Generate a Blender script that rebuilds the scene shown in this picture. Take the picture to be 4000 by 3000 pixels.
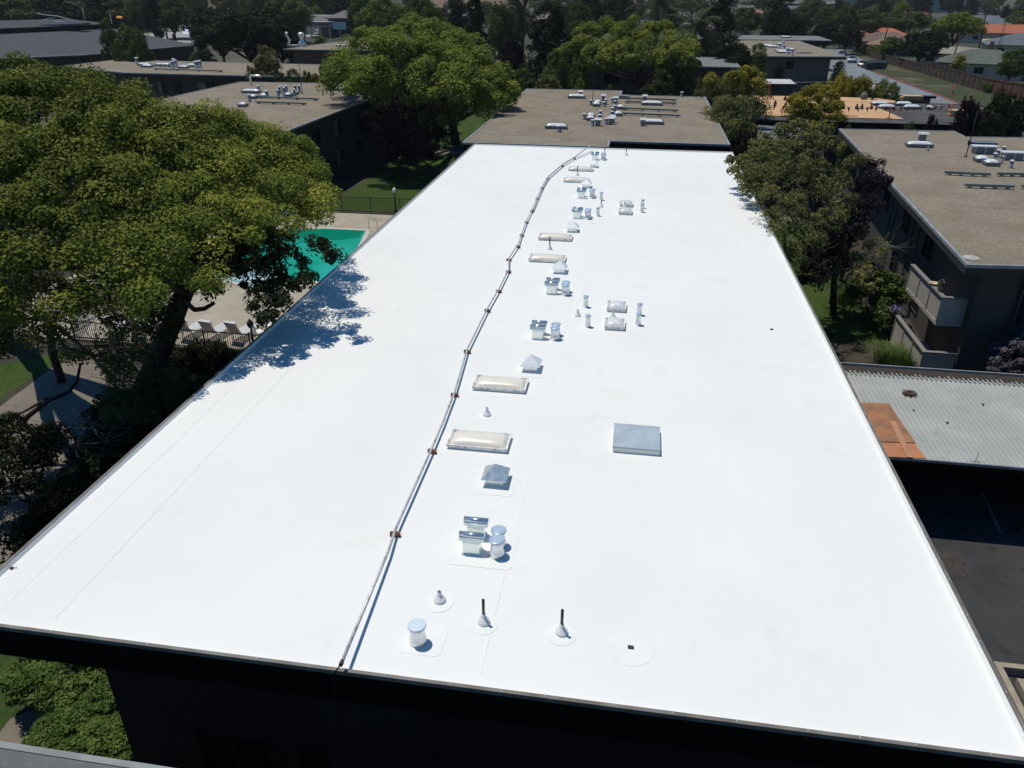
import bpy, bmesh, math, random
import numpy as np
from mathutils import Vector, Matrix
for o in list(bpy.data.objects): bpy.data.objects.remove(o)
scene = bpy.context.scene
col = scene.collection
PI = math.pi

# ---------------------------------------------------------------- camera
F, PITCH, ROLL, YAW = 3004.17, 0.476909, 0.00285876, -0.155604   # px focal length on a 4000 px wide frame
CZ = 16.0
cam = bpy.data.cameras.new('camera')
cam.sensor_width = 36.0
cam.lens = 36.0 * F / 4000.0
cam.clip_end = 5000
cam.clip_start = 0.1
camo = bpy.data.objects.new('camera', cam)
col.objects.link(camo)
camo.matrix_world = (Matrix.Translation((0, 0, CZ)) @ Matrix.Rotation(-YAW, 4, 'Z') @
                     Matrix.Rotation(PI/2 - PITCH, 4, 'X') @ Matrix.Rotation(ROLL, 4, 'Z'))
scene.camera = camo

# ---------------------------------------------------------------- light
SUN = Vector((-0.29, 0.17, 1.0)).normalized()
world = bpy.data.worlds.new("World"); scene.world = world
world.use_nodes = True
wn = world.node_tree
bg = wn.nodes['Background']
sky = wn.nodes.new('ShaderNodeTexSky'); sky.sky_type = 'NISHITA'; sky.sun_disc = False
sky.sun_elevation = math.asin(SUN.z); sky.sun_rotation = math.atan2(SUN.x, SUN.y)
sky.air_density = 1.3; sky.dust_density = 0.3; sky.ozone_density = 5.0
hsv = wn.nodes.new('ShaderNodeHueSaturation'); hsv.inputs['Saturation'].default_value = 1.38
wn.links.new(sky.outputs[0], hsv.inputs['Color']); wn.links.new(hsv.outputs[0], bg.inputs[0]); bg.inputs[1].default_value = 0.076
sl = bpy.data.lights.new('sun', 'SUN'); sl.energy = 3.7; sl.angle = math.radians(0.5); sl.color = (1, 0.945, 0.835)
so = bpy.data.objects.new('sun', sl); col.objects.link(so)
so.rotation_euler = (-SUN).to_track_quat('-Z', 'Y').to_euler(); so.location = (0, 0, 60)
vs = scene.view_settings; vs.view_transform = 'Standard'; vs.look = 'None'; vs.gamma = 1; vs.exposure = -0.14

# ---------------------------------------------------------------- helpers
def ray(px, py):
    x = (px - 2000) / F; y = -(py - 1500) / F
    x, y = x*math.cos(ROLL) - y*math.sin(ROLL), x*math.sin(ROLL) + y*math.cos(ROLL)
    dy = math.cos(PITCH) + y*math.sin(PITCH); dz = -math.sin(PITCH) + y*math.cos(PITCH)
    return Vector((x*math.cos(YAW) + dy*math.sin(YAW), -x*math.sin(YAW) + dy*math.cos(YAW), dz))
def at(px, py, z=0.0):            # a measured point of the photograph on the horizontal plane z
    r = ray(px, py); return Vector((0, 0, CZ)) + r*((z - CZ)/r.z)
def atY(px, py, Y):
    r = ray(px, py); return Vector((0, 0, CZ)) + r*(Y/r.y)
def depth(p):
    fw = Vector((math.sin(YAW)*math.cos(PITCH), math.cos(YAW)*math.cos(PITCH), -math.sin(PITCH)))
    return (Vector(p) - Vector((0, 0, CZ))).dot(fw)

def tag(o, label=None, cat=None, group=None, kind=None):
    if label: o['label'] = label
    if cat: o['category'] = cat
    if group: o['group'] = group
    if kind: o['kind'] = kind
    return o
def empty(name, loc, label=None, cat=None, group=None, rz=0):
    o = bpy.data.objects.new(name, None); col.objects.link(o)
    o.location = loc; o.rotation_euler = (0, 0, rz); o.empty_display_size = .1
    return tag(o, label, cat, group)
def copy_tree(o, parent=None):
    c = o.copy(); col.objects.link(c)
    if parent is not None: c.parent = parent
    for ch in [x for x in KIDS.get(o.name, [])]: copy_tree(ch, c)
    KIDS.setdefault(c.name, [])
    if parent is not None: KIDS.setdefault(parent.name, []).append(c)
    return c
KIDS = {}

class MB:
    def __init__(s): s.v = []; s.f = []; s.sm = []
    def add(s, vs, fs, smooth=False):
        b = len(s.v); s.v += [tuple(v) for v in vs]; s.f += [tuple(b+i for i in f) for f in fs]; s.sm += [smooth]*len(fs); return s
    def box(s, x0, x1, y0, y1, z0, z1, M=None):
        p = [(x0,y0,z0),(x1,y0,z0),(x1,y1,z0),(x0,y1,z0),(x0,y0,z1),(x1,y0,z1),(x1,y1,z1),(x0,y1,z1)]
        if M is not None: p = [tuple(M @ Vector(q)) for q in p]
        return s.add(p, [(3,2,1,0),(4,5,6,7),(0,1,5,4),(1,2,6,5),(2,3,7,6),(3,0,4,7)])
    def bbox(s, x0, x1, y0, y1, z0, z1, b=.01):      # box with chamfered top edges
        p = [(x0,y0,z0),(x1,y0,z0),(x1,y1,z0),(x0,y1,z0),(x0,y0,z1-b),(x1,y0,z1-b),(x1,y1,z1-b),(x0,y1,z1-b),
             (x0+b,y0+b,z1),(x1-b,y0+b,z1),(x1-b,y1-b,z1),(x0+b,y1-b,z1)]
        return s.add(p, [(3,2,1,0),(0,1,5,4),(1,2,6,5),(2,3,7,6),(3,0,4,7),(4,5,9,8),(5,6,10,9),(6,7,11,10),(7,4,8,11),(8,9,10,11)])
    def prism(s, poly, z0, z1):
        n = len(poly)
        a = sum(poly[i][0]*poly[(i+1)%n][1]-poly[(i+1)%n][0]*poly[i][1] for i in range(n))
        if a < 0: poly = poly[::-1]
        vs = [(x,y,z0) for x,y in poly] + [(x,y,z1) for x,y in poly]
        fs = [tuple(range(n-1,-1,-1)), tuple(range(n,2*n))] + [(i,(i+1)%n,n+(i+1)%n,n+i) for i in range(n)]
        return s.add(vs, fs)
    def ring(s, outer, inner, z0, z1):
        n = len(outer); vs = []
        for P, z in ((outer,z0),(outer,z1),(inner,z1),(inner,z0)): vs += [(x,y,z) for x,y in P]
        fs = []
        for k in range(4):
            for i in range(n): fs.append((k*n+i, k*n+(i+1)%n, ((k+1)%4)*n+(i+1)%n, ((k+1)%4)*n+i))
        return s.add(vs, fs)
    def lathe(s, prof, c=(0,0,0), n=20, smooth=True, M=None, axis=None):
        vs = []; fs = []
        for r, z in prof:
            for i in range(n):
                a = 2*PI*i/n; p = Vector((r*math.cos(a), r*math.sin(a), z))
                if M is not None: p = M @ p
                vs.append((p.x+c[0], p.y+c[1], p.z+c[2]))
        for k in range(len(prof)-1):
            for i in range(n): fs.append((k*n+i, k*n+(i+1)%n, (k+1)*n+(i+1)%n, (k+1)*n+i))
        s.add(vs, fs, smooth)
        b = len(s.v) - len(vs)
        for k in (0, len(prof)-1):
            if prof[k][0] > 1e-4:
                idx = [b+k*n+i for i in range(n)]
                if k == 0: idx = idx[::-1]
                s.f.append(tuple(idx)); s.sm.append(False)
        return s
    def tube(s, pts, rad, n=8, smooth=True):
        pts = [Vector(p) for p in pts]
        rs = rad if hasattr(rad, '__len__') else [rad]*len(pts)
        vs = []; fs = []; up = Vector((0.13, 0.21, 1)).normalized(); u = None
        for k, p in enumerate(pts):
            d = (pts[min(k+1, len(pts)-1)] - pts[max(k-1, 0)])
            d = d.normalized() if d.length > 1e-9 else Vector((0,0,1))
            if u is None:
                u = d.cross(up)
                if u.length < .05: u = d.cross(Vector((1,0,0)))
            u = (u - d*u.dot(d)).normalized(); w = d.cross(u)
            for i in range(n):
                a = 2*PI*i/n; q = p + (u*math.cos(a) + w*math.sin(a))*rs[k]; vs.append(tuple(q))
        for k in range(len(pts)-1):
            for i in range(n): fs.append((k*n+i, k*n+(i+1)%n, (k+1)*n+(i+1)%n, (k+1)*n+i))
        m = len(pts)-1
        s.add(vs, fs, smooth)
        b = len(s.v)-len(vs)
        s.f.append(tuple(b+i for i in range(n-1,-1,-1))); s.f.append(tuple(b+m*n+i for i in range(n))); s.sm += [False, False]
        return s
    def build(s, name, mat, parent=None, loc=None):
        me = bpy.data.meshes.new(name); me.from_pydata(s.v, [], s.f)
        me.polygons.foreach_set('use_smooth', s.sm)
        bm = bmesh.new(); bm.from_mesh(me); bmesh.ops.recalc_face_normals(bm, faces=bm.faces); bm.to_mesh(me); bm.free()
        me.materials.append(mat); me.update()
        o = bpy.data.objects.new(name, me); col.objects.link(o)
        if loc is not None: o.location = loc
        if parent is not None:
            o.parent = parent; KIDS.setdefault(parent.name, []).append(o)
        return o

def each(name, boxes, mt, parent):
    return [MB().box(*b).build(name, mt, parent) for b in boxes]
def sheet(name, poly, z, mat, label=None, cat=None, kind='structure', th=None):
    m = MB(); n = len(poly)
    a = sum(poly[i][0]*poly[(i+1)%n][1]-poly[(i+1)%n][0]*poly[i][1] for i in range(n))
    if a < 0: poly = poly[::-1]
    m.add([(p[0],p[1],z) for p in poly], [tuple(range(n))])
    o = m.build(name, mat); return tag(o, label, cat, None, kind)
def rect(x0,x1,y0,y1): return [(x0,y0),(x1,y0),(x1,y1),(x0,y1)]
def offset(poly, d):
    n = len(poly); out = []
    a = sum(poly[i][0]*poly[(i+1)%n][1]-poly[(i+1)%n][0]*poly[i][1] for i in range(n)); sg = 1 if a > 0 else -1
    for i in range(n):
        p0, p1, p2 = Vector(poly[i-1]), Vector(poly[i]), Vector(poly[(i+1)%n])
        e1 = (p1-p0).normalized(); e2 = (p2-p1).normalized()
        n1 = Vector((-e1.y, e1.x))*sg; n2 = Vector((-e2.y, e2.x))*sg
        m = (n1+n2); m = m/ max(.2, m.dot(n1)) if m.length > 1e-6 else n1
        q = p1 + m*d; out.append((q.x, q.y))
    return out
def ccw(poly):
    n = len(poly); a = sum(poly[i][0]*poly[(i+1)%n][1]-poly[(i+1)%n][0]*poly[i][1] for i in range(n))
    return poly if a > 0 else poly[::-1]

# ---------------------------------------------------------------- materials
MATS = {}
def mat(name, c, rough=.6, metal=0., c2=None, scale=3., detail=4., bump=0., bscale=None, spec=.5, mix=(0.4,0.6), coord='Object', coat=0., alpha=None, emit=None, transm=0.):
    if name in MATS: return MATS[name]
    m = bpy.data.materials.new(name); m.use_nodes = True; nt = m.node_tree; N = nt.nodes; L = nt.links
    b = N['Principled BSDF']; b.inputs['Base Color'].default_value = (*c, 1); b.inputs['Roughness'].default_value = rough
    b.inputs['Metallic'].default_value = metal; b.inputs['Specular IOR Level'].default_value = spec
    b.inputs['Coat Weight'].default_value = coat
    b.inputs['Transmission Weight'].default_value = transm
    if emit: b.inputs['Emission Color'].default_value = (*emit[:3], 1); b.inputs['Emission Strength'].default_value = emit[3]
    if c2 is not None or bump:
        tc = N.new('ShaderNodeTexCoord'); nz = N.new('ShaderNodeTexNoise'); nz.inputs['Scale'].default_value = scale; nz.inputs['Detail'].default_value = detail
        L.new(tc.outputs[coord], nz.inputs['Vector'])
        if c2 is not None:
            r = N.new('ShaderNodeValToRGB'); r.color_ramp.elements[0].position = mix[0]; r.color_ramp.elements[1].position = mix[1]
            r.color_ramp.elements[0].color = (*c, 1); r.color_ramp.elements[1].color = (*c2, 1)
            L.new(nz.outputs['Fac'], r.inputs[0]); L.new(r.outputs[0], b.inputs['Base Color'])
        if bump:
            nb = N.new('ShaderNodeTexNoise'); nb.inputs['Scale'].default_value = bscale or scale*4; nb.inputs['Detail'].default_value = 5
            L.new(tc.outputs[coord], nb.inputs['Vector'])
            bp = N.new('ShaderNodeBump'); bp.inputs['Strength'].default_value = bump; bp.inputs['Distance'].default_value = .05
            L.new(nb.outputs['Fac'], bp.inputs['Height']); L.new(bp.outputs[0], b.inputs['Normal'])
    MATS[name] = m; return m

def layered(name, layers, rough=.8, bump=0., bscale=20., spec=.3):
    """base colour from several noise layers: [(c, None...)], then (colour, scale, lo, hi, strength, (sx,sy,sz))"""
    if name in MATS: return MATS[name]
    m = bpy.data.materials.new(name); m.use_nodes = True; nt = m.node_tree; N = nt.nodes; L = nt.links
    b = N['Principled BSDF']; b.inputs['Roughness'].default_value = rough; b.inputs['Specular IOR Level'].default_value = spec
    tc = N.new('ShaderNodeTexCoord'); prev = None
    for k, ly in enumerate(layers):
        if k == 0:
            rgb = N.new('ShaderNodeRGB'); rgb.outputs[0].default_value = (*ly, 1); prev = rgb.outputs[0]; continue
        c, sc, lo, hi, st = ly[:5]
        nz = N.new('ShaderNodeTexNoise'); nz.inputs['Scale'].default_value = sc; nz.inputs['Detail'].default_value = 5; nz.inputs['Roughness'].default_value = .6
        mp = N.new('ShaderNodeMapping'); mp.inputs['Location'].default_value = (k*13.1, k*7.7, k*3.3)
        if len(ly) > 5: mp.inputs['Scale'].default_value = ly[5]
        L.new(tc.outputs['Object'], mp.inputs[0]); L.new(mp.outputs[0], nz.inputs['Vector'])
        mr = N.new('ShaderNodeMapRange'); mr.inputs[1].default_value = lo; mr.inputs[2].default_value = hi; mr.inputs[4].default_value = st
        L.new(nz.outputs['Fac'], mr.inputs[0])
        mx = N.new('ShaderNodeMix'); mx.data_type = 'RGBA'; mx.inputs[7].default_value = (*c, 1)
        L.new(mr.outputs[0], mx.inputs[0]); L.new(prev, mx.inputs[6]); prev = mx.outputs[2]
    L.new(prev, b.inputs['Base Color'])
    if bump:
        nb = N.new('ShaderNodeTexNoise'); nb.inputs['Scale'].default_value = bscale; nb.inputs['Detail'].default_value = 6
        L.new(tc.outputs['Object'], nb.inputs['Vector'])
        bp = N.new('ShaderNodeBump'); bp.inputs['Strength'].default_value = bump; bp.inputs['Distance'].default_value = .03
        L.new(nb.outputs['Fac'], bp.inputs['Height']); L.new(bp.outputs[0], b.inputs['Normal'])
    MATS[name] = m; return m

def leafmat(name, dark, light, yellow=None, trans=.18):
    if name in MATS: return MATS[name]
    m = bpy.data.materials.new(name); m.use_nodes = True; nt = m.node_tree; N = nt.nodes; L = nt.links
    b = N['Principled BSDF']; b.inputs['Roughness'].default_value = .6; b.inputs['Specular IOR Level'].default_value = .06
    a = N.new('ShaderNodeAttribute'); a.attribute_name = 'tone'
    oi = N.new('ShaderNodeObjectInfo')
    r = N.new('ShaderNodeValToRGB'); e = r.color_ramp.elements
    e[0].position = 0; e[0].color = (*dark, 1); e[1].position = .75; e[1].color = (*light, 1)
    y = e.new(1.0); y.color = (*(yellow or light), 1)
    L.new(a.outputs['Fac'], r.inputs[0])
    hs = N.new('ShaderNodeHueSaturation')
    mr = N.new('ShaderNodeMapRange'); mr.inputs[3].default_value = .8; mr.inputs[4].default_value = 1.2
    L.new(oi.outputs['Random'], mr.inputs[0]); L.new(mr.outputs[0], hs.inputs['Value']); L.new(r.outputs[0], hs.inputs['Color'])
    L.new(hs.outputs[0], b.inputs['Base Color'])
    t = N.new('ShaderNodeBsdfTranslucent'); L.new(hs.outputs[0], t.inputs[0])
    mx = N.new('ShaderNodeMixShader'); mx.inputs[0].default_value = trans
    L.new(b.outputs[0], mx.inputs[1]); L.new(t.outputs[0], mx.inputs[2]); L.new(mx.outputs[0], N['Material Output'].inputs[0])
    MATS[name] = m; return m

M_MEMB = layered('white_membrane', [(.825,.83,.80), ((.775,.78,.755), .18, .42, .66, .8), ((.71,.71,.69), 1.3, .60, .78, .5, (1,.5,1)), ((.74,.68,.54), .42, .66, .76, .35),
                 ((.60,.60,.58), 3.2, .70, .82, .5, (.5,2.2,1)), ((.50,.49,.45), 9., .76, .86, .5, (.6,2.,1))], rough=.62, bump=.06, bscale=2.2, spec=.12)
M_PATCH = mat('membrane_patch', (.83,.835,.805), .6, c2=(.80,.805,.78), scale=1.5, spec=.12)
M_MARK = mat('scuff_mark', (.45,.45,.44), .9)
M_GRAV = layered('gravel_roofing', [(.25,.210,.158), ((.41,.355,.28), 9., .50, .66, .75), ((.10,.083,.065), 11., .52, .68, .8), ((.18,.152,.112), .35, .42, .62, .6), ((.28,.25,.20), 1.6, .5, .7, .4, (.3,1,1)), ((.15,.12,.085), .9, .60, .72, .6, (1,.4,1))], rough=.95, bump=.5, bscale=18., spec=.1)
M_GRAVN = layered('coarse_gravel', [(.20,.17,.13), ((.38,.33,.27), 22., .50, .62, .9), ((.06,.05,.04), 26., .50, .64, .95), ((.17,.14,.11), 2., .4, .6, .5)], rough=.95, bump=1., bscale=30., spec=.1)
M_EDGE = mat('grey_metal_edge', (.13,.13,.12), .5, c2=(.10,.095,.085), scale=2., metal=.0)
M_EDGEL = mat('light_metal_edge', (.30,.32,.33), .45, c2=(.22,.24,.25), scale=1.5)
M_TRIM = mat('weathered_trim', (.20,.185,.165), .6, c2=(.13,.115,.10), scale=2.5, mix=(.35,.65))
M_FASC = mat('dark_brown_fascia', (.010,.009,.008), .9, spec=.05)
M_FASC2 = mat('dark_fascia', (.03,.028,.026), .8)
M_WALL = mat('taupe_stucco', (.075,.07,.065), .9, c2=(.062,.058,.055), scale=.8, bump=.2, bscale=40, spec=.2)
M_WALLL = mat('beige_panel', (.46,.42,.36), .85, c2=(.41,.375,.32), scale=1.2, spec=.2)
M_WALLD = mat('grey_brown_wall', (.085,.077,.072), .9, c2=(.07,.063,.06), scale=.8, spec=.2)
M_GLASS = mat('window_glass', (.015,.018,.022), .25, spec=0.)
M_FRAME = mat('window_frame', (.07,.068,.065), .5)
M_GALV = mat('galvanised_sheet', (.90,.95,.93), .32, metal=.65, c2=(.76,.81,.80), scale=6.)
M_GALVW = mat('pale_painted_sheet', (.90,.95,.93), .32, metal=.65, c2=(.80,.86,.84), scale=5., spec=.4)
M_CHROME = mat('bright_metal_cap', (.55,.66,.78), .26, metal=.25, c2=(.44,.55,.68), scale=4.)
M_HOOD = mat('brushed_hood', (.72,.77,.82), .16, metal=.8)
M_WHITEP = mat('white_coated_pipe', (.93,.93,.91), .3, metal=.5, c2=(.80,.80,.78), scale=6.)
M_BOOT = mat('white_rubber_boot', (.76,.77,.76), .6)
M_PIPE = mat('black_pipe', (.035,.033,.033), .5)
M_HATCH = mat('weathered_galvanised_lid', (.42,.50,.56), .55, metal=.0, c2=(.36,.43,.49), scale=3.)
M_PYR = mat('galvanised_pyramid', (.74,.82,.86), .3, metal=.6, c2=(.55,.63,.67), scale=9.)
M_PYRW = mat('white_pyramid', (.92,.94,.95), .32, metal=.2, c2=(.86,.88,.90), scale=5.)
M_DOME = mat('cream_acrylic', (.86,.80,.70), .28, c2=(.82,.75,.64), scale=1.5, coat=.4)
M_DOMEW = mat('white_acrylic', (.78,.80,.80), .18, coat=.5)
M_CURB = mat('pale_skylight_frame', (.82,.81,.78), .5, c2=(.42,.41,.39), scale=7., mix=(.45,.7))
M_CURBD = mat('grey_skylight_curb', (.16,.18,.20), .6)
M_PIPEG = mat('old_conduit', (.56,.58,.59), .45, metal=.3, c2=(.34,.34,.33), scale=5., mix=(.5,.66))
M_REDW = mat('red_wood_block', (.30,.11,.07), .8, c2=(.17,.06,.035), scale=14.)
M_VENTG = mat('blue_grey_vent', (.17,.20,.24), .5, metal=.2)
M_VENTW = mat('pale_vent_cap', (.62,.66,.70), .4)
M_STRIP = mat('green_grey_duct', (.17,.20,.19), .6)
M_ASPH = layered('asphalt', [(.045,.046,.048), ((.07,.07,.07), 14., .5, .7, .6), ((.032,.033,.036), .6, .45, .62, .8), ((.022,.022,.022), 1.6, .62, .68, .6)], rough=.9, bump=.3, bscale=40.)
M_ASPHL = layered('worn_concrete_drive', [(.17,.185,.19), ((.22,.23,.235), 5., .45, .7, .6)], rough=.85)
M_GROUND = layered('bare_ground', [(.050,.043,.032), ((.085,.075,.05), .3, .45, .65, .7), ((.025,.03,.018), 1.1, .45, .7, .7)], rough=1., bump=.4, bscale=8.)
M_GROUNDF = layered('suburb_ground', [(.055,.058,.04), ((.13,.115,.085), .03, .45, .6, .8), ((.03,.045,.02), .07, .4, .6, .7)], rough=1.)
M_LAWN = layered('lawn_grass', [(.046,.078,.017), ((.072,.098,.027), .6, .42, .65, .7), ((.02,.042,.009), 7., .45, .65, .7), ((.08,.08,.032), 2.3, .62, .75, .4)], rough=1., bump=.6, bscale=30., spec=.1)
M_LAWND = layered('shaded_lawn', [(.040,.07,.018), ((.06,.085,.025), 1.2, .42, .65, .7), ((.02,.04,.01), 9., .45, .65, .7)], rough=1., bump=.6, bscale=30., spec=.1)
M_SLOPE = layered('dry_slope_grass', [(.048,.056,.022), ((.15,.12,.07), .12, .53, .64, .9), ((.035,.05,.018), .5, .45, .65, .7)], rough=1., bump=.5, bscale=8.)
M_CONC = layered('tan_concrete', [(.36,.32,.245), ((.44,.40,.32), .5, .45, .62, .7), ((.22,.19,.14), .8, .55, .70, .6), ((.28,.25,.20), 6., .5, .7, .4)], rough=.85, bump=.15, bscale=30.)
M_PATH = layered('path_concrete', [(.17,.145,.115), ((.22,.19,.155), 1.2, .45, .62, .7), ((.09,.08,.065), 3., .55, .72, .6)], rough=.9)
M_POOL = layered('green_pool_water', [(.010,.35,.245), ((.035,.50,.38), .18, .42, .62, .8), ((.004,.24,.15), .35, .55, .70, .5)], rough=.05, bump=.25, bscale=3., spec=.5)
M_POOLD = mat('deep_pool_water', (.002,.15,.10), .08)
M_POOLS = mat('pale_pool_step', (.30,.50,.52), .3)
M_BARK = mat('grey_bark', (.075,.06,.048), .95, c2=(.04,.032,.026), scale=6., bump=.5, bscale=18.)
M_BARKD = mat('dark_bark', (.028,.022,.019), .95)
M_TWIG = mat('bare_twig', (.17,.15,.13), .9)
M_BLACK = mat('black_iron', (.012,.012,.013), .5)
M_IRONW = mat('pale_post', (.55,.55,.52), .6)
M_WHITE = mat('white_plastic', (.80,.80,.79), .4)
M_CHAIRB = mat('shade_side_slat', (.12,.10,.085), .6)  # backrest slats: shade of the rear side put into the colour
M_PLY = layered('new_plywood', [(.52,.31,.16), ((.62,.40,.22), .8, .4, .62, .8), ((.38,.21,.10), 1.4, .58, .72, .6)], rough=.8)
M_PLYO = layered('weathered_plywood', [(.36,.165,.085), ((.20,.12,.075), .9, .42, .58, .9), ((.44,.22,.12), 2.2, .5, .68, .5), ((.16,.08,.045), 5., .62, .72, .7)], rough=.85)
M_TAR = mat('black_roof_paper', (.045,.043,.042), .9, c2=(.08,.075,.07), scale=.6)
M_RED = mat('red_plastic', (.55,.025,.02), .5)
M_REDK = mat('red_kerb_paint', (.32,.06,.05), .8)
M_SHING = mat('dark_shingle', (.042,.044,.052), .9, c2=(.058,.06,.068), scale=.5, bump=.3, bscale=8)
M_SHINGB = mat('brown_shingle', (.13,.085,.065), .9, c2=(.17,.12,.095), scale=1.)
M_SHINGP = mat('pinkish_shingle', (.20,.115,.085), .9, c2=(.25,.15,.115), scale=1.)
M_SHINGG = mat('green_grey_shingle', (.085,.10,.085), .9, c2=(.11,.125,.105), scale=1.)
M_SHINGS = mat('slate_blue_shingle', (.09,.11,.13), .9, c2=(.12,.14,.16), scale=1.)
M_SHINGT = mat('tan_shingle', (.22,.19,.155), .9, c2=(.27,.235,.195), scale=1.)
M_TILE = mat('orange_clay_tile', (.32,.09,.045), .85, c2=(.40,.135,.07), scale=2.5)
M_FENCEW = mat('brown_fence_boards', (.10,.062,.045), .9, c2=(.055,.036,.028), scale=1.3)
M_FENCER = mat('red_brown_fence', (.17,.07,.05), .9, c2=(.12,.05,.04), scale=1.3)
M_YELLOW = mat('yellow_cloth', (.55,.36,.05), .7)
M_ORANGE = mat('orange_sign_face', (.75,.33,.05), .5)
M_CORR = layered('corrugated_metal', [(.34,.355,.335), ((.42,.43,.41), .7, .45, .65, .7), ((.33,.21,.13), 1.1, .66, .76, .7, (3.,.22,1)), ((.24,.24,.225), 2.5, .58, .72, .5)], rough=.6, spec=.3)
M_DEBRIS = layered('dark_debris', [(.05,.04,.033), ((.11,.09,.075), 12., .5, .7, .8), ((.02,.016,.014), 18., .5, .65, .8)], rough=1., bump=1., bscale=22.)
L_LIME = leafmat('lime_leaf', (.062,.098,.016), (.19,.23,.036), (.33,.30,.05))
L_CAMPH = leafmat('camphor_leaf', (.062,.094,.016), (.19,.225,.036), (.34,.31,.05))
L_GREEN = leafmat('green_leaf', (.038,.070,.018), (.11,.15,.035), (.18,.21,.05))
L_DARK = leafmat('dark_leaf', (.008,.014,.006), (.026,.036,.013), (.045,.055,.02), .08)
L_OLIVE = leafmat('olive_leaf', (.040,.056,.020), (.11,.125,.040), (.18,.18,.06))
L_PURP = leafmat('purple_leaf', (.010,.006,.009), (.028,.017,.021), (.045,.028,.034), .05)
L_PEPP = leafmat('drooping_leaf', (.055,.072,.025), (.18,.19,.065), (.32,.26,.08))
L_YELL = leafmat('yellow_green_leaf', (.13,.14,.02), (.31,.27,.04), (.46,.36,.05))
L_GRASS = leafmat('bright_blade', (.045,.085,.020), (.12,.185,.045), (.20,.25,.07))
M_VIOL = mat('violet_flower', (.22,.16,.48), .7)

# ---------------------------------------------------------------- foliage
def leafmesh(name, subs, per, size, seed, flat=.8, up=.5, stretch=2.0, droop=0., inner=.15, tone_shift=0.):
    rng = np.random.default_rng(seed); subs = np.asarray(subs, float); ns = len(subs)
    idx = np.repeat(np.arange(ns), per); n = len(idx)
    d = rng.normal(size=(n,3)); d /= np.linalg.norm(d,axis=1)[:,None]; d[:,2] += .35; d /= np.linalg.norm(d,axis=1)[:,None]
    rr = (.70 + .38*rng.random(n)); inn = rng.random(n) < inner; rr[inn] = rng.random(inn.sum())*.7
    sc = np.array([1,1,flat]); c = subs[idx,:3]; R = subs[idx,3]
    pos = c + d*sc*(R*rr)[:,None]
    nr = d*.9 + rng.normal(size=(n,3))*.55; nr[:,2] += up; nr /= np.linalg.norm(nr,axis=1)[:,None]
    t = np.cross(nr, rng.normal(size=(n,3))); 
    if droop: t[:,2] -= droop*np.linalg.norm(t,axis=1)
    t -= nr*(t*nr).sum(1)[:,None]*(0 if droop else 1)
    t /= np.linalg.norm(t,axis=1)[:,None]+1e-9
    b = np.cross(nr,t); b /= np.linalg.norm(b,axis=1)[:,None]+1e-9
    ln = size*(.6+.8*rng.random(n))*.5; w = ln/stretch*1.25
    v = np.stack([pos-t*ln[:,None], pos-b*w[:,None]+nr*(w*.3)[:,None], pos+t*ln[:,None], pos+b*w[:,None]+nr*(w*.3)[:,None]],1).reshape(-1,3)
    tone = np.clip((rng.random(ns)*.55)[idx] + rng.random(n)*.45 + .12*(d[:,2]) + tone_shift, 0, 1)
    me = bpy.data.meshes.new(name)
    me.vertices.add(4*n); me.vertices.foreach_set('co', v.astype(np.float32).ravel())
    me.loops.add(4*n); me.loops.foreach_set('vertex_index', np.arange(4*n, dtype=np.int32))
    me.polygons.add(n); me.polygons.foreach_set('loop_start', np.arange(0,4*n,4,dtype=np.int32)); me.polygons.foreach_set('loop_total', np.full(n,4,dtype=np.int32))
    at_ = me.attributes.new('tone','FLOAT','FACE'); at_.data.foreach_set('value', tone.astype(np.float32))
    me.update(calc_edges=True); return me
def subclumps(lobes, rs, dens, seed, zmin=-.55, flat=.8):
    rng = np.random.default_rng(seed); L = np.asarray(lobes, float); out = []
    for i, (x,y,z,r) in enumerate(L):
        n = max(5, int(dens*4*PI*r*r*.8/(PI*rs*rs)))
        d = rng.normal(size=(n*2,3)); d /= np.linalg.norm(d,axis=1)[:,None]
        d = d[d[:,2] > zmin][:n]
        p = np.array([x,y,z]) + d*r*np.array([1,1,flat])*(.74+.36*rng.random(len(d)))[:,None]
        for q in p:
            ok = True
            for j,(a,b,c,s) in enumerate(L):
                if j != i:
                    dq = (q-np.array([a,b,c]))/np.array([s,s,s*flat])
                    if (dq*dq).sum() < .5: ok = False; break
            if ok: out.append((*q, rs*(.55+.75*rng.random())))
    return out
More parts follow.
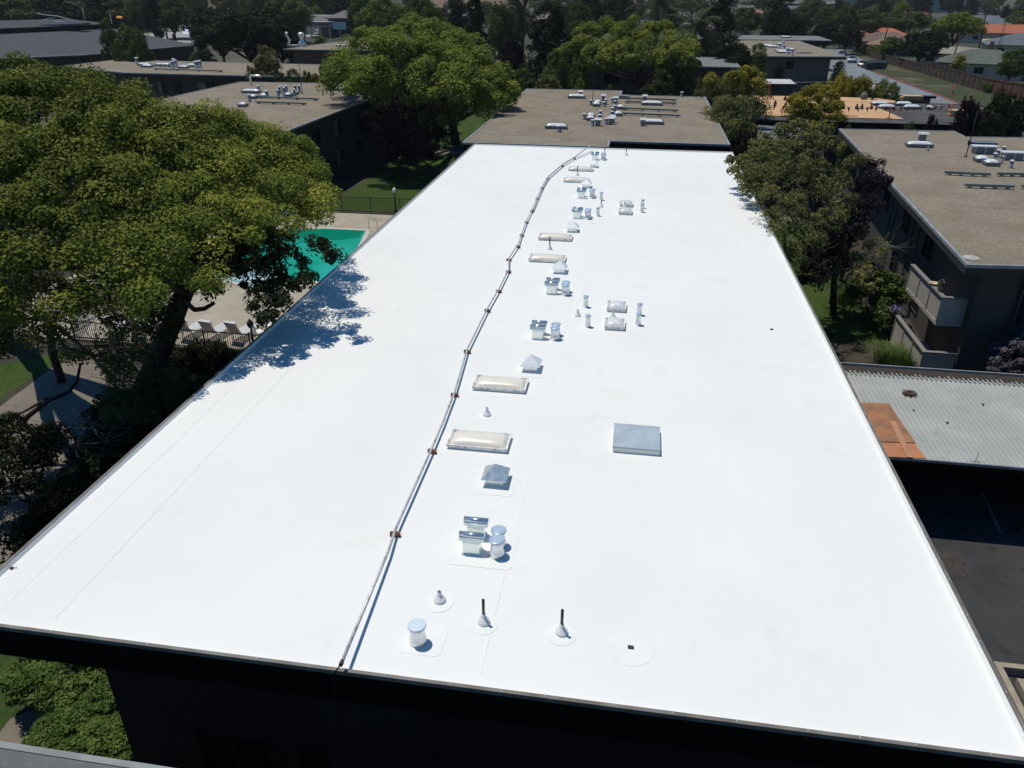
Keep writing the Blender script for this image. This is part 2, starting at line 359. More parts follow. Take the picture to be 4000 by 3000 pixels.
def limbs(mb, base, lobes, r0, seed, fork=.45, n=7, wig=.25, twig=2, forkpt=None):
    rnd = random.Random(seed); base = Vector(base)
    cen = sum((Vector(l[:3]) for l in lobes), Vector())/len(lobes)
    fk = base.lerp(Vector((base.x*.6+cen.x*.4, base.y*.6+cen.y*.4, cen.z)), fork)
    if forkpt is not None: fk = Vector(forkpt)
    mid = base.lerp(fk, .5) + Vector((rnd.uniform(-1,1), rnd.uniform(-1,1), 0))*r0*.6
    mb.tube([base - Vector((0,0,.3)), base + Vector((0,0,.15)), mid, fk], [r0*1.5, r0*1.15, r0, r0*.85], 10)
    for l in lobes:
        e = Vector(l[:3]); m1 = fk.lerp(e,.35)+Vector((rnd.uniform(-wig,wig),rnd.uniform(-wig,wig),rnd.uniform(0,wig)))*2
        m2 = fk.lerp(e,.7)+Vector((rnd.uniform(-wig,wig),rnd.uniform(-wig,wig),rnd.uniform(-wig,wig)))*2
        mb.tube([fk - Vector((0,0,r0*.4)), m1, m2, e], [r0*.55, r0*.38, r0*.24, r0*.08], n)
        for k in range(twig):
            a = m2.lerp(e, rnd.random()); q = a + Vector((rnd.uniform(-1,1),rnd.uniform(-1,1),rnd.uniform(-.2,1)))*l[3]*.9
            mb.tube([a, a.lerp(q,.5)+Vector((0,0,.1)), q], [r0*.14, r0*.09, r0*.03], 5)
def tree(name, label, cat, base, lobes, lm, size=.3, per=90, rs=.9, dens=1.2, r0=.3, seed=1, bark=None, group=None, zmin=-.55, flat=.8, droop=0., fork=.45, stretch=2., twig=2, inner=.15, up=.5, every=1, wig=.25, tone=0., forkpt=None):
    root = empty(name, base, label, cat, group)
    L = [(l[0]-base[0], l[1]-base[1], l[2]-base[2], l[3]) for l in lobes]
    me = leafmesh('crown', subclumps(L, rs, dens, seed, zmin, flat), per, size, seed, .8, up, stretch, droop, inner, tone)
    me.materials.append(lm); c = bpy.data.objects.new('crown', me); col.objects.link(c); c.parent = root
    m = MB(); limbs(m, (0,0,0), L[::every], r0, seed, fork, wig=wig, twig=twig, forkpt=forkpt); t = m.build('trunk', bark or M_BARK, root)
    KIDS.setdefault(root.name, []).append(c)
    return root
# generic crowns, shared by many trees
def proto_lobes(kind, rnd):
    L = []
    if kind == 'dome':
        for k in range(13):
            a = k*2.4; q = math.sqrt((k+.5)/13)
            L.append((math.cos(a)*q*2.9, math.sin(a)*q*2.9, 5.2 + 2.2*(1-q*q) + rnd.uniform(-.3,.3), 1.55+rnd.uniform(-.3,.3)))
    elif kind == 'round':
        for k in range(15):
            d = Vector((rnd.gauss(0,1),rnd.gauss(0,1),rnd.gauss(0,1))).normalized()
            L.append((d.x*2.4, d.y*2.4, 5+d.z*2.2, 1.6+rnd.uniform(-.4,.4)))
    elif kind == 'tall':
        for k in range(14):
            z = 1.6+k*.58; r = 2.2*math.sin(PI*min(1,(k+2.2)/17)); a = k*2.3
            L.append((math.cos(a)*r*.75, math.sin(a)*r*.75, z, 1.25+rnd.uniform(-.2,.3)))
    elif kind == 'cone':
        for k in range(16):
            z = 1.2+k*.6; r = 2.6*(1-k/17); a = k*2.4
            L.append((math.cos(a)*r*.7, math.sin(a)*r*.7, z, .7+r*.38))
    elif kind == 'column':
        for k in range(12):
            L.append((rnd.uniform(-.25,.25), rnd.uniform(-.25,.25), .9+k*.85, 1.0*math.sin(PI*(k+1.5)/14)+.25))
    elif kind == 'pine':
        for k in range(22):
            a = k*2.4; q = math.sqrt((k+.5)/16)
            L.append((math.cos(a)*q*3.1, math.sin(a)*q*3.1, 4.6 + rnd.uniform(-1.6,2.8)*(1.1-q*.6), 1.3+rnd.uniform(-.3,.4)))
    elif kind == 'bush':
        for k in range(9):
            a = k*2.4; q = math.sqrt((k+.5)/9)
            L.append((math.cos(a)*q*2.4, math.sin(a)*q*2.4, 1.1+1.2*(1-q*q)+rnd.uniform(-.2,.2), 1.25+rnd.uniform(-.2,.2)))
    return L
PW = {'dome':(4.4,3.4,8.8), 'round':(3.9,1.4,8.6), 'tall':(3.2,.8,10.4), 'cone':(3.0,.6,11.2), 'column':(1.2,.4,10.9), 'pine':(4.2,3.2,8.9), 'bush':(3.5,.2,3.4)}
PROT = {}
def proto(kind, lm, detail):
    key = (kind, lm.name, detail)
    if key not in PROT:
        rnd = random.Random(hash(kind) % 7 if False else len(kind)*3+1); L = proto_lobes(kind, rnd)
        rs, per, size = {3:(.42,90,.15), 2:(.55,110,.20), 1:(.75,90,.30)}[detail]
        me = leafmesh('crown', subclumps(L, rs, 1.25, 5, -.6), per, size, 5, up=.45, inner=.2)
        me.materials.append(lm)
        m = MB(); limbs(m, (0,0,0), L, .22, 5, .4, n=5, twig=0); t = m.build('trunk', M_BARKD)
        PROT[key] = (me, t.data); bpy.data.objects.remove(t)
    return PROT[key]
def ptree(name, label, px, pyt, pyb, wpx, Y, kind, lm, detail=1, group=None, cat='tree', rz=None, trunk=True):
    """crown seen between rows pyt..pyb (4000x3000), wpx wide, standing at distance Y"""
    r_, zb, zt = PW[kind]
    p = atY(px, (pyt+pyb)/2, Y); dp = depth(p); R = wpx/2*dp/F
    ztop = atY(px, pyt, Y).z - R*.12; sx = R/r_
    zbot = max(.2, atY(px, pyb, Y).z + R*.25)
    ztop = max(ztop, 1.2)
    sz = ztop/zt if kind in ('bush','cone','column') else min(ztop/zt, 2.2)
    if kind in ('dome','round','tall','pine'):
        sz = ztop/zt
    if kind == 'bush' and sz > 1.7*sx:
        kind = 'tall'; r_, zb, zt = PW[kind]; sx = R/r_; sz = ztop/zt
    rz = rz if rz is not None else (px*.37) % 6.28
    o = empty(name, (p.x, p.y, 0), label, cat, group, rz)
    me, tm = proto(kind, lm, detail)
    for nm, d in (('crown', me), ('trunk', tm)):
        if nm == 'trunk' and not trunk: continue
        c = bpy.data.objects.new(nm, d); col.objects.link(c); c.parent = o; c.scale = (sx, sx, sz)
        KIDS.setdefault(o.name, []).append(c)
    return o

# ================================================================ SETTING
sheet('ground', rect(-2500,2500,-200,4000), -.012, M_GROUNDF)
sheet('soil', rect(-60,60,-20,140), 0, M_GROUND)
# lawns
def pxpoly(pts, z=0): return [(at(x,y,z).x, at(x,y,z).y) for x,y in pts]
sheet('lawn', rect(-24.6,-12,58.3,82), .008, M_LAWN)
sheet('lawn', rect(-24,-14,86,112), .008, M_LAWN)
sheet('lawn', [(-26.3,31.2),(-31,27),(-36,14),(-26,14),(-25.6,20),(-26.5,25),(-26.6,29.3)], .008, M_LAWN)
sheet('lawn', [(-40,4),(-14.2,4),(-13.7,10.2),(-14.0,11.0),(-15.4,13.5),(-40,13.5)], .008, M_LAWND)
sheet('lawn', rect(8,13.4,38,60), .008, M_LAWN)
sheet('path', [(-26.4,28.9),(-26.1,25.5),(-25.2,19),(-24.5,14),(-18,14),(-19.2,19),(-20.8,25),(-24.3,29.5),(-25.6,31.2)], .016, M_PATH)
sheet('path', [(-13.4,4),(-14.15,10.9),(-13.5,11.6),(-12.6,4)], .016, M_PATH)
sheet('path', [(-27,84),(-21.6,82.5),(-16,83.3),(-16,84.3),(-21.6,83.8),(-27,85.6)], .016, M_PATH)
sheet('path', rect(7.5,13,60.4,62.2), .016, M_PATH)
sheet('pool_deck', rect(-34,-12.6,31.95,57.6), .012, M_CONC)
sheet('asphalt', rect(6,70,10,31.2), .02, M_ASPH)
# pool: basin below the deck level with a coping and the green water in it
pool = [(-13,44.5),(-18.0,46.5),(-19.2,53.0),(-22.4,53.0),(-27.5,51.2),(-29,47.5),(-27.6,43.6),(-25.4,42.9),(-24.6,41.6),(-22.0,40.6),(-19.6,42.0),(-13,42.0)]
m = MB(); m.ring(ccw(offset(pool,-.35)), ccw(pool), .013, .06); c = m.build('pool_coping', mat('pale_coping', (.50,.47,.40), .8)); tag(c, kind='structure')
sheet('pool_water', pool, .03, M_POOL)
sheet('deep_pool_water', [(-19.3,52.95),(-22.3,52.95),(-26.6,51.3),(-24.5,50.7),(-22.0,50.3),(-20.3,50.5),(-19.2,51.3)], .036, mat('deep_green_water', (.004,.24,.15), .06))
sheet('pool_step', [(-25.3,42.95),(-24.5,41.7),(-22.0,40.75),(-20.4,41.7),(-21.4,43.6),(-23.6,44.3)], .040, M_POOLS)
sheet('pool_step', [(-24.5,42.5),(-23.6,41.6),(-22.0,41.0),(-21.2,41.6),(-22.0,42.7)], .044, mat('shallow_pool_step', (.42,.60,.62), .3))
# far hills seen between the trees at the top left, and the lane on the right
def hill(name, cx, cy, rx, ry, h, mt, seed):
    rnd = random.Random(seed); m = MB(); n = 28; vs = []; fs = []
    ph = [rnd.uniform(0,6.28) for _ in range(6)]
    for j in range(n+1):
        for i in range(n+1):
            x = -1+2*i/n; y = -1+2*j/n; q = max(0, 1-(x*x+y*y)); z = h*(q**1.2)*(1+.15*math.sin(5*x+ph[0])+.12*math.sin(7*y+ph[1]+2*x)) - .2
            vs.append((cx+x*rx, cy+y*ry, z))
    for j in range(n):
        for i in range(n): fs.append((j*(n+1)+i, j*(n+1)+i+1, (j+1)*(n+1)+i+1, (j+1)*(n+1)+i))
    m.add(vs, fs, True); return tag(m.build(name, mt), kind='structure')
M_HILL = layered('dry_hillside', [(.17,.12,.075), ((.12,.10,.06), .02, .45, .62, .6), ((.05,.055,.03), .04, .45, .60, .8)], rough=1.)
hill('hill', -330, 760, 260, 260, 42, M_HILL, 2)
hill('hill', -560, 640, 300, 240, 30, M_HILL, 3)

# ================================================================ BUILDINGS
def flat_building(name, label, poly, z=6.0, inset=1.0, fh=.5, roofm=None, edgem=None, fascm=None, wallm=None, cat='apartment building', group=None, ew=.14, zb=0, lip=.035, rcol=None):
    poly = ccw(poly); cx = sum(p[0] for p in poly)/len(poly); cy = sum(p[1] for p in poly)/len(poly)
    root = empty(name, (cx, cy, 0), label, cat, group)
    P = [(x-cx, y-cy) for x,y in poly]
    parts = {}
    inn = offset(P, ew)
    m = MB(); m.prism(inn, z-.06, z); parts['roof'] = m.build('roof', roofm or M_GRAV, root)
    m = MB(); m.ring(P, inn, z-.10, z+lip); parts['edge'] = m.build('roof_edge', edgem or M_EDGE, root)
    m = MB(); m.prism(offset(P, .02), z-fh, z-.102); parts['fascia'] = m.build('fascia', fascm or M_FASC2, root)
    ins = inset if hasattr(inset,'__len__') else inset
    W = offset(P, inset) if not hasattr(inset,'__len__') else [(x-cx,y-cy) for x,y in ccw(inset)]
    m = MB(); m.prism(W, zb, z-fh-.002); parts['wall'] = m.build('wall', wallm or M_WALL, root)
    root['_c'] = 0; del root['_c']
    return root, P, W, (cx, cy), parts
def window(root, p0, p1, t, zc, w, h, frame=None, glass=None, mull=1, name='window', bar=.05, curtain=None):
    """window in the wall line p0->p1 (local coords, outside on the right-hand side), centre at t metres along it"""
    p0 = Vector((*p0,0)); p1 = Vector((*p1,0)); d = (p1-p0).normalized(); nrm = Vector((d.y,-d.x,0))
    c = p0 + d*t + Vector((0,0,zc)); M = Matrix(((d.x,nrm.x,0,c.x),(d.y,nrm.y,0,c.y),(0,0,1,c.z),(0,0,0,1)))
    m = MB()
    m.box(-w/2-bar,-w/2,-.02,.05,-h/2-bar,h/2+bar,M); m.box(w/2,w/2+bar,-.02,.05,-h/2-bar,h/2+bar,M)
    m.box(-w/2,w/2,-.02,.05,h/2,h/2+bar,M); m.box(-w/2,w/2,-.02,.06,-h/2-bar,-h/2,M)
    for k in range(mull): x = -w/2 + w*(k+1)/(mull+1); m.box(x-bar/2,x+bar/2,-.02,.045,-h/2,h/2,M)
    f = m.build(name, frame or M_FRAME, root)
    m = MB(); m.box(-w/2,w/2,-.02,.02,-h/2,h/2,M); m.build('pane', glass or M_GLASS, f)
    if curtain: m = MB(); m.box(-w/2+.04,-w/2+w*.42,.022,.028,-h/2+.04,h/2-.04,M); m.build('blind', curtain, f)
    return f

# ---- the white-roofed block ------------------------------------------------
RX0, RX1, RY0, RY1, RZ = -11.46, 6.45, 8.43, 55.25, 6.0
mb_root = empty('apartment_building', ((RX0+RX1)/2, (RY0+RY1)/2, 0), 'long apartment block under the new bright white membrane roof in the foreground', 'apartment building')
ox, oy = (RX0+RX1)/2, (RY0+RY1)/2
def rr(a, b, c, d): return rect(a-ox, b-ox, c-oy, d-oy)
outer = rr(RX0, RX1, RY0, RY1); tr = offset(outer, .07); cant = offset(outer, .16)
m = MB()
nx, ny = 60, 150
ic = offset(outer, .105); x0, y0 = ic[0]; x1, y1 = ic[2]
rnd = random.Random(4)
ph = [(rnd.uniform(.15,.9), rnd.uniform(.1,.7), rnd.uniform(0,6)) for _ in range(7)]
def rz_(x, y): return RZ + .0006*sum(math.sin(a*x+b*y+c) for a,b,c in ph)*min(1, min(x-x0, x1-x, y-y0, y1-y)/1.2)
vs = [(x0+(x1-x0)*i/nx, y0+(y1-y0)*j/ny, 0) for j in range(ny+1) for i in range(nx+1)]
vs = [(x,y,rz_(x,y)) for x,y,_ in vs]
m.add(vs, [(j*(nx+1)+i, j*(nx+1)+i+1, (j+1)*(nx+1)+i+1, (j+1)*(nx+1)+i) for j in range(ny) for i in range(nx)], True)
b0 = len(m.v)
for P, z in ((ic, RZ), (tr, RZ+.085)): m.v += [(x,y,z) for x,y in P]
for i in range(4): m.f.append((b0+i, b0+(i+1)%4, b0+4+(i+1)%4, b0+4+i)); m.sm.append(False)
roof = m.build('roof', M_MEMB, mb_root)
# welded seams and flashing patches of the membrane
M_SEAM = mat('seam_line', (.80,.805,.785), .7)
each('seam', [(x-ox-.012, x-ox+.012, RY0+.4-oy, RY1-.4-oy, RZ-.004, RZ+.0042) for x in (-10.7, -9.6, -1.9, 1.1, 4.9)], M_SEAM, roof)
def patch(x0,x1,y0,y1,z=.0045):
    q = MB(); r = .12; P = []
    for cx,cy,a0 in ((x1-r,y1-r,0),(x0+r,y1-r,90),(x0+r,y0+r,180),(x1-r,y0+r,270)):
        for k in range(5): a = math.radians(a0+k*22.5); P.append((cx+r*math.cos(a)-ox, cy+r*math.sin(a)-oy))
    q.prism(P, RZ-.005, RZ+z); return q.build('patch', M_PATCH, roof)
def disc(x,y,r,z=.0045):
    q = MB(); q.prism([(x+r*math.cos(2*PI*k/32)-ox, y+r*math.sin(2*PI*k/32)-oy) for k in range(32)], RZ-.005, RZ+z); return q.build('patch', M_PATCH, roof)
m = MB(); m.ring(outer, offset(outer, .068), RZ+.01, RZ+.095); edge = m.build('roof_edge', M_TRIM, mb_root)
m = MB(); m.lathe([(.014,RZ+.094),(.014,RZ+.100),(.005,RZ+.104)], (0,0,0), 8); riv = m.build('rivet', mat('rivet_head', (.5,.5,.48), .4), edge)
y = RY0+.6; rnd = random.Random(8); spots = []
while y < 30: spots.append((RX1-.035-ox, y-oy)); y += rnd.uniform(.55,1.1)
x = RX0+.4
while x < RX1: spots.append((x-ox, RY0+.035-oy)); x += rnd.uniform(.6,1.1)
riv.location = (*spots[0], 0)
for q in spots[1:]: c = riv.copy(); col.objects.link(c); c.location = (*q, 0)
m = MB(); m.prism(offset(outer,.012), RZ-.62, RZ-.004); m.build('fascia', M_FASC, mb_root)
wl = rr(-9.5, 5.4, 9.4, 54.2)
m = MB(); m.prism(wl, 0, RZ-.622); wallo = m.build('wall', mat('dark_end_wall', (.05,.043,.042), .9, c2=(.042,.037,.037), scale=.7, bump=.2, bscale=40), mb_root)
window(mb_root, (-9.5-ox, 9.4-oy), (5.4-ox, 9.4-oy), 2.4, 2.2, 1.5, 1.1, M_FASC2)
window(mb_root, (-9.5-ox, 9.4-oy), (5.4-ox, 9.4-oy), 4.1, 2.2, .6, 1.0, M_FASC2, mull=0)
m = MB(); m.box(-5.1-ox, -3.1-ox, 9.36-oy, 9.40-oy, 0, 4.7); m.build('wall_panel', mat('end_wall_panel', (.062,.054,.055), .9), wallo)

# ---- the gravel-roofed twin directly beyond -----------------------------------
P = [(-12.46,55.9),(-1.95,55.9),(-1.95,58.3),(6.58,58.3),(6.58,85.6),(-2.0,85.6),(-2.0,89.4),(-12.46,89.4)]
bB = flat_building('apartment_building', 'gravel roofed apartment block directly beyond the white roof', P, 6.0, 1.0, .55, edgem=M_EDGEL, fascm=M_FASC, ew=.16, wallm=M_WALLD)
# ---- left block ---------------------------------------------------------------
P = [(-26.9,56.8),(-26.4,91.0),(-46.5,90.2),(-46.8,79.3),(-47,56.2)]
bL = flat_building('apartment_building', 'gravel roofed apartment block left of the lawn, its windowed side in shade', P, 6.0, .9, .35, edgem=M_EDGEL)
Wl = bL[2]
pa = None
for i in range(len(Wl)):
    a, b = Wl[i], Wl[(i+1)%len(Wl)]
    if a[0] > 5 and b[0] > 5 and abs(b[1]-a[1]) > 20: pa, pb = (a, b) if a[1] < b[1] else (b, a)
M_CURT = mat('pale_curtain', (.22,.21,.20), .9)
for k in range(6):
    for zc in (4.35, 1.7):
        window(bL[0], pa, pb, 3.0+5.2*k, zc, 1.9, 1.35, mull=2, curtain=M_CURT if (k+int(zc))%3 == 0 else None)
each('wall_batten', [(pa[0]+.0, pa[0]+.06, pa[1]+.5+5.2*k, pa[1]+.75+5.2*k, 0, 5.6) for k in range(7)], M_WALLD, bL[0])
for t in (2.5, 8, 13): window(bL[0], (-10.3,pa[1]), (9, pa[1]), t, 4.3, 1.8, 1.3)
# ---- block behind it to the left ------------------------------------------------
P = [(-66,97.3),(-40,96.4),(-40,113),(-79,115.2),(-80,104)]
bLL = flat_building('apartment_building', 'low gravel roofed block behind the big trees at left, pale boxes on its roof', P, 6.0, 1.3, .45, edgem=M_EDGEL, wallm=M_WALLD)
Wv = bLL[2]; a = min(Wv, key=lambda p: p[1]+p[0]*.0); 
lo = sorted(Wv, key=lambda p: p[1])[:2]; lo.sort(key=lambda p: p[0])
for t, w in ((4,1.2),(6.2,1.2),(10.5,2.6),(14.5,2.6),(19,1.4)): window(bLL[0], lo[0], lo[1], t, 4.2, w, 1.5, mull=2, curtain=M_CURT if t in (10.5,4) else None)
m = MB(); m.box(lo[0][0]+1.8, lo[0][0]+2.1, lo[0][1]-.2, lo[0][1]-.02, 0, 5.5); m.build('wall_batten', M_WALLL, bLL[0])
# ---- wedge roof behind --------------------------------------------------------
P = [(-63.6,140.9),(-46,140.2),(-46,178),(-60,178)]
bM = flat_building('apartment_building', 'flat beige roofed block with blank grey wall left of the round tree', P, 6.0, 1.2, .45, edgem=M_EDGEL, wallm=M_WALLD)
P = [(-68,133),(-56,133.5),(-56,147),(-68,147)]
flat_building('garage_block', 'low flat roofed garage in front of the blank grey wall', P, 3.0, .6, .3, edgem=M_EDGEL, cat='garage')
# ---- grey-roofed building behind the twin ----------------------------------------
P = [(-9.6,121.5),(13.6,119.8),(14.0,136.8),(-9.8,138.6)]
M_GREYR = layered('grey_roofing', [(.17,.175,.165), ((.23,.235,.225), 3., .45, .65, .7), ((.12,.125,.12), .4, .5, .7, .6)], rough=.9)
bG = flat_building('apartment_building', 'grey flat roofed block half hidden behind the dome shaped tree', P, 6.0, 1.2, .45, roofm=M_GREYR, edgem=M_EDGEL, wallm=M_WALLD)
Wv = bG[2]; lo = sorted(Wv, key=lambda p: p[1])[:2]; lo.sort(key=lambda p: p[0])
for t in (4.0, 12, 18): window(bG[0], lo[0], lo[1], t, 3.9, 2.2, 1.2, mull=1)
# ---- right mid block and its neighbour ----------------------------------------------
P = [(14,140.0),(32.6,142.4),(32.0,184.3),(16,184.3)]
bR = flat_building('apartment_building', 'flat roofed block with tall blank end wall beside the lane with parked cars', P, 6.0, 2.0, .45, edgem=M_EDGEL, wallm=mat('pale_end_wall', (.19,.175,.165), .9, c2=(.16,.15,.14), scale=.5))
Wv = bR[2]; lo = sorted(Wv, key=lambda p: p[1])[:2]; lo.sort(key=lambda p: p[0])
window(bR[0], lo[0], lo[1], 8.0, 4.5, 1.2, 1.1, mull=1); window(bR[0], lo[0], lo[1], 12.6, 1.5, .8, .9, mull=1)
P = [(10,186.6),(39.2,186.6),(39.5,204.5),(10,204)]
flat_building('apartment_building', 'thin strip of flat grey roof showing behind the block by the parked cars', P, 6.0, 2.0, .4, roofm=M_GREYR, edgem=M_EDGEL)
P = [(10,128.2),(23.2,129.3),(23.4,136.6),(10,136)]
flat_building('carport', 'small white flat roof in front of the blank end wall', P, 3.0, .5, .3, roofm=mat('white_flat_roof', (.55,.55,.52), .7), cat='carport')
# ---- long grey roof beside the lane ---------------------------------------------
P = [(32.6,147.5),(38.5,122.5),(39.6,118),(39.3,166.7),(37.0,166.7)]
P = [(33.0,119),(39.9,119),(39.6,168),(36.2,168),(32.8,147)]
bLane = flat_building('carport', 'long grey blue metal carport roof beside the red kerb', P, 2.9, .5, .35, roofm=layered('grey_blue_roof', [(.17,.195,.205), ((.21,.235,.24), .3, .45, .6, .8)], rough=.7), cat='carport', edgem=M_EDGEL, fascm=M_FASC)
sheet('lane', [(39.5,110),(48.6,110),(49,146),(48.4,186),(50,200),(54,215),(57,255),(47,255),(44,215),(36,170)], .02, M_ASPHL)
m = MB(); m.prism([(48.6,110),(48.85,110),(49.25,146),(48.9,186),(48.65,186),(49,146)], .0, .14); tag(m.build('kerb', M_REDK), kind='structure')
sheet('grass_slope', [(49.2,70),(64,70),(61,144),(58,184),(58.8,232),(56,245),(54.3,215),(50.3,200),(48.9,186),(49.3,146),(49.0,110)], .03, M_SLOPE)
# ---- roof under repair on the right ----------------------------------------------
P = [(8.5,73.3),(26.6,73.3),(26.6,74.6),(33.5,74.6),(33.5,87.6),(12,87.6),(8.5,86)]
bW = flat_building('apartment_building', 'block being re-roofed, half orange plywood decking and half dark paper', P, 5.6, 1.0, .5, roofm=M_TAR, edgem=M_FASC, fascm=M_FASC, wallm=M_WALL)
def lp(px, py, z, c): p = at(px, py, z); return (p.x-c[0], p.y-c[1])
cW = bW[3]
q = [lp(3000+u/2.212, v/2.212, 5.62, cW) for u, v in ((-250,990),(0,1000),(480,1010),(1175,1030),(870,895),(1190,885),(960,852),(600,838),(0,828),(-260,822))]
m = MB(); m.prism(q, 5.61, 5.635); m.build('plywood_deck', M_PLY, bW[0])
for t in (3, 7, 12, 16): window(bW[0], sorted(bW[2], key=lambda p: p[1])[0], (bW[2][0][0]+20, sorted(bW[2], key=lambda p: p[1])[0][1]), t, 3.9, 1.8, 1.2)
# ---- right balcony block -------------------------------------------------------------
P = [(13.56,32.43),(45,35.2),(46,66.6),(24.5,64.8),(24.5,67.4),(15.75,67.0),(14.75,50.9)]
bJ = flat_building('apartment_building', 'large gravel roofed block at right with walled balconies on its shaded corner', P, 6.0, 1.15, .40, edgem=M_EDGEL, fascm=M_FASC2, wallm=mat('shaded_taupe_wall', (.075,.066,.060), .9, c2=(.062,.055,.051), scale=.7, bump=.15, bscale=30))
flat_building('walkway_roof', 'pale flat walkway roof behind the tall tree beside the balcony block', pxpoly([(2960,545),(3185,545),(3120,500),(2960,490)], 5.3), 5.3, .5, .3, roofm=M_GREYR, edgem=M_EDGEL, cat='walkway roof')
cJ = bJ[3]; WJ = bJ[2]
# balconies: (x0,x1,y0,y1,zfloor,ztop)
def balcony(x0, x1, y0, y1, z0, z1, label=None):
    r = MB(); x0 -= cJ[0]; x1 -= cJ[0]; y0 -= cJ[1]; y1 -= cJ[1]; th = .10
    r.box(x0, x1, y0, y1, z0, z0+.18)
    r.box(x0+.02, x0+th, y0+.02, y1, z0+.182, z1-.062); r.box(x0+th, x1, y0+.02, y0+th, z0+.182, z1-.062)
    b = r.build('balcony', M_WALLL, bJ[0])
    r = MB(); r.box(x0-.05, x0+th+.06, y0-.05, y1, z1-.06, z1); r.box(x0+th+.062, x1, y0-.05, y0+th+.06, z1-.06, z1); r.build('rail_cap', mat('grey_rail_cap', (.20,.19,.185), .6), b)
    each('batten', [(x0-.015, x0+.018, y0+.02+(y1-y0-.1)*k/3, y0+.02+(y1-y0-.1)*k/3+.08, z0+.19, z1-.064) for k in range(4)], mat('pale_batten', (.33,.30,.26), .8), b)
    return b
bb = balcony(13.75, 30.0, 34.3, 38.9, 2.60, 3.95)
balcony(13.40, 15.6, 33.85, 38.2, 0.02, 1.50)
each('post', [(x-cJ[0], x+.12-cJ[0], 34.45-cJ[1], 34.6-cJ[1], 3.96, 5.58) for x in (15.75, 20.5)] + [(15.75-cJ[0], 15.9-cJ[0], 34.4-cJ[1], 34.55-cJ[1], .05, 2.74)], M_WALLD, bJ[0])
for (ya, zc, w, h) in ((41.5,4.1,1.8,1.3),(46.5,4.1,1.6,1.3),(52,4.1,1.8,1.3),(41.5,1.5,1.8,1.6),(47,1.5,1.6,1.3)):
    p0 = (WJ[0][0], WJ[0][1]) ; 
    lft = sorted(WJ, key=lambda p: p[0])[:3]; lft.sort(key=lambda p: -p[1]); A = lft[1] if lft[1][1] > lft[2][1] else lft[0]; B = lft[2]
    window(bJ[0], A, B, (A[1]-(ya-cJ[1])), zc, w, h, mull=1)
for y in (43.6, 44.9, 49.2, 50.3):
    t = (y-cJ[1]-B[1])/(A[1]-B[1]); x = B[0]+(A[0]-B[0])*t; each('wall_batten', [(x-.06, x+.02, y-cJ[1]-.1, y-cJ[1]+.1, 0, 5.5)], M_WALLD, bJ[0])
# sliding doors behind the balcony stand in the block's front wall
window(bJ[0], (0-12, B[1]), (20, B[1]), 3.5, 4.2, 2.4, 2.2, mull=1, name='sliding_door'); window(bJ[0], (-12, B[1]), (20, B[1]), 3.5, 1.2, 2.4, 2.2, mull=1, name='sliding_door')
# things on the balcony
pt = at(3000+580/1.8436-100+1.0, 500+1155/1.8436, 4.05)
def plant_pot(x, y, z, label, lm=None, bloom=True, cat='flower pot'):
    r = empty('flower_pot', (x,y,z), label, cat)
    m = MB(); m.lathe([(.09,0),(.13,.2),(.145,.2),(.145,.24),(.12,.24),(.11,.2)], n=14); m.build('pot', mat('stone_pot', (.30,.24,.20), .8), r)
    me = leafmesh('leaves', [(0,0,.34,.16)], 120, .10, 3); me.materials.append(lm or L_GREEN); c = bpy.data.objects.new('leaves', me); col.objects.link(c); c.parent = r
    if bloom:
        me = leafmesh('blossoms', [(0,0,.42,.14)], 40, .06, 4); me.materials.append(M_VIOL); c = bpy.data.objects.new('blossoms', me); col.objects.link(c); c.parent = r
    return r
plant_pot(13.86, 35.1, 3.95, 'violet flowers in a pot on the balcony rail of the right block')
r = empty('bowl', (13.86, 35.9, 3.95), 'pale shallow bowl resting on the balcony rail behind the violet flowers', 'bowl')
m = MB(); m.lathe([(.06,0),(.08,.01),(.20,.10),(.21,.10),(.09,.03),(.0,.025)], n=16); m.build('basin', mat('pale_stone', (.62,.52,.42), .7), r)

# ---- carport with the corrugated roof ------------------------------------------------------
CZt = 2.66
cp = empty('carport', (18, 26, 0), 'open carport with grey corrugated metal roof right of the white roof', 'carport')
def corrug(x0, x1, y0, y1, z, pitch=.172, amp=.026):
    n = int((x1-x0)/pitch*6); m = MB(); vs = []; fs = []
    rnd = random.Random(3)
    for i in range(n+1):
        x = x0+(x1-x0)*i/n; k = int((x-x0)/pitch); q = .10*math.sin(k*1.7)+.07*math.sin(k*.55)
        zz = z+amp*math.cos(2*PI*(x-x0)/pitch)
        vs += [(x-18, y0-26, zz), (x-18, (y0+y1)/2-26, zz), (x-18, y1-26, zz)]
    for i in range(n): a = i*3; fs += [(a,a+3,a+4,a+1),(a+1,a+4,a+5,a+2)]
    m.add(vs, fs, True); return m
corrug(6.9, 30, 22.45, 28.55, CZt).build('corrugated_roof', M_CORR, cp)
m = MB()
x = 7.0; rnd = random.Random(6)
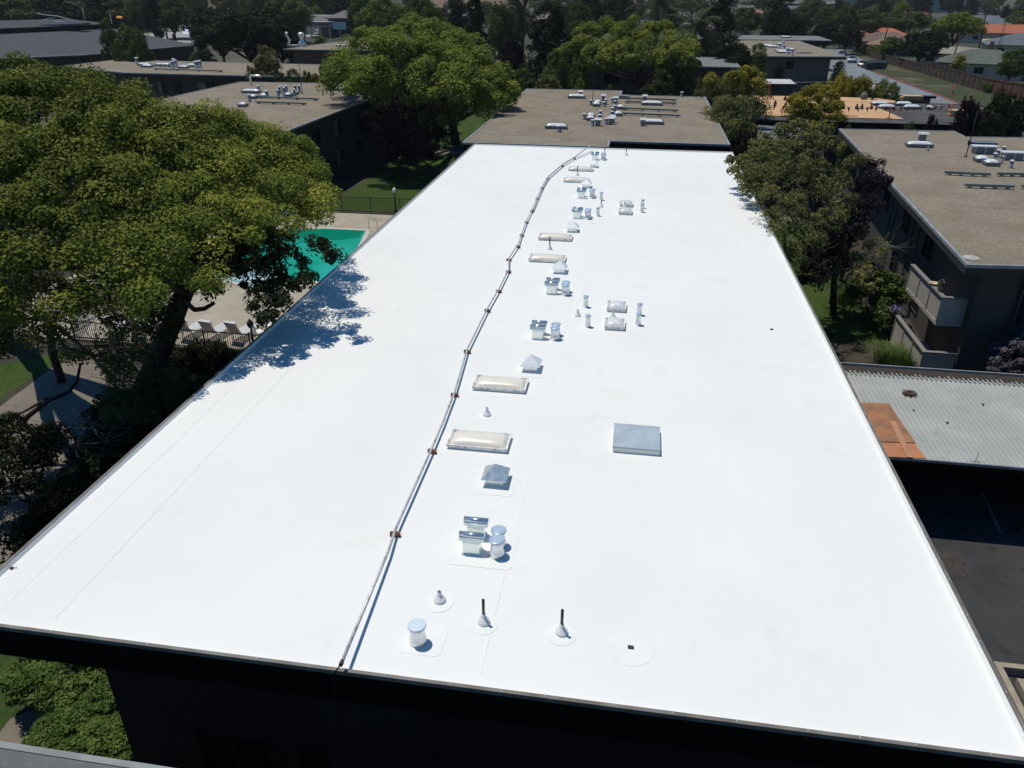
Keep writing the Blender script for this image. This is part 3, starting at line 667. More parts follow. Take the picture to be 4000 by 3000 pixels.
# ragged ends of the sheets: raised ribs of uneven length over the debris strip
while x < 30:
    L_ = rnd.uniform(.05,.28); m.tube([(x-18, 28.4-26, CZt+.012),(x-18, 28.55-26+L_, CZt+.005)], .03, 6); x += .172
m.build('sheet_end', M_CORR, cp)['kind'] = 'stuff'
m = MB(); m.box(-11.1, 12, 2.551, 3.35, CZt-.08, CZt-.035); m.build('gutter', M_DEBRIS, cp)
m = MB(); m.box(-11.1, 12, 3.352, 3.42, CZt-.2, CZt+.05); m.build('rear_edge', M_EDGEL, cp)
m = MB(); m.box(-11.1, 12, -3.62, -3.56, CZt-.06, CZt+.03); m.build('front_edge', M_EDGEL, cp)
m = MB(); m.box(-11.1, 12, -3.55, -3.35, CZt-.30, CZt-.062); m.box(-11.1,12,-3.35,3.3,CZt-.12,CZt-.082); m.build('fascia', M_FASC, cp)
each('post', [(x-.06, x+.06, -3.3, -3.18, 0, CZt-.122) for x in (-4.5, -1.2, 2.4, 6.0, 9.5)], M_FASC2, cp)
m = MB(); m.box(-11.1, 12, 3.13, 3.2, 0, CZt-.122); m.build('rear_wall', M_FASC2, cp)
m = MB()
for y in (23.6, 25.3, 27.2):
    x = 7.3
    while x < 29.8: m.lathe([(.016,CZt+.017),(.012,CZt+.026),(.0,CZt+.03)], (x-18,y-26,0), 6); x += .344
m.build('screw', mat('pale_screw', (.6,.6,.58), .5), cp)
# plywood on it
def board(name, label, pts, z, th, mt, grp=None):
    P = [(at(3000+u/2.212, 1300+v/2.212, z+th).x, at(3000+u/2.212, 1300+v/2.212, z+th).y) for u,v in pts]
    P = [p for p in P]; cx = sum(p[0] for p in P)/len(P); cy = sum(p[1] for p in P)/len(P)
    m = MB(); m.prism([(x-cx,y-cy) for x,y in P], 0, th); o = m.build(name, mt, None, (cx,cy,z)); return tag(o, label, 'plywood', grp)
board('plywood_sheet', 'stained dark brown plywood sheet at the top left of the corrugated roof', [(760,598),(1045,610),(1275,950),(940,936)], CZt+.035, .02, M_PLYO)
board('plywood_sheet', 'bright orange plywood sheet at the front edge of the corrugated roof', [(925,944),(1270,957),(1366,1085),(1010,1068)], CZt+.035, .02, layered('orange_plywood', [(.46,.20,.10), ((.37,.16,.08), 1.5, .45, .62, .7), ((.30,.13,.06), 7., .64, .74, .7)], rough=.85))
board('plank', 'narrow tan plank lying across both plywood sheets', [(1048,758),(1104,764),(1255,1078),(1200,1072)], CZt+.058, .03, layered('tan_plank', [(.44,.24,.14), ((.36,.19,.11), 3., .45, .62, .7)], rough=.8))
# birds nest, holes
p = at(3000+1220/2.212, 1300+535/2.212, CZt)
rnd = random.Random(9); m = MB()
for k in range(220):
    a = rnd.uniform(0,6.28); q = rnd.uniform(.10,.22); z = rnd.uniform(.0,.10); b = a+rnd.uniform(.3,1.2); q2 = q+rnd.uniform(-.05,.07)
    m.tube([(math.cos(a)*q*1.2, math.sin(a)*q, z),(math.cos(b)*q2*1.2, math.sin(b)*q2, z+rnd.uniform(-.02,.03))], .004, 4)
nest = empty('bird_nest', (p.x, p.y, CZt+.015), 'brown twig nest sitting on the corrugated roof', 'nest')
m.build('twigs', mat('nest_twig', (.16,.11,.075), .95, c2=(.09,.06,.04), scale=20), nest)
m = MB(); m.lathe([(.0,.0),(.12,.0),(.17,.03),(.12,.04),(.0,.02)], n=14); m.build('lining', mat('nest_lining', (.10,.075,.055), 1.), nest)
for (u, v, lb) in ((1257,668,'small black plug just right of the plywood on the corrugated roof'),(1550,775,'black plug in the middle of the corrugated roof, farthest from the plywood in its row'),(1858,617,'black plug near the rust streaks on the corrugated roof')):
    p = at(3000+u/2.212, 1300+v/2.212, CZt+.02); m = MB(); m.lathe([(.04,0),(.04,.03),(.03,.035)], n=12); tag(m.build('roof_plug', M_PIPE, None, (p.x,p.y,CZt+.005)), lb, 'roof plug')
p = at(3000+1790/2.212, 1300+1115/2.212, CZt); m = MB(); m.tube([(0,0,0),(.02,0,.18),(.06,.1,.32)], .008, 5); m.tube([(-.15,0,.01),(.15,.02,.01)], .008, 5); tag(m.build('bent_wire', M_PIPE, None, (p.x,p.y,CZt+.01)), 'bent dark wire at the front edge of the corrugated roof', 'wire')
# stall line, drain, kerb corner on the asphalt
sheet('stall_line', [(13.02,24.9),(13.12,24.9),(12.85,22.6),(12.75,22.6)], .024, mat('faded_line', (.20,.20,.19), .9))
p = at(3680, 2200, 0); sheet('drain_grate', [(p.x-.9,p.y-.55),(p.x+.75,p.y-.55),(p.x+.75,p.y+.55),(p.x-.9,p.y+.55)], .024, mat('rusty_grate', (.055,.045,.038), .8, c2=(.03,.027,.025), scale=8))
pl = empty('planter', (12.2, 15.3, 0), 'raised tan kerbed planter bed at the right edge behind the roof', 'planter')
m = MB(); P0 = [(-1.95,-4.),(-1.95,1.1),(3.,1.1),(3.,-4.)]; m.ring(ccw(P0), ccw(offset(P0,.16)), 0, .3); P1 = offset(P0,.42); m.ring(ccw(P1), ccw(offset(P1,.12)), .0, .22); m.build('kerb', mat('tan_kerb', (.36,.31,.23), .8, c2=(.30,.26,.19), scale=3), pl)
m = MB(); m.prism(offset(P1,.122), 0, .10); m.build('gravel_bed', M_GRAV, pl)
m = MB(); m.prism([(-1.0,-1.6),(-.4,.1),(.7,.3),(1.5,-.2),(.6,-.6),(-.1,-1.5)], .11, .16); m.build('folded_sheeting', mat('grey_sheeting', (.35,.37,.38), .5, c2=(.08,.08,.08), scale=5), pl)
# ---- nearest building under the camera ------------------------------------------------------
P = [(-30,6.43),(14,6.43),(14,-6),(-30,-6)]
bN = flat_building('apartment_building', 'gravel roof corner with pale metal edging in the bottom left foreground', P, 6.0, 1.0, .5, roofm=M_GRAVN, edgem=mat('pale_edge_metal', (.22,.24,.24), .45, c2=(.17,.18,.18), scale=2), ew=.10, fascm=M_FASC)
cN = bN[3]
m = MB(); m.box(-21.8, 21.8, 6.05-cN[1], 6.325-cN[1], 6.002, 6.02); m.build('metal_flange', mat('dull_flange', (.10,.105,.105), .6, c2=(.075,.08,.08), scale=3), bN[0])

# ================================================================ ROOF EQUIPMENT
def V(ox_, oy_, sc): return lambda u, v: (ox_+u/sc, oy_+v/sc)
V1 = V(1800,550,2.765); V2 = V(1900,950,2.765); V3 = V(1600,1450,2.011); V4 = V(1300,2150,1.58); R1 = V(0,0,2.212); R2 = V(1000,0,2.212); R3 = V(2000,0,2.212); R4 = V(3000,0,2.212)
def onroof(p, z=RZ): q = at(*p, z); return (q.x, q.y)

def round_vent(x, y, label, r=.125, h=.41, group=None, z=RZ, rt=None, lid=M_CHROME):
    o = empty('round_vent', (x, y, z), label, 'roof vent', group)
    m = MB(); m.lathe([(r*1.22,0),(r*1.20,.10),(r*1.05,.13),(r,.30*h/.47),(r*.93,h*.80),(r*.93,h*.86)], n=24); m.build('pipe', M_WHITEP, o)
    m = MB(); m.lathe([(r*1.02,h*.79),(r*1.02,h*.85),(r*.97,h*.86),(r*.97,h*.88)], n=24); m.build('collar', M_CHROME, o)
    m = MB(); m.lathe([(r*.96,h*.88),(r*1.24,h*.885),(r*1.27,h*.905),(r*1.24,h*.965),(r*1.06,h*.985),(r*.98,h*.972),(r*.9,h*.976),(.0,h*.982)], n=28); m.build('cap', lid, o)
    return o
def hood_vent(x, y, label, w=.33, d=.24, h=.47, group=None, z=RZ):
    """rectangular stack under a half-round hood, front face at y"""
    o = empty('hooded_vent', (x, y+d/2, z), label, 'roof vent', group)
    m = MB(); m.bbox(-w/2, w/2, -d/2, d/2, .0, h*.70, .005); m.box(-w/2-.012, w/2+.012, -d/2-.012, d/2+.012, h*.60, h*.63)
    m.box(-w/2-.03, w/2+.03, -d/2-.03, d/2+.03, 0, .02); m.build('stack', M_GALVW, o)
    W = w*.76; R = .058; m = MB(); n = 14; prof = []
    for k in range(n+1):
        a = math.radians(-35 + 250*k/n); prof.append((math.cos(a)*R*1.25, math.sin(a)*R + h*.87))
    vs = []
    for sgn in (-1, 1):
        vs += [(sgn*W, p, q) for p, q in prof]
    fs = [(i, i+1, n+1+i+1, n+1+i) for i in range(n)] + [tuple(range(n+1))[::-1], tuple(range(n+1, 2*n+2))]
    m.add(vs, fs, True); 
    for k in range(len(m.sm)-2, len(m.sm)): m.sm[k] = False
    m.build('hood', M_HOOD, o)
    m = MB(); m.add([(-W*.98,-d*.46,h*.70),(W*.98,-d*.46,h*.70),(W*.98,d*.46,h*.70),(-W*.98,d*.46,h*.70),(-W*.98,-d*.40,h*.81),(W*.98,-d*.40,h*.81),(W*.98,d*.40,h*.81),(-W*.98,d*.40,h*.81)],
        [(3,2,1,0),(4,5,6,7),(0,1,5,4),(1,2,6,5),(2,3,7,6),(3,0,4,7)]); m.build('throat', M_GALVW, o)
    return o
def pyramid_vent(x, y, label, mt, group=None, w=.40, e=.58, he=.20, ha=.47):
    """y is the front face of the body"""
    o = empty('pyramid_vent', (x, y+w/2, RZ), label, 'roof vent', group)
    m = MB(); m.box(-w/2, w/2, -w/2, w/2, .0, he+.03); m.box(-w/2-.02, w/2+.02, -w/2-.02, w/2+.02, 0, .018)
    m.box(-.003,.003,-w/2-.004,-w/2,.02,he); m.build('body', M_GALVW, o)
    m = MB(); h = e/2; b = he-.012
    m.add([(-h,-h,he),(h,-h,he),(h,h,he),(-h,h,he),(0,0,ha),(-h,-h,b),(h,-h,b),(h,h,b),(-h,h,b)],
          [(0,1,4),(1,2,4),(2,3,4),(3,0,4),(0,5,6,1),(1,6,7,2),(2,7,8,3),(3,8,5,0),(5,8,7,6)]); m.build('cap', mt, o)
    return o
def domegeo(x0,x1,y0,y1,z0,h,nx,ny,pw=2.6):
    m = MB(); vs = []
    for j in range(ny+1):
        for i in range(nx+1):
            u = -1+2*i/nx; v = -1+2*j/ny; ax = (x1-x0); 
            ex = max(0, 1-abs(u)**(pw*max(1, ax/(y1-y0)*.9)))**.55; ey = max(0, 1-abs(v)**pw)**.6
            vs.append((x0+(x1-x0)*i/nx, y0+(y1-y0)*j/ny, z0+h*ex*ey))
    return m.add(vs, [(j*(nx+1)+i, j*(nx+1)+i+1, (j+1)*(nx+1)+i+1, (j+1)*(nx+1)+i) for j in range(ny) for i in range(nx)], True)
def skylight(x, y, w, d, label, mt, curbm, group=None, z=RZ, ch=.10, dh=.13, lowm=None, rz=0):
    o = empty('skylight', (x, y, z), label, 'skylight', group, rz)
    m = MB(); m.box(.03, w-.03, .03, d-.03, -.01, ch*.55); m.build('curb', lowm or M_MEMB, o)
    m = MB(); m.ring(rect(0,w,0,d), rect(.045,w-.045,.045,d-.045), ch*.5, ch); m.ring(rect(-.008,w+.008,-.008,d+.008), rect(.02,w-.02,.02,d-.02), ch*.70, ch*1.12); m.build('frame', curbm, o)
    domegeo(.05, w-.05, .05, d-.05, ch*.75, dh, 30 if w > 1 else 18, 16).build('dome', mt, o)
    return o
def boot_vent(x, y, label, pipe, group=None, k=1.0):
    o = empty('vent_pipe', (x, y, RZ), label, 'vent pipe', group)
    P = [(.112*k,0),(.112*k,.05),(.098*k,.055)]
    z = .055; r = .098*k
    for i in range(4): P += [(r*.93, z+.020), (r*.80, z+.024)]; z += .024; r *= .80
    P += [(r*.95, z+.05), (r*.8, z+.055)]
    m = MB(); m.lathe(P, n=24); m.build('boot', M_BOOT, o)
    tw = MB(); pts = []
    for i in range(22): a = i*.75; pts.append((math.cos(a)*(.038-.0006*i), math.sin(a)*(.038-.0006*i), z+.005+i*.0035))
    tw.tube(pts, .009, 6); tw.build('clamp', M_BOOT, o)
    m = MB(); zt = z+.04+pipe; m.lathe([(.027,z),(.027,zt),(.021,zt),(.021,zt-.04)], n=14); m.build('pipe', M_PIPE, o)
    return o
ORD = ['first','second','third','fourth','fifth']
# clusters, counted from the front edge of the roof
hood_spots = [((485,1440),(520,1300+20),V3),((552,1040),(568,992),V2),((698,553),(716,510),V2),((1250,843),(1262,824),V1),((1298,622),(1305,602),V1),((1445,211),(1449,200),V1)]
cy_spots = [((680,1470),(694,1393),V3),((735,1048),(745,1006),V2),((848,567),(855,536),V2),((1367,848),(1374,830),V1),((1415,622),(1420,606),V1),((1535,211),(1541,201),V1)]
near = ['nearest the front edge', 'beside the fifth long conduit block', 'just beyond the nearest square skylights', 'beyond the middle skylights', 'in front of the farthest pair of long skylights', 'at the far edge']
CN = ['vent cluster nearest the camera', 'second cluster from the camera', 'third cluster from the camera', 'fourth cluster from the camera', 'fifth cluster from the camera', 'farthest vent cluster']
for i, (a, b, vf) in enumerate(hood_spots):
    for j, p in enumerate((a, b)):
        x, y = onroof(vf(*p)); hood_vent(x, y-.02, 'half round hooded vent, %s one in the %s' % (('front','rear')[j], CN[i]), group='hooded vents on the white roof')
    xa, ya = onroof(vf(*a)); patch(xa-.45, xa+.85, ya-.35, ya+1.0)
for i, (a, b, vf) in enumerate(cy_spots):
    for j, p in enumerate((a, b)):
        x, y = onroof(vf(*p)); round_vent(x, y+.10, 'thick capped round vent, %s of the two in the %s' % (('front','rear')[j], CN[i]), group='thick round vents on the white roof')
x, y = onroof(V4(517,592)); round_vent(x, y+.10, 'single capped round vent standing alone nearest the front edge', lid=mat('pale_cap', (.62,.73,.80), .35)); patch(x-.32,x+.45,y-.18,y+.55)
slim = [(V2(1070,695),'slim capped pipe beyond the second cluster, rear one of its pair'),(V2(1092,910),'slim capped pipe just right of the short white boot, front one of its pair'),
        (V2(1637,890),'slim capped pipe right of the nearest square skylight, front one of its pair'),(V2(1650,781),'slim capped pipe right of the nearest square skylights, rear one of its pair'),
        (V1(1515,643),'slim capped pipe right of the fifth cluster, farthest slim pipe of all'),(V1(1478,814),'slim capped pipe right of the fourth cluster'),
        (V1(1955,773),'slim capped pipe right of the farther square skylights, front one of its pair'),(V1(1961,727),'slim capped pipe right of the farther square skylights, rear one of its pair')]
for p, lb in slim:
    x, y = onroof(p); round_vent(x, y+.06, lb, r=.078, h=.43, group='slim capped pipes on the white roof')
pyr = [(V3(665,903),M_PYR,'grey metal pyramid capped vent nearest the front, with an olive tinted left face'),(V2(472,1388),M_PYRW,'white pyramid capped vent second from the front, beyond the nearest two long skylights'),
       (V2(787,328),M_PYRW,'white pyramid capped vent overlapping the third long skylight'),(V1(1202,987),M_PYRW,'white pyramid capped vent standing alone beyond the fourth long skylight'),
       (V1(1354,508),M_PYRW,'white pyramid capped vent overlapping the fifth long skylight'),(V1(1431,289),M_PYRW,'white pyramid capped vent farthest away, beside the sixth long skylight')]
for p, mt, lb in pyr:
    x, y = onroof(p); pyramid_vent(x, y, lb, mt, 'pyramid capped vents on the white roof'); patch(x-.4,x+.45,y-.35,y+.7)
for i, y in enumerate((15.48,18.57,29.97,33.03,44.57,47.67)):
    skylight(-4.04, y, 1.49, .74, 'long cream domed skylight, %s from the front edge of the white roof' % (['first','second','third','fourth','fifth','sixth'][i]), M_DOME, M_CURB, 'long domed skylights on the white roof', ch=.11, dh=.15)
for i, (x, y) in enumerate(((-.62,23.42),(-.62,25.02),(-.66,37.97),(-.66,39.5))):
    skylight(x, y, .66, .74, 'square white domed skylight, %s from the front edge of the white roof' % ORD[i], M_DOMEW, M_CURB, 'square domed skylights on the white roof', ch=.13, dh=.17)
boots = [(V4(925,468),.34,'tall black vent pipe nearest the front edge, left one of the two'),(V4(1408,533),.34,'tall black vent pipe nearest the front edge, right one of the two'),
         (V4(652,332),.04,'short white stepped boot with small dark opening between the conduit and the nearest black pipes'),(V3(602,358),.03,'short white stepped boot between the first and second long skylights'),
         (V2(680,72),.36,'tall black vent pipe between the third and fourth long skylights'),(V2(982,797),.03,'short white stepped boot left of the slim capped pipes'),
         (V2(1362,816),.03,'short white stepped boot between the two nearest square skylights'),(V1(1257,376),.34,'tall black vent pipe between the fifth and sixth long skylights'),
         (V1(1515,720),.12,'stubby black vent pipe right of the fourth cluster of vents'),(V1(1768,724),.10,'stubby dark vent pipe between the two farther square skylights'),
         (V1(1552,158),.34,'tall black vent pipe half hidden behind the farthest round vents'),(V1(1786,158),.34,'tall black vent pipe standing alone near the far edge of the white roof')]
for p, h, lb in boots:
    x, y = onroof(p); boot_vent(x, y+.09, lb, h, 'boot flashed vent pipes on the white roof'); disc(x, y+.05, .26)
# access hatch
h = empty('roof_hatch', (-.05, 15.96, RZ), 'square blue grey metal roof hatch with a diagonal crease', 'roof hatch')
m = MB(); m.box(.012, 1.128, .012, 1.128, -.01, .122); m.build('curb', mat('pale_hatch_curb', (.80,.80,.76), .6), h)
m = MB(); a, b, z0, z1 = 0, 1.14, .124, .165
m.add([(a,a,z0),(b,a,z0),(b,b,z0),(a,b,z0),(a,a,z1),(b,a,z1),(b,b,z1),(a,b,z1),(a+.02,a+.02,z1+.004),(b-.02,a+.02,z1+.004),(b-.02,b-.02,z1+.004),(a+.02,b-.02,z1+.004),(.57,.57,z1+.030)],
      [(0,1,5,4),(1,2,6,5),(2,3,7,6),(3,0,4,7),(4,5,9,8),(5,6,10,9),(6,7,11,10),(7,4,8,11),(8,9,12),(9,10,12),(10,11,12),(11,8,12),(3,2,1,0)]); m.build('lid', M_HATCH, h)
# drains and litter on the membrane
x, y = onroof(V4(1838,602)); disc(x, y, .40); m = MB(); m.box(-.05,.05,-.03,.03,0,.02); tag(m.build('scrap_block', M_PIPE, None, (x, y, RZ+.013)), 'small black block on a round white patch near the front right of the roof', 'scrap')
x, y = onroof((3014,1288)); m = MB(); m.box(-.05,.05,-.03,.03,0,.02); tag(m.build('scrap_block', M_PIPE, None, (x, y, RZ+.012)), 'tiny black block lying alone near the right edge of the white roof', 'scrap')
x, y = onroof((46,2222)); m = MB(); m.lathe([(.0,0),(.03,.01),(.035,.02),(.0,.035)], n=8); m.tube([(0,0,.02),(.09,.04,.015)], .006, 5); tag(m.build('dead_leaf', mat('dead_leaf', (.06,.04,.03), .9), None, (x, y, RZ+.008)), 'curled dead leaf in the left front corner of the white roof', 'leaf')
# conduit on its wooden blocks
cpts = [((1334,2590),.28),((1518,2150),.16),((1544,2069),.14),((1688.5,1748),.14),((1730,1650),.14),((1776.5,1529.6),.14),((1826,1362),.14),((1905,1203),.14),((1949,1128),.14),((1987,1053),.14),((1988.6,1006),.14),((2024,955.8),.14),((2038.7,911.7),.14),((2057.5,861),.14),((2078.5,818.4),.14),((2099.5,769.2),.14),((2118,728.3),.14),((2139,692),.14),((2197,642),.14),((2244,613.7),.14),((2306,568.5),.42)]
m = MB(); CW = [at(*p, RZ+h) for p, h in cpts]
m.tube(CW, .030, 10)
con = empty('conduit', (CW[3].x, CW[3].y, RZ), 'long grey conduit pipe bending its way across the white roof', 'conduit')
m2 = MB(); m2.v = [(x-CW[3].x, y-CW[3].y, z-RZ) for x,y,z in m.v]; m2.f = m.f; m2.sm = m.sm; m2.build('pipe', M_PIPEG, con)
sec = [q + Vector((.055+.015*(i%2), -.03, -.01)) for i, q in enumerate(CW[14:])]; sec[-1] = CW[-1] + Vector((.15,-.35,-.30))
m = MB(); m.tube([q - Vector((CW[3].x, CW[3].y, RZ)) for q in sec], .018, 8); m.build('second_pipe', M_PIPEG, con)
p0 = CW[0]; m = MB(); Q = Vector((CW[3].x, CW[3].y, RZ))
m.lathe([(.034,-.05),(.038,.0),(.034,.05)], n=12, M=Matrix.Translation(p0-Q) @ (CW[1]-CW[0]).to_track_quat('Z','Y').to_matrix().to_4x4()); m.build('end_bushing', M_PIPE, con)
e1 = Vector((p0.x-.10, RY0-.02, RZ+.13)); m = MB(); m.tube([p0-Q, p0-Q+Vector((-.03,-.12,-.02)), e1-Q, e1-Q+Vector((-.03,-.05,-.12)), e1-Q+Vector((-.05,-.06,-1.3))], .013, 8); m.build('cable', M_BLACK, con)
bk = [2,3,5,6,7,8,9,10,11,12,13,14,15,16,17,18,19]
far_ = lambda k: 'red wooden block under the conduit, number %s counted from the front edge' % ['one','two','three','four','five','six','seven','eight','nine','ten','eleven','twelve','thirteen','fourteen','fifteen','sixteen','seventeen'][k]
m = MB(); m.bbox(-.15,.15,-.045,.045,0,.075,.008)
m.box(-.05,.05,-.012,.012,.075,.078)
for k, i in enumerate(bk):
    q = CW[i]
    b = (MB().bbox(-.105,.105,-.035,.035,0,.10,.008)).build('support_block', M_REDW, None, (q.x, q.y-.03, RZ+.006)) if k == 0 else blk.copy()
    if k == 0: blk = b
    else: col.objects.link(b); b.location = (q.x, q.y-.03, RZ+.006)
    b.rotation_euler = (0, 0, random.Random(k).uniform(-.12,.12)); b.scale = (1 if k < 9 else .9, 1, 1)
    tag(b, far_(k), 'support block', 'red blocks under the conduit')
# scuffs and stains: thin marks of their own shape
rnd = random.Random(12)

# ---------------- equipment on the other gravel roofs (smaller in the picture)
def s_sky(p, w, d, lb, z=6., grp='domed skylights on the gravel roofs', mt=M_DOMEW, ch=.22, dh=.24):
    q = at(*p, z); skylight(q.x, q.y, w, d, lb, mt, M_CURBD, grp, z, ch, dh, M_CURBD)
def s_pipe(p, lb, r=.11, h=.5, z=6., grp='capped pipes on the gravel roofs'):
    q = at(*p, z); o = empty('roof_pipe', (q.x, q.y+r, z), lb, 'roof vent', grp)
    m = MB(); m.lathe([(r*1.5,0),(r*1.2,.04),(r,.06),(r,h*.8)], n=12); m.build('pipe', M_VENTG, o)
    m = MB(); m.lathe([(r*.9,h*.8),(r*1.3,h*.82),(r*1.3,h*.93),(r*.8,h),(0,h*1.02)], n=12); m.build('cap', M_VENTW, o)
def s_hood(p, lb, w=.5, h=.6, z=6., grp='hooded vents on the gravel roofs'):
    q = at(*p, z); o = empty('box_vent', (q.x, q.y+.2, z), lb, 'roof vent', grp)
    m = MB(); m.box(-w*.32, w*.32, -.17, .17, 0, h*.82); m.build('stack', M_VENTG, o)
    m = MB(); m.add([(-w/2,-.24,h*.8),(w/2,-.24,h*.8),(w/2,.24,h*.8),(-w/2,.24,h*.8),(-w/2,-.12,h),(w/2,-.12,h),(w/2,.12,h),(-w/2,.12,h)],[(3,2,1,0),(4,5,6,7),(0,1,5,4),(1,2,6,5),(2,3,7,6),(3,0,4,7)]); m.build('hood', M_VENTW, o)
def s_duct(pa_, pb_, lb, z=6., grp='long low ducts on the gravel roofs'):
    a = at(*pa_, z); b = at(*pb_, z); c = (a+b)/2; o = empty('roof_duct', (c.x, c.y, z), lb, 'duct', grp)
    L_ = (b-a).length; M = Matrix.Rotation(math.atan2((b-a).y, (b-a).x), 4, 'Z')
    m = MB(); m.box(-L_/2, L_/2, -.10, .10, .10, .24, M); m.build('channel', M_STRIP, o)
    for k in range(4):
        x = -L_/2+.3+k*(L_-.6)/3; MB().box(x-.06, x+.06, -.16, .16, 0, .098, M).build('block', M_CURBD, o)
def s_mast(p, h, lb, z=6.):
    q = at(*p, z); m = MB(); m.tube([(0,0,0),(.02,0,h*.5),(0,0,h)], [.035,.03,.02], 6); m.lathe([(.1,0),(.1,.05),(.04,.12)], n=8); tag(m.build('antenna_mast', M_BLACK, None, (q.x, q.y, z)), lb, 'mast')
# gravel twin
s_sky(R3(283,1115), 1.75, .8, 'long white skylight at the near left of the gravel roof beyond')
s_sky(R3(480,851), 1.75, .8, 'long white skylight at the far left of the gravel roof beyond the white roof')
s_sky(R3(1115,911), 2.0, .8, 'long white skylight among the low ducts on the gravel roof beyond')
s_sky(R3(1108,1075), 1.9, .8, 'long white skylight at the near right of the far gravel roof')
for i, (u, v, w) in enumerate(((640,1044,.72),(643,1020,.72),(880,1005,.72),(902,946,.72),(694,922,.72),(705,905,.72))):
    s_sky(R3(u,v), w, .75, 'small white domed skylight on the gravel roof beyond, %s' % ['nearest of the left group','behind the nearest left one','right beside the ducts, near one','right beside the ducts, far one','front one beside the tall mast','rear one beside the tall mast'][i])
for i, (u, v) in enumerate(((622,1033),(679,910),(795,926),(806,905),(762,1008),(757,1042),(695,1090),(403,1143),(862,1012),(868,978),(887,958),(889,918),(868,892),(812,1076),(1465,838))):
    s_pipe(R3(u,v), 'grey capped pipe on the gravel roof beyond, ' + ['left of the nearest small domes','left of the tall mast','right of the mast, front one','right of the mast, rear one','between the small domes, rear one','between the small domes, front one','left of the nearest hooded vent','in front of the near left long skylight','beside the near right small dome','behind the near right small dome','beside the far right small dome','in the middle of the duct ends','left of the dark hatch','left of the near middle hooded vents','alone at the far right corner'][i], r=.13 if i != 7 else .17)
for i, (u, v) in enumerate(((592,836),(788,872),(897,892),(741,1090),(852,1078),(868,1062),(1131,1090),(1146,876))):
    s_hood(R3(u,v), 'pale hooded vent on the gravel roof beyond, ' + ['behind the far left long skylight','right of the tall mast','in front of the dark hatch','nearest of all, by the small domes','near middle, front one','near middle, rear one','in front of the near right long skylight','behind the skylight among the ducts'][i], w=.62 if i in (3,4) else .5)
for i, (a, b) in enumerate((((985,862),(1420,877)),((975,893),(1420,908)),((960,950),(1435,970)),((950,994),(1455,1015)))):
    s_duct(R3(*a), R3(*b), 'long low green grey duct on the gravel roof beyond, ' + ['farthest of four','second farthest of four','second nearest of four','nearest of four'][i])
s_mast(R3(695,872), 2.7, 'thin rusty mast on the gravel roof beyond the white roof')
q = at(*R3(884,853), 6); MB_ = MB(); MB_.box(0,1.45,0,.9,0,.22); hh = empty('roof_hatch', (q.x,q.y,6), 'dark flat roof hatch at the far middle of the gravel roof beyond', 'roof hatch'); MB_.build('curb', M_CURBD, hh); m = MB(); m.bbox(-.05,1.5,-.05,.95,.222,.30,.02); m.build('lid', M_STRIP, hh)
# left block roof
s_sky(R2(600,783), 1.9, .85, 'long white skylight at the right end of the left gravel roof')
s_sky((942,364), 1.9, .85, 'long white skylight at the left end of the left gravel roof')
for i, (u, v) in enumerate(((235,838),(22,845),(290,820),(-70,855),(-160,925))):
    s_sky(R2(u,v), .75, .8, 'small white dome on the left gravel roof, ' + ['front right one','second from the right','behind the front right one','third from the left end','nearest, partly behind the tree'][i])
for i, (u, v) in enumerate(((20,798),(92,845),(190,838),(200,808),(228,800),(240,815),(260,800),(338,795),(372,797),(330,832),(-60,880))):
    s_pipe(R2(u,v), 'grey capped pipe on the left gravel roof, ' + ['left of the domes, far one','between the two left domes','left of the front right dome','behind it to the left, first','behind it, second','behind the front right dome, third','behind the domes, fourth','right group, left one','right group, right one','in front of the right group','leftmost near one'][i], r=.14, h=.7)
s_duct(R2(20,850), R2(540,870), 'long low pipe run on the left gravel roof, far one'); s_duct(R2(0,895), R2(435,910), 'long low pipe run on the left gravel roof, near one')
s_mast(R2(402,812), 3.4, 'thin dark mast on the left gravel roof')
q = at(*R1(2170,735), 6); m = MB(); m.tube([(0,0,0),(0,0,.85),(.12,0,1.0),(1.2,0,1.0),(1.3,0,.9)], .12, 8); tag(m.build('bent_duct', M_WHITEP, None, (q.x,q.y,6)), 'white bent duct at the back of the left gravel roof', 'duct')
# far left block roof
for i, (u, v, w) in enumerate(((1335,570,2.1),(1600,578,1.9),(1532,592,1.3),(1185,570,1.6),(1215,583,1.4))):
    s_sky(R1(u,v), w, 1.0, 'white dome on the far left low roof, ' + ['long one in the middle','long one at right','small round one','behind the tree top, far one','behind the tree top, near one'][i])
for i, (u, v) in enumerate(((1500,565),(1515,578),(1488,588),(1690,588),(1703,588),(1725,583),(1180,555))):
    s_pipe(R1(u,v), 'pale pipe cap on the far left low roof, ' + ['middle group, far one','middle group, right one','middle group, near one','right group, left one','right group, middle one','right group, right one','alone at the left end'][i], r=.2, h=.9)
s_duct(R1(1335,605), R1(1925,625), 'thin pale pipe run on the far left low roof, near one'); s_duct(R1(1335,572), R1(1480,580), 'thin pale pipe run on the far left low roof, far one')
s_sky(R2(690,402), 2.2, 1.1, 'white skylight on the wedge shaped beige roof, left one'); s_sky(R2(765,400), 1.5, 1.1, 'white skylight on the wedge shaped beige roof, right one beside the tree')
q = at(*R2(400,400), 6); o = empty('air_handler', (q.x,q.y,6), 'white ventilator with angled ducts at the corner of the beige wedge roof', 'ventilator')
m = MB(); m.lathe([(.9,0),(.6,.7),(.35,1.0),(.35,1.7),(.6,1.75),(.6,2.2),(.2,2.4)], n=12); m.build('cowl', M_WHITEP, o); m = MB(); m.tube([(-3,0,0),(-2.4,0,1),(-3.0,0,2.0),(-2.7,0,2.3)], .25, 8); m.build('duct', M_WHITEP, o); m = MB(); m.box(-2.6,-.9,-.5,.5,0,.25); m.build('plinth', M_WHITE, o)
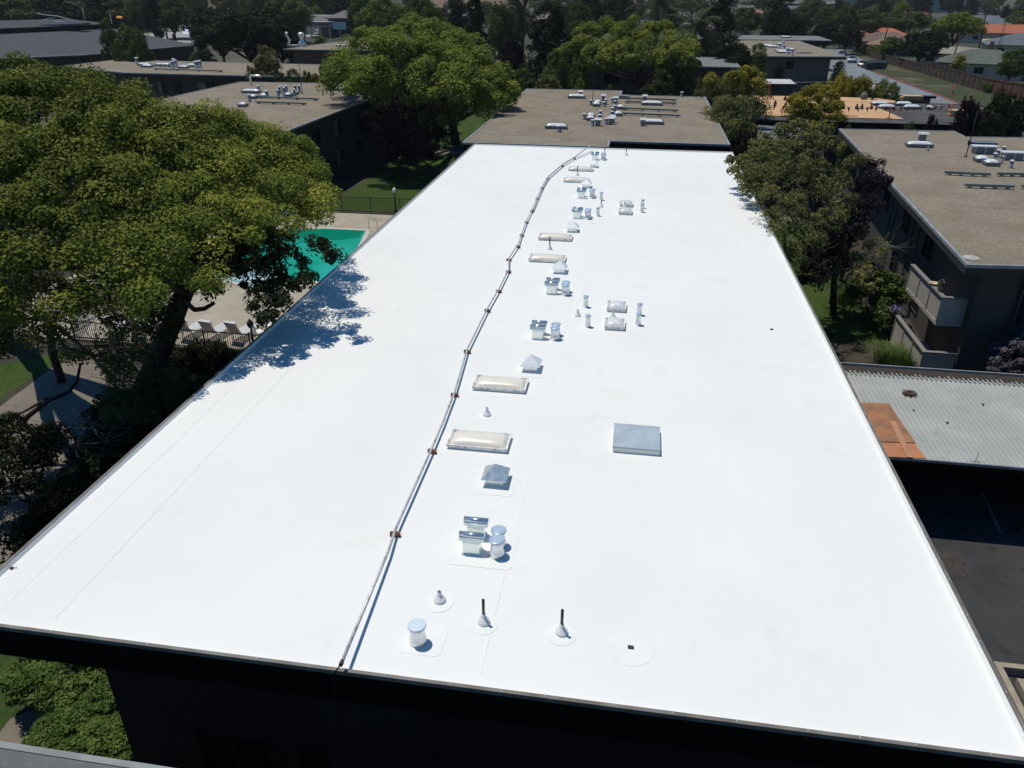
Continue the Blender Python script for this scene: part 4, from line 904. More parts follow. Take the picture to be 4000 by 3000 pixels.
# right mid block roof
for i, (u, v, w) in enumerate(((0,412,2.2),(65,450,2.2),(85,460,2.2),(-55,400,2.0),(-40,405,2.0),(170,436,1.3),(75,390,1.3))):
    s_sky(R4(u,v), w, 1.2, 'white dome on the roof beside the parked cars, ' + ['left middle long one','near long one, rear','near long one, front','far left long one, rear','far left long one, front','right small one','far middle small one'][i])
for i, (u, v) in enumerate(((98,425),(135,435),(165,470),(205,478),(130,405))):
    s_pipe(R4(u,v), 'dark pipe on the roof beside the parked cars, ' + ['middle far one','middle one','near left one','near right one','far one'][i], r=.22, h=1.0)
q = at(*R4(310,460), 6); m = MB(); m.lathe([(1.3,0),(1.3,.15),(1.1,.22),(0,.25)], n=20); o=m.build('roof_plate', M_CURBD, None, (q.x,q.y,6)); o.scale=(1,.5,1); tag(o, 'flat dark oval plate on the roof beside the parked cars', 'roof plate')
for i, (u, v) in enumerate(((110,325),(145,328))): s_sky(R4(u,v), 1.3, 1.5, 'white dome on the thin far grey roof, ' + ['left one','right one'][i])
# roof under repair
for i, (u, v, w, mt) in enumerate(((900,912,1.55,M_DOMEW),(1110,914,1.5,M_DOMEW),(958,940,1.5,M_DOMEW),(1178,942,1.5,M_DOMEW),(1375,950,.6,M_DOMEW))):
    s_sky(R4(u,v), w, .8, 'white skylight on the black roof paper, ' + ['far left one','far right one','near left one','near right one','small tilted one'][i], z=5.62, ch=.2)
q = at(*R4(1165,868), 5.62); o = empty('plywood_stack', (q.x, q.y, 5.62), 'stack of new plywood sheets on the roof under repair', 'plywood stack')
rnd2 = random.Random(3)
for k in range(7): m = MB(); dx = rnd2.uniform(-.06,.06); m.box(dx, 1.9+dx, rnd2.uniform(-.05,.05), 1.2, .02+k*.062, .02+k*.062+.055); m.build('sheet', M_PLY, o)
for i, (u, v) in enumerate(((145,870),(60,910),(150,925),(195,915),(650,945),(763,945),(808,945),(890,945),(635,935),(1110,895))):
    q = at(*R4(u,v), 5.62); m = MB(); m.box(-.13,.13,-.12,.12,0,.30); m.lathe([(.07,.3),(.07,.42),(.1,.43),(.1,.47)], n=10); tag(m.build('pipe_stub', M_BARK, None, (q.x,q.y,5.637 if u<850 else 5.6)), 'small dark pipe stub on the plywood deck, ' + ['left field, farthest','left field, leftmost','left field, middle','left field, beside the yellow tree','first right of the yellow tree, near','third right of the yellow tree','fourth right of the yellow tree','at the paper edge','first right of the yellow tree, far','between the far skylights'][i], 'pipe stub', 'pipe stubs on the plywood deck')
m = MB(); a = at(*R4(620,1000), 5.66); m.box(0,1.55,0,.35,0,.06); tag(m.build('lumber', M_PLY, None, (a.x,a.y,5.64)), 'short stack of boards at the front edge of the plywood deck', 'lumber')
a = at(*R4(1575,1005), 5.6); m = MB(); m.box(0,1.2,0,.9,0,.42); m.box(-.04,1.24,-.04,.94,.422,.50); tag(m.build('crate', M_PLY, None, (a.x,a.y,5.61)), 'plywood box at the right end of the roof under repair', 'crate')
# flag line with its red stands
A = [R4(-200,900), R4(1042,960), R4(1570,950)]
post = [atY(*R4(1042,965), 73.9), atY(*R4(1572,945), 75.5)]
def stand(x, y, lb, h=1.1):
    o = empty('flag_stand', (x,y,5.62), lb, 'stand', 'red flag stands on the roof under repair'); m = MB(); m.tube([(0,0,0),(0,0,h)], .045, 8); m.build('pole', M_RED, o); m = MB(); m.box(-.3,.3,-.04,.04,0,.04); m.box(-.04,.04,-.3,.3,.041,.08); m.build('base', M_RED, o)
pA = at(*R4(1042,1025), 5.62); pB = at(*R4(1570,1000), 5.62); pC = at(*R4(5,832), 5.62); pD = at(*R4(-150,1000), 5.62); pE = at(*R4(1590,830),5.62); pF = at(*R4(850,815),5.62)
stand(pA.x, pA.y, 'red flag stand at the corner of the plywood deck'); stand(pB.x, pB.y, 'red flag stand by the plywood box at right'); stand(pC.x, pC.y, 'red flag stand at the far left of the plywood deck', 1.5); stand(pE.x, pE.y, 'red flag stand at the far right corner of the black paper')
def flagline(a, b, n, lb, sag=.12, h=1.0):
    o = empty('flag_line', ((a.x+b.x)/2, (a.y+b.y)/2, 5.62), lb, 'flag line', 'pennant lines on the roof under repair'); c = Vector((o.location.x, o.location.y, 5.62)); pts = []
    for k in range(17): t = k/16; p = a.lerp(b, t); pts.append(Vector((p.x, p.y, 5.62+h-4*sag*t*(1-t)))-c)
    m = MB(); m.tube(pts, .012, 4); m.build('rope', M_IRONW, o)
    for k in range(n):
        t = (k+.5)/n; p = a.lerp(b, t); z = h-4*sag*t*(1-t); d = (b-a).normalized(); w = .14; th = .005; q = Vector((p.x,p.y,5.62+z))-c; nn = Vector((-d.y,d.x,0))*th
        tw = random.Random(k*7).uniform(-.10,.10)
        tri = [q-d*w, q+d*w, q+Vector((tw,-abs(tw),-.42))]
        m = MB(); m.add([v-nn for v in tri]+[v+nn for v in tri], [(0,1,2),(5,4,3),(0,3,4,1),(1,4,5,2),(2,5,3,0)]); m.build('pennant', M_RED, o)
flagline(pD, pA, 15, 'line of red pennants along the front of the plywood deck'); flagline(pA, pB, 9, 'line of red pennants over the black roof paper')
flagline(pC, pF, 0, 'bare rope along the far side of the plywood deck', .05, 1.4)
# right balcony block roof
s_sky(R4(1203,1275), 1.75, .75, 'long white skylight at the far left of the big right roof')
for i, (u, v) in enumerate(((1800,1405),(1880,1438))): s_sky(R4(u,v), .86, .8, 'small white dome on the big right roof, ' + ['rear one','front one'][i])
def s_wide(p, w, lb):
    q = at(*p, 6); o = empty('box_vent', (q.x,q.y,6), lb, 'roof vent', 'wide flat topped vents on the big right roof')
    m = MB(); m.box(.08, w-.08, .05, .5, 0, .45); m.build('stack', M_VENTG, o); m = MB(); m.bbox(-.03, w+.03, -.06, .62, .452, .53, .02); m.build('hood', M_VENTW, o)
    for t in (.1,.5,.88): MB().box(w*t-.02,w*t+.05,.0,.045,0,.45).build('bracket', M_IRONW, o)
s_wide(R4(1765,1330), 1.55, 'wide flat topped vent in front of the dark hatch on the right roof'); s_wide(R4(2020,1385), 1.4, 'wide flat topped vent at the right end of the right roof'); s_hood(R4(1335,1220), 'pale hooded vent behind the long skylight on the right roof', w=.7)
q = at(*R4(1770,1272), 6); hh = empty('roof_hatch', (q.x,q.y,6), 'dark square hatch on the big right roof', 'roof hatch'); m = MB(); m.box(0,1.55,0,1.1,0,.28); m.build('curb', M_FASC, hh); m = MB(); m.bbox(-.04,1.6,-.04,1.15,.282,.34,.02); m.build('lid', M_VENTG, hh)
for i, (u, v) in enumerate(((1957,1390),(1985,1358),(2035,1330),(2100,1455),(2020,1415),(1383,1305))): s_pipe(R4(u,v), 'grey pipe on the big right roof, ' + ['left of the wide vent, front one','left of the wide vent, rear one','behind the wide vent','nearest, alone at right','in front of the wide vent','in front of the long skylight'][i], r=.11 if i < 4 else .06, h=.5)
s_duct(R4(1520,1510), R4(1915,1530), 'long low pipe on blocks on the right roof, far left one'); s_duct(R4(1975,1522), R4(2330,1530), 'long low pipe on blocks on the right roof, far right one'); s_duct(R4(1693,1622), R4(2118,1636), 'long low pipe on blocks on the right roof, nearest one')
s_duct(R4(2185,1632), R4(2500,1645), 'long low pipe on blocks at the right edge of the photo')
s_mast(R4(1708,1355), 2.9, 'thin leaning mast on the big right roof')
q = at(2900+1650/1.8436, 500+935/1.8436, 6); m = MB(); m.lathe([(.34,0),(.34,.02),(.25,.03),(.1,.035),(.06,.10),(.0,.10)], n=22); tag(m.build('roof_drain', mat('pale_drain', (.42,.40,.36), .8), None, (q.x,q.y,6.0)), 'round pale roof drain near the front corner of the right roof', 'drain')
# pipes and hatch glimpsed on the grey roof behind the dome shaped tree
for i, (u, v, w) in enumerate(((760,480,1.2),(1000,490,1.0),(1080,487,1.3),(1150,490,1.4),(1380,520,1.0),(1115,515,.8))): s_sky(R3(u,v), w, .9, 'white dome glimpsed on the grey roof behind the dome tree, %s from the left' % ['first','second','third','fifth','sixth','fourth'][i])
q = at(*R3(1835,540), 6); m = MB(); m.box(0,2.4,0,.8,0,.3); m.box(-.05,2.45,-.05,.85,.302,.36); tag(m.build('roof_curb', M_CURBD, None, (q.x,q.y,6)), 'low dark curb at the right end of the grey roof', 'curb')

# ================================================================ POOL SIDE
def fence(name, a, b, h, label, z=0.0, gap=.115, mt=M_BLACK):
    a = Vector((*a,z)); b = Vector((*b,z)); L_ = (b-a).length; o = empty(name, (a+b)/2, label, 'fence', None, math.atan2((b-a).y,(b-a).x))
    m = MB(); m.box(-L_/2, L_/2, -.02, .02, h-.06, h-.02); m.build('rail', mt, o); m = MB(); m.box(-L_/2, L_/2, -.02, .02, .12, .16); m.build('rail', mt, o)
    n = int(L_/gap); m = MB()
    for k in range(n): x = -L_/2+gap*(k+.5); m.box(x-.011, x+.011, -.011, .011, .06, h)
    p = m.build('pickets', mt, o); p['kind'] = 'stuff' if n > 100 else ''
    if n <= 100: del p['kind']
    k = 0
    while k*2.4 <= L_: x = -L_/2+k*2.4; MB().box(x-.03, x+.03, -.03, .03, 0, h+.05).build('post', mt, o); k += 1
    return o
fence('iron_fence', (-27.5,31.9), (-13.2,31.7), 1.05, 'black iron fence on the near side of the pool behind the loungers')
fence('iron_fence', (-29.2,36.5), (-27.6,32.0), 1.2, 'black iron fence running away behind the big tree trunk', mt=M_IRONW)
fence('iron_fence', (-30,57.8), (-14.0,57.9), 1.3, 'black iron fence between the pool deck and the lawn beyond')
fence('iron_fence', (-31.5,49.5), (-29.0,43.5), 1.2, 'pale fence at the left end of the pool', mt=M_IRONW)
def lamp_post(x, y, h, label, dark=False):
    o = empty('lamp_post', (x,y,0), label, 'street lamp', 'lamp posts round the pool')
    m = MB(); m.lathe([(.12,0),(.12,.15),(.055,.25),(.045,h*.75),(.07,h*.78),(.04,h*.80),(.04,h-.40),(.11,h-.37)], n=12); m.build('post', M_BLACK, o)
    m = MB(); m.lathe([(.10,h-.37),(.17,h-.22),(.16,h-.10),(.10,h-.02),(.05,h+.02),(.05,h+.06),(.0,h+.10)], n=16); m.build('globe', M_BLACK if dark else mat('opal_globe', (.82,.82,.80), .3), o)
pa2 = atY(1540, 735, 58.6); lamp_post(pa2.x, 58.6, pa2.z, 'black lamp post with white globe at the lawn fence')
pb2 = atY(975, 1252, 32.6); lamp_post(pb2.x, 32.6, pb2.z, 'dark lamp post right of the loungers', True)
# sun loungers: one built with its parts, the rest are copies
def make_lounger():
    r = empty('sun_lounger', (0,0,0))
    # foot towards +y, raised back towards -y (towards the camera)
    m = MB()
    for s in (-1,1): m.box(s*.33-.03, s*.33+.03, -.45, 1.15, .30, .36)
    m.build('frame', M_WHITE, r)
    M_ = Matrix.Translation((0,-.45,.36)) @ Matrix.Rotation(math.radians(-62), 4, 'X')
    m = MB()
    for k in range(9): m.box(-.29,.29, -.08-.095*k-.034, -.08-.095*k+.034, -.012, .012, M_)
    b = m.build('backrest', M_CHAIRB, r); m = MB()
    for s in (-1,1): m.box(s*.32-.028, s*.32+.028, -.94, 0, -.022, .022, M_)
    m.box(-.29,.29,-.94,-.895,-.02,.02,M_); m.build('rim', M_WHITE, b)
    m = MB()
    for k in range(15): y = -.38+.105*k; m.box(-.30,.30,y-.035,y+.035,.362,.385)
    m.build('seat', M_WHITE, r)
    for x in (-.33,.33):
        for y in (-.35,1.05): m = MB(); m.tube([(x,y,.3),(x*1.05,y+(.06 if y>0 else -.06),0)], .032, 6); m.build('leg', M_WHITE, r)
    return r
L0 = make_lounger()
lx = [(-23.2,33.3),(-21.85,33.35),(-20.5,33.4),(-19.15,33.45),(-24.5,33.25),(-25.8,33.1)]
lname = ['third','second','first']
for i, (x, y) in enumerate(lx):
    o = L0 if i == 0 else copy_tree(L0)
    o.location = (x, y, .012); o.rotation_euler = (0,0,math.radians([-8,-7,-9,-10,-6,-9][i]))
    tag(o, 'white slatted sun lounger, %s one from the dark lamp post' % ['fourth','third','second','first','fifth, half behind the trunk,','sixth, hidden by branches,'][i], 'sun lounger', 'sun loungers along the pool fence')
for i, (x, y) in enumerate(((-18.6,34.5),(-22.5,34.9),(-21.15,34.95))):
    pass
t = empty('round_table', (-17.75,34.1,.012), 'white round plastic table right of the dark lamp post', 'table')
m = MB(); m.lathe([(.0,.70),(.56,.70),(.58,.715),(.56,.735),(.0,.735)], n=28); m.build('tabletop', M_WHITE, t)
for k in range(4): a = k*PI/2+.4; m = MB(); m.tube([(.45*math.cos(a),.45*math.sin(a),0),(.38*math.cos(a),.38*math.sin(a),.7)], .028, 6); m.build('leg', M_WHITE, t)
def chair(x, y, rz, label):
    o = empty('plastic_chair', (x,y,.012), label, 'chair', 'plastic chairs at the round table', rz)
    m = MB(); m.bbox(-.23,.23,-.22,.22,.42,.45,.01); m.build('seat', M_WHITE, o)
    M_ = Matrix.Translation((0,.22,.44)) @ Matrix.Rotation(math.radians(-10),4,'X'); m = MB()
    for k in range(5): m.box(-.2+.09*k-.02*0, -.2+.09*k+.05, -.012, .012, 0, .40, M_)
    m.box(-.23,.27,-.016,.016,.40,.45,M_); m.build('backrest', M_WHITE, o)
    for a in (-.2,.2):
        for b in (-.19,.19): m = MB(); m.tube([(a,b,.42),(a*1.12,b*1.15,0)], .022, 6); m.build('leg', M_WHITE, o)
chair(-18.25, 33.4, 2.6, 'white plastic chair in front of the round table'); chair(-18.5, 34.6, 1.3, 'white plastic chair left of the round table')
# handrail at the far corner of the pool
m = MB(); m.tube([(0,0,0),(0,0,.75),(.15,0,.9),(.5,0,.9),(.65,0,.6),(.65,0,.0)], .022, 8); tag(m.build('pool_handrail', M_IRONW, None, (-19.0,53.1,.03)), 'pale curved handrail at the far end of the pool', 'handrail')
# two pale umbrellas / tables glimpsed through the leaves left of the pool
for i, (px, py) in enumerate(((365,672),(500,838),(600,838),(738,1015))):
    q = at(px, py, 1.0); o = empty('patio_table', (q.x,q.y,0), 'white patio table glimpsed through the foliage, ' + ['farthest left','left of the two in the middle','right of the two in the middle','nearest to the pool'][i], 'table', 'tables seen through the leaves')
    m = MB(); m.lathe([(0,.72),(.75,.72),(.77,.75),(0,.76)], n=20); m.build('tabletop', M_WHITE, o); m = MB(); m.tube([(0,0,0),(0,0,.72)], .05, 8); m.build('leg', M_WHITE, o)

# ================================================================ PERSON on the roof under repair
def person(x, y, z, rz, label):
    o = empty('person', (x,y,z), label, 'person', None, rz)
    J = {'pel':(0,0,.92,.13),'wst':(0,.01,1.06,.12),'chs':(0,.03,1.30,.15),'nek':(0,.04,1.47,.055),'hed':(0,.06,1.60,.095),'top':(0,.06,1.70,.07),
         'hl':(-.10,0,.86,.095),'kl':(-.13,.10,.50,.062),'al':(-.14,-.04,.09,.045),'tl':(-.15,.12,.04,.04),
         'hr':(.10,0,.86,.095),'kr':(.12,.02,.48,.062),'ar':(.13,-.12,.09,.045),'tr':(.14,.04,.04,.04),
         'sl':(-.19,.03,1.40,.06),'el':(-.30,.14,1.16,.045),'wl':(-.34,.36,1.08,.03),
         'sr':(.19,.03,1.40,.06),'er':(.28,.16,1.18,.045),'wr':(.10,.38,1.12,.03)}
    E = [('pel','wst'),('wst','chs'),('chs','nek'),('nek','hed'),('hed','top'),('pel','hl'),('hl','kl'),('kl','al'),('al','tl'),('pel','hr'),('hr','kr'),('kr','ar'),('ar','tr'),('chs','sl'),('sl','el'),('el','wl'),('chs','sr'),('sr','er'),('er','wr')]
    K = list(J); V_ = [Vector(J[k][:3]) for k in K]; R_ = [J[k][3] for k in K]; Ed = [(K.index(a),K.index(b)) for a,b in E]
    for w, sg in (('wl',-1),('wr',1)):
        b = Vector(J[w][:3]); wi = K.index(w)
        pi_ = len(V_); V_.append(b+Vector((0,.06,-.005))); R_.append(.028); Ed.append((wi,pi_))
        for k in range(4):
            f0 = len(V_); V_ += [b+Vector((-.025+.017*k,.12,-.01)), b+Vector((-.022+.015*k,.15,-.04))]; R_ += [.009,.008]; Ed += [(pi_,f0),(f0,f0+1)]
        f0 = len(V_); V_ += [b+Vector((-sg*.035,.08,.0)), b+Vector((-sg*.04,.12,-.01))]; R_ += [.011,.009]; Ed += [(pi_,f0),(f0,f0+1)]
    me = bpy.data.meshes.new('body'); me.from_pydata([tuple(v) for v in V_], Ed, []); b = bpy.data.objects.new('body', me); col.objects.link(b); b.parent = o
    md = b.modifiers.new('skin','SKIN'); b.modifiers.new('sub','SUBSURF').levels = 1
    for i, r_ in enumerate(R_): me.skin_vertices[0].data[i].radius = (r_, r_)
    me.skin_vertices[0].data[0].use_root = True
    me.materials.append(mat('work_skin', (.35,.21,.14), .6))
    m = MB(); m.lathe([(.145,.95),(.15,1.05),(.165,1.25),(.20,1.36),(.15,1.44),(.07,1.48)], (0,.025,0), 16); 
    for s in (-1,1): m.tube([(s*.17,.03,1.40),(s*.24,.08,1.30),(s*.30,.15,1.17),(s*(.32 if s<0 else .2),.28,1.12)], [.075,.068,.06,.045], 10)
    m.lathe([(.10,1.46),(.125,1.55),(.125,1.66),(.09,1.735),(.0,1.755)], (0,.045,0), 14); m.build('hooded_shirt', mat('grey_shirt', (.50,.49,.48), .9), o)
    m = MB(); m.lathe([(.11,.82),(.155,.86),(.155,.98),(.13,1.02)], (0,0,0), 14)
    m.tube([(-.09,0,.90),(-.12,.09,.52),(-.14,-.03,.10)], [.115,.085,.07], 10); m.tube([(.09,0,.90),(.12,.02,.50),(.13,-.11,.10)], [.115,.085,.07], 10); m.build('trousers', mat('dark_trousers', (.035,.033,.035), .9), o)
    for s, yy in ((-1,-.02),(1,-.10)): m = MB(); m.bbox(s*.14-.05,s*.14+.05,yy-.05,yy+.20,0,.10,.02); m.build('boot', M_BARK, o)
q = at(*R4(898,862), 5.62); person(q.x, q.y, 5.635, math.radians(80), 'worker in a pale hooded shirt and dark trousers standing on the plywood deck')
o = empty('debris_sack', (q.x-.80, q.y+.1, 5.64), 'grey sack slumped beside the worker', 'sack'); rs_ = random.Random(2); m = MB()
m.lathe([(.0,0),(.35,.02),(.46,.25),(.44,.55),(.30,.85),(.12,1.0),(.14,1.08),(.0,1.06)], n=14); m.v = [((x+rs_.uniform(-.03,.03))*.8, (y+rs_.uniform(-.03,.03))*.8, z*.72) for x,y,z in m.v]; m.build('bag', mat('grey_sack', (.13,.13,.14), .7), o)

# ================================================================ VEHICLES
def car(x, y, rz, label, paint, suv=False, group=None, name='parked_car', z=.02):
    o = empty(name, (x,y,z), label, 'car', group, rz); L_, W_, H_ = (4.5,1.78,1.45) if not suv else (4.5,1.82,1.72)
    pr = [(-2.25,.35),(-2.25,.72),(-2.05,.90),(-1.3,.98),(-.75,1.38*H_/1.45),(.55,1.42*H_/1.45),(1.35,.98),(2.0,.86),(2.25,.62),(2.25,.32)] if not suv else [(-2.25,.4),(-2.25,.95),(-2.15,1.1),(-1.95,1.62),(.35,1.68),(1.15,1.10),(2.05,.98),(2.25,.72),(2.25,.38)]
    m = MB(); n = len(pr); vs = []
    for yy, ins in ((-W_/2,1),(-W_/2+.0,1),(W_/2,1)): pass
    for s in (-1,1):
        for a,b in pr: t = max(0,(b-.95)/.5); vs.append((a, s*(W_/2-.22*t), b))
    fs = [(i,(i+1)%n,n+(i+1)%n,n+i) for i in range(n)] + [tuple(range(n))[::-1], tuple(range(n,2*n))]
    m.add(vs, fs); b = m.build('body', paint, o); bv = b.modifiers.new('bev','BEVEL'); bv.width = .07; bv.segments = 3; bv.limit_method = 'ANGLE'; bv.angle_limit = .3
    for p in b.data.polygons: p.use_smooth = True
    i0, i1 = (3,4) if not suv else (2,3); f0, f1 = (6,5) if not suv else (5,4)
    def quad(nm, P, off):
        nrm = (P[1]-P[0]).cross(P[2]-P[0]).normalized(); c = sum(P, Vector())/4
        if nrm.dot(c-Vector((0,0,.6))) < 0: nrm = -nrm
        q = [c+(p-c)*.86+nrm*off for p in P]; m = MB(); m.add(q+[p-nrm*.02 for p in q], [(0,1,2,3),(7,6,5,4),(0,4,5,1),(1,5,6,2),(2,6,7,3),(3,7,4,0)]); return m.build(nm, M_GLASS, o)
    def pt_(i, s): a,b_ = pr[i]; t = max(0,(b_-.95)/.5); return Vector((a, s*(W_/2-.22*t), b_))
    quad('windscreen', [pt_(f0,-1),pt_(f0,1),pt_(f1,1),pt_(f1,-1)], .02); quad('rear_window', [pt_(i0,-1),pt_(i0,1),pt_(i1,1),pt_(i1,-1)], .02)
    for s in (-1,1): quad('side_window', [pt_(i0,s)+Vector((.1,0,.02)),pt_(f0,s)+Vector((-.1,0,.04)),pt_(f1,s),pt_(i1,s)], .02)
    for a in (-1.38,1.40):
        for s in (-1,1):
            M_ = Matrix.Translation((a, s*(W_/2-.10), .33)) @ Matrix.Rotation(PI/2,4,'X'); m = MB(); m.lathe([(.20,-.11),(.33,-.10),(.33,.10),(.20,.11)], n=18, M=M_); w = m.build('wheel', M_BLACK, o)
            m = MB(); m.lathe([(.0,-.112),(.19,-.105),(.19,.105),(.0,.112)], n=12, M=M_); m.build('rim', M_VENTW, w)
    for s in (-1,1): m = MB(); m.bbox(2.14,2.27,s*.62-.2,s*.62+.2,.60,.78,.03); m.build('headlight', M_DOMEW, o); m = MB(); m.bbox(-2.27,-2.18,s*.68-.14,s*.68+.14,.66,.84,.02); m.build('tail_light', M_RED, o)
    m = MB(); m.box(2.2,2.262,-.35,.35,.48,.60); m.build('grille', M_BLACK, o)
    return o
P_SILV = mat('silver_paint', (.42,.45,.47), .25, metal=.3, coat=.5); P_BLUE = mat('pale_blue_paint', (.20,.30,.38), .25, metal=.3, coat=.5); P_GOLD = mat('champagne_paint', (.22,.20,.17), .3, metal=.3, coat=.5)
P_WHT = mat('white_paint', (.70,.71,.72), .3, coat=.5); P_DARK = mat('dark_grey_paint', (.05,.055,.06), .3, coat=.5); P_MAR = mat('maroon_paint', (.10,.03,.04), .3, coat=.5)
q = at(*R4(733,545)); car(q.x+.2, q.y+2.0, math.radians(-66-40), 'silver sedan parked in the lane, between the blue car and the dumpsters', P_SILV, group='cars parked along the lane')
q = at(*R4(690,522)); car(q.x-.2, q.y+6.5, math.radians(-66-45), 'pale blue car parked behind the silver sedan', P_BLUE, True, group='cars parked along the lane')
q = at(*R4(848,588)); car(q.x, q.y+2.2, math.radians(62), 'brown sedan seen from behind beside the dumpsters', P_GOLD, group='cars parked along the lane')
car(15.3, 24.6, math.radians(-98), 'pale car in the shade under the corrugated carport at the right edge', P_WHT, group='cars in deep shade')
q = at(*R1(1570,28)); car(q.x, q.y, math.radians(20), 'maroon car driving on the far road at top left', P_MAR)
q = at(700, 243, 0); car(-75, 151.5, math.radians(-55), 'white car parked by the olive bush in front of the pines', P_WHT, True, group='cars in the lot under the pines')
car(-57.0, 152, math.radians(-60), 'white car seen between the forked pine trunks', P_WHT, group='cars in the lot under the pines')
sheet('parking_lot', rect(-92,-48,139,176), .02, layered('pale_asphalt', [(.10,.11,.115), ((.15,.155,.155), .3, .45,.65,.8)], rough=.9))
o = car(-119, 296, math.radians(90), 'white and green van parked under the red striped canopy', P_WHT, True, name='van')
q = at(*R4(2080,400)); car(q.x, q.y, math.radians(15), 'dark car parked beside the slate roofed house', P_DARK)
# dumpsters
def bin_(px, py, w, lb):
    q = at(*R4(px,py)); o = empty('dumpster', (q.x,q.y+1,.03), lb, 'dumpster', 'dumpsters beside the lane', .2); m = MB(); m.add([(-w/2,-.7,.1),(w/2,-.7,.1),(w/2,.7,.1),(-w/2,.7,.1),(-w/2-.1,-.85,1.3),(w/2+.1,-.85,1.3),(w/2+.1,.85,1.6),(-w/2-.1,.85,1.6)],[(3,2,1,0),(4,5,6,7),(0,1,5,4),(1,2,6,5),(2,3,7,6),(3,0,4,7)]); m.build('body', mat('navy_bin', (.035,.042,.055), .6), o)
    m = MB(); m.add([(-w/2-.12,-.88,1.31),(w/2+.12,-.88,1.31),(w/2+.12,.88,1.62),(-w/2-.12,.88,1.62),(-w/2-.12,-.88,1.36),(w/2+.12,-.88,1.36),(w/2+.12,.88,1.67),(-w/2-.12,.88,1.67)],[(3,2,1,0),(4,5,6,7),(0,1,5,4),(1,2,6,5),(2,3,7,6),(3,0,4,7)]); m.build('lid', M_BLACK, o)
bin_(870,608,1.4,'narrow dark dumpster at the left of the pair, beside the brown sedan'); bin_(952,600,3.4,'wide black dumpster at the right of the pair')

# ================================================================ HOUSES, FENCES, POLES
def house(cx, cy, w, d, h, rh, rz, label, roofm, wallm, hip=True, name='house', cat='house', ov=.6, chim=None, group=None, wins=3):
    o = empty(name, (cx,cy,0), label, cat, group, rz)
    m = MB(); m.box(-w/2,w/2,-d/2,d/2,0,h); m.build('wall', wallm, o)
    a, b = w/2+ov, d/2+ov; k = b if hip else 0; m = MB(); e = .14
    vs = [(-a,-b,h),(a,-b,h),(a,b,h),(-a,b,h),(-a+k,0,h+rh),(a-k,0,h+rh),(-a,-b,h-e),(a,-b,h-e),(a,b,h-e),(-a,b,h-e)]
    m.add(vs, [(0,1,5,4),(1,2,5),(2,3,4,5),(3,0,4),(0,6,7,1),(1,7,8,2),(2,8,9,3),(3,9,6,0),(9,8,7,6)]); r = m.build('roof', roofm, o)
    if chim: m = MB(); m.box(chim[0]-.4,chim[0]+.4,chim[1]-.3,chim[1]+.3,h,h+rh+1.0); m.box(chim[0]-.46,chim[0]+.46,chim[1]-.36,chim[1]+.36,h+rh+1.0,h+rh+1.12); m.build('chimney', mat('brick_chimney', (.20,.075,.055), .9), r)
    for i in range(wins): window(o, (-w/2,-d/2), (w/2,-d/2), w*(i+.6)/(wins+.2), h*.55, min(1.6,w*.14), h*.36)
    return o
def hpx(px, py, z, *a, **k): q = at(*R4(px,py), z); return house(q.x, q.y, *a, **k)
hpx(1010,330,3.5, 15,10,2.9,2.2, math.radians(-18), 'house with dark brown shingle roof behind the bright green hedge', M_SHINGB, M_WALLL, chim=None)
hpx(1090,362,3.2, 12,10,2.7,1.7, math.radians(-18), 'low pinkish brown roof joined in front of the brown roofed house, with brick chimney', M_SHINGP, M_WALLL, chim=(3,0))
hpx(795,300,3.5, 9,8,2.8,1.8, math.radians(-14), 'small orange tiled roof left of the brown roofed house', M_TILE, M_WALLL)
hpx(1010,265,4.0, 12,8,3.0,1.8, math.radians(-14), 'orange tiled roof just showing behind the brown roofed house', M_TILE, M_WALLL)
hpx(2010,265,3.6, 24,11,3.1,2.4, math.radians(-12), 'long house with bright orange tiled roof at the right edge', M_TILE, M_WALLL, chim=(6,2))
hpx(2180,360,3.3, 16,14,2.8,2.6, math.radians(-14), 'slate grey roofed house at the right edge below the orange tiled roof', M_SHINGS, M_WALLL)
hpx(1640,435,3.0, 15,15,2.7,1.2, math.radians(-24), 'tan roofed house behind the thin leaning pole', M_SHINGT, M_WALLL, chim=(6.5,3))
hpx(1850,515,3.2, 15,10,2.8,2.3, math.radians(-22), 'green grey roofed house with pale front right of the wooden fence', M_SHINGG, M_WALLL)
hpx(2010,180,4.0, 16,11,3.0,1.8, math.radians(-12), 'blue grey roofed house beyond the long orange roof', M_SHINGS, M_WALLL)
hpx(1890,150,4.0, 30,11,3.0,1.8, math.radians(-8), 'long blue grey roof in the distance between the trees at right', M_SHINGS, M_WALLL)
hpx(420,120,4.0, 20,10,3.0,2.0, math.radians(6), 'grey gabled roof among trees at top right of centre', M_SHINGS, M_WALLL, hip=False)
hpx(500,40,4.0, 95,18,5.0,.6, math.radians(3), 'very long flat tan roof across the distance', M_SHINGT, M_WALLD, hip=False, cat='building', wins=6)
hpx(1230,52,4.0, 105,14,9.0,.8, math.radians(2), 'long pale blue metal warehouse with white roof edge near the top right', M_EDGEL, mat('pale_blue_metal_wall', (.21,.26,.27), .6), hip=False, cat='warehouse', wins=0)
hpx(950,60,4.0, 12,12,8.0,4, math.radians(2), 'pale green gable end of the warehouse at its left', M_EDGEL, mat('pale_green_wall', (.22,.28,.25), .6), hip=False, cat='building', wins=0)
hpx(1650,58,3.0, 46,10,4.0,1.4, 0, 'row of pale cream roofs behind the big bright tree', mat('cream_roof', (.30,.28,.21), .8), M_WALLL, wins=4)
hpx(340,175,2.0, 7,6,2.6,1.8, math.radians(20), 'small pink walled shed with orange roof among dark trees', M_TILE, M_WALLL, cat='shed')
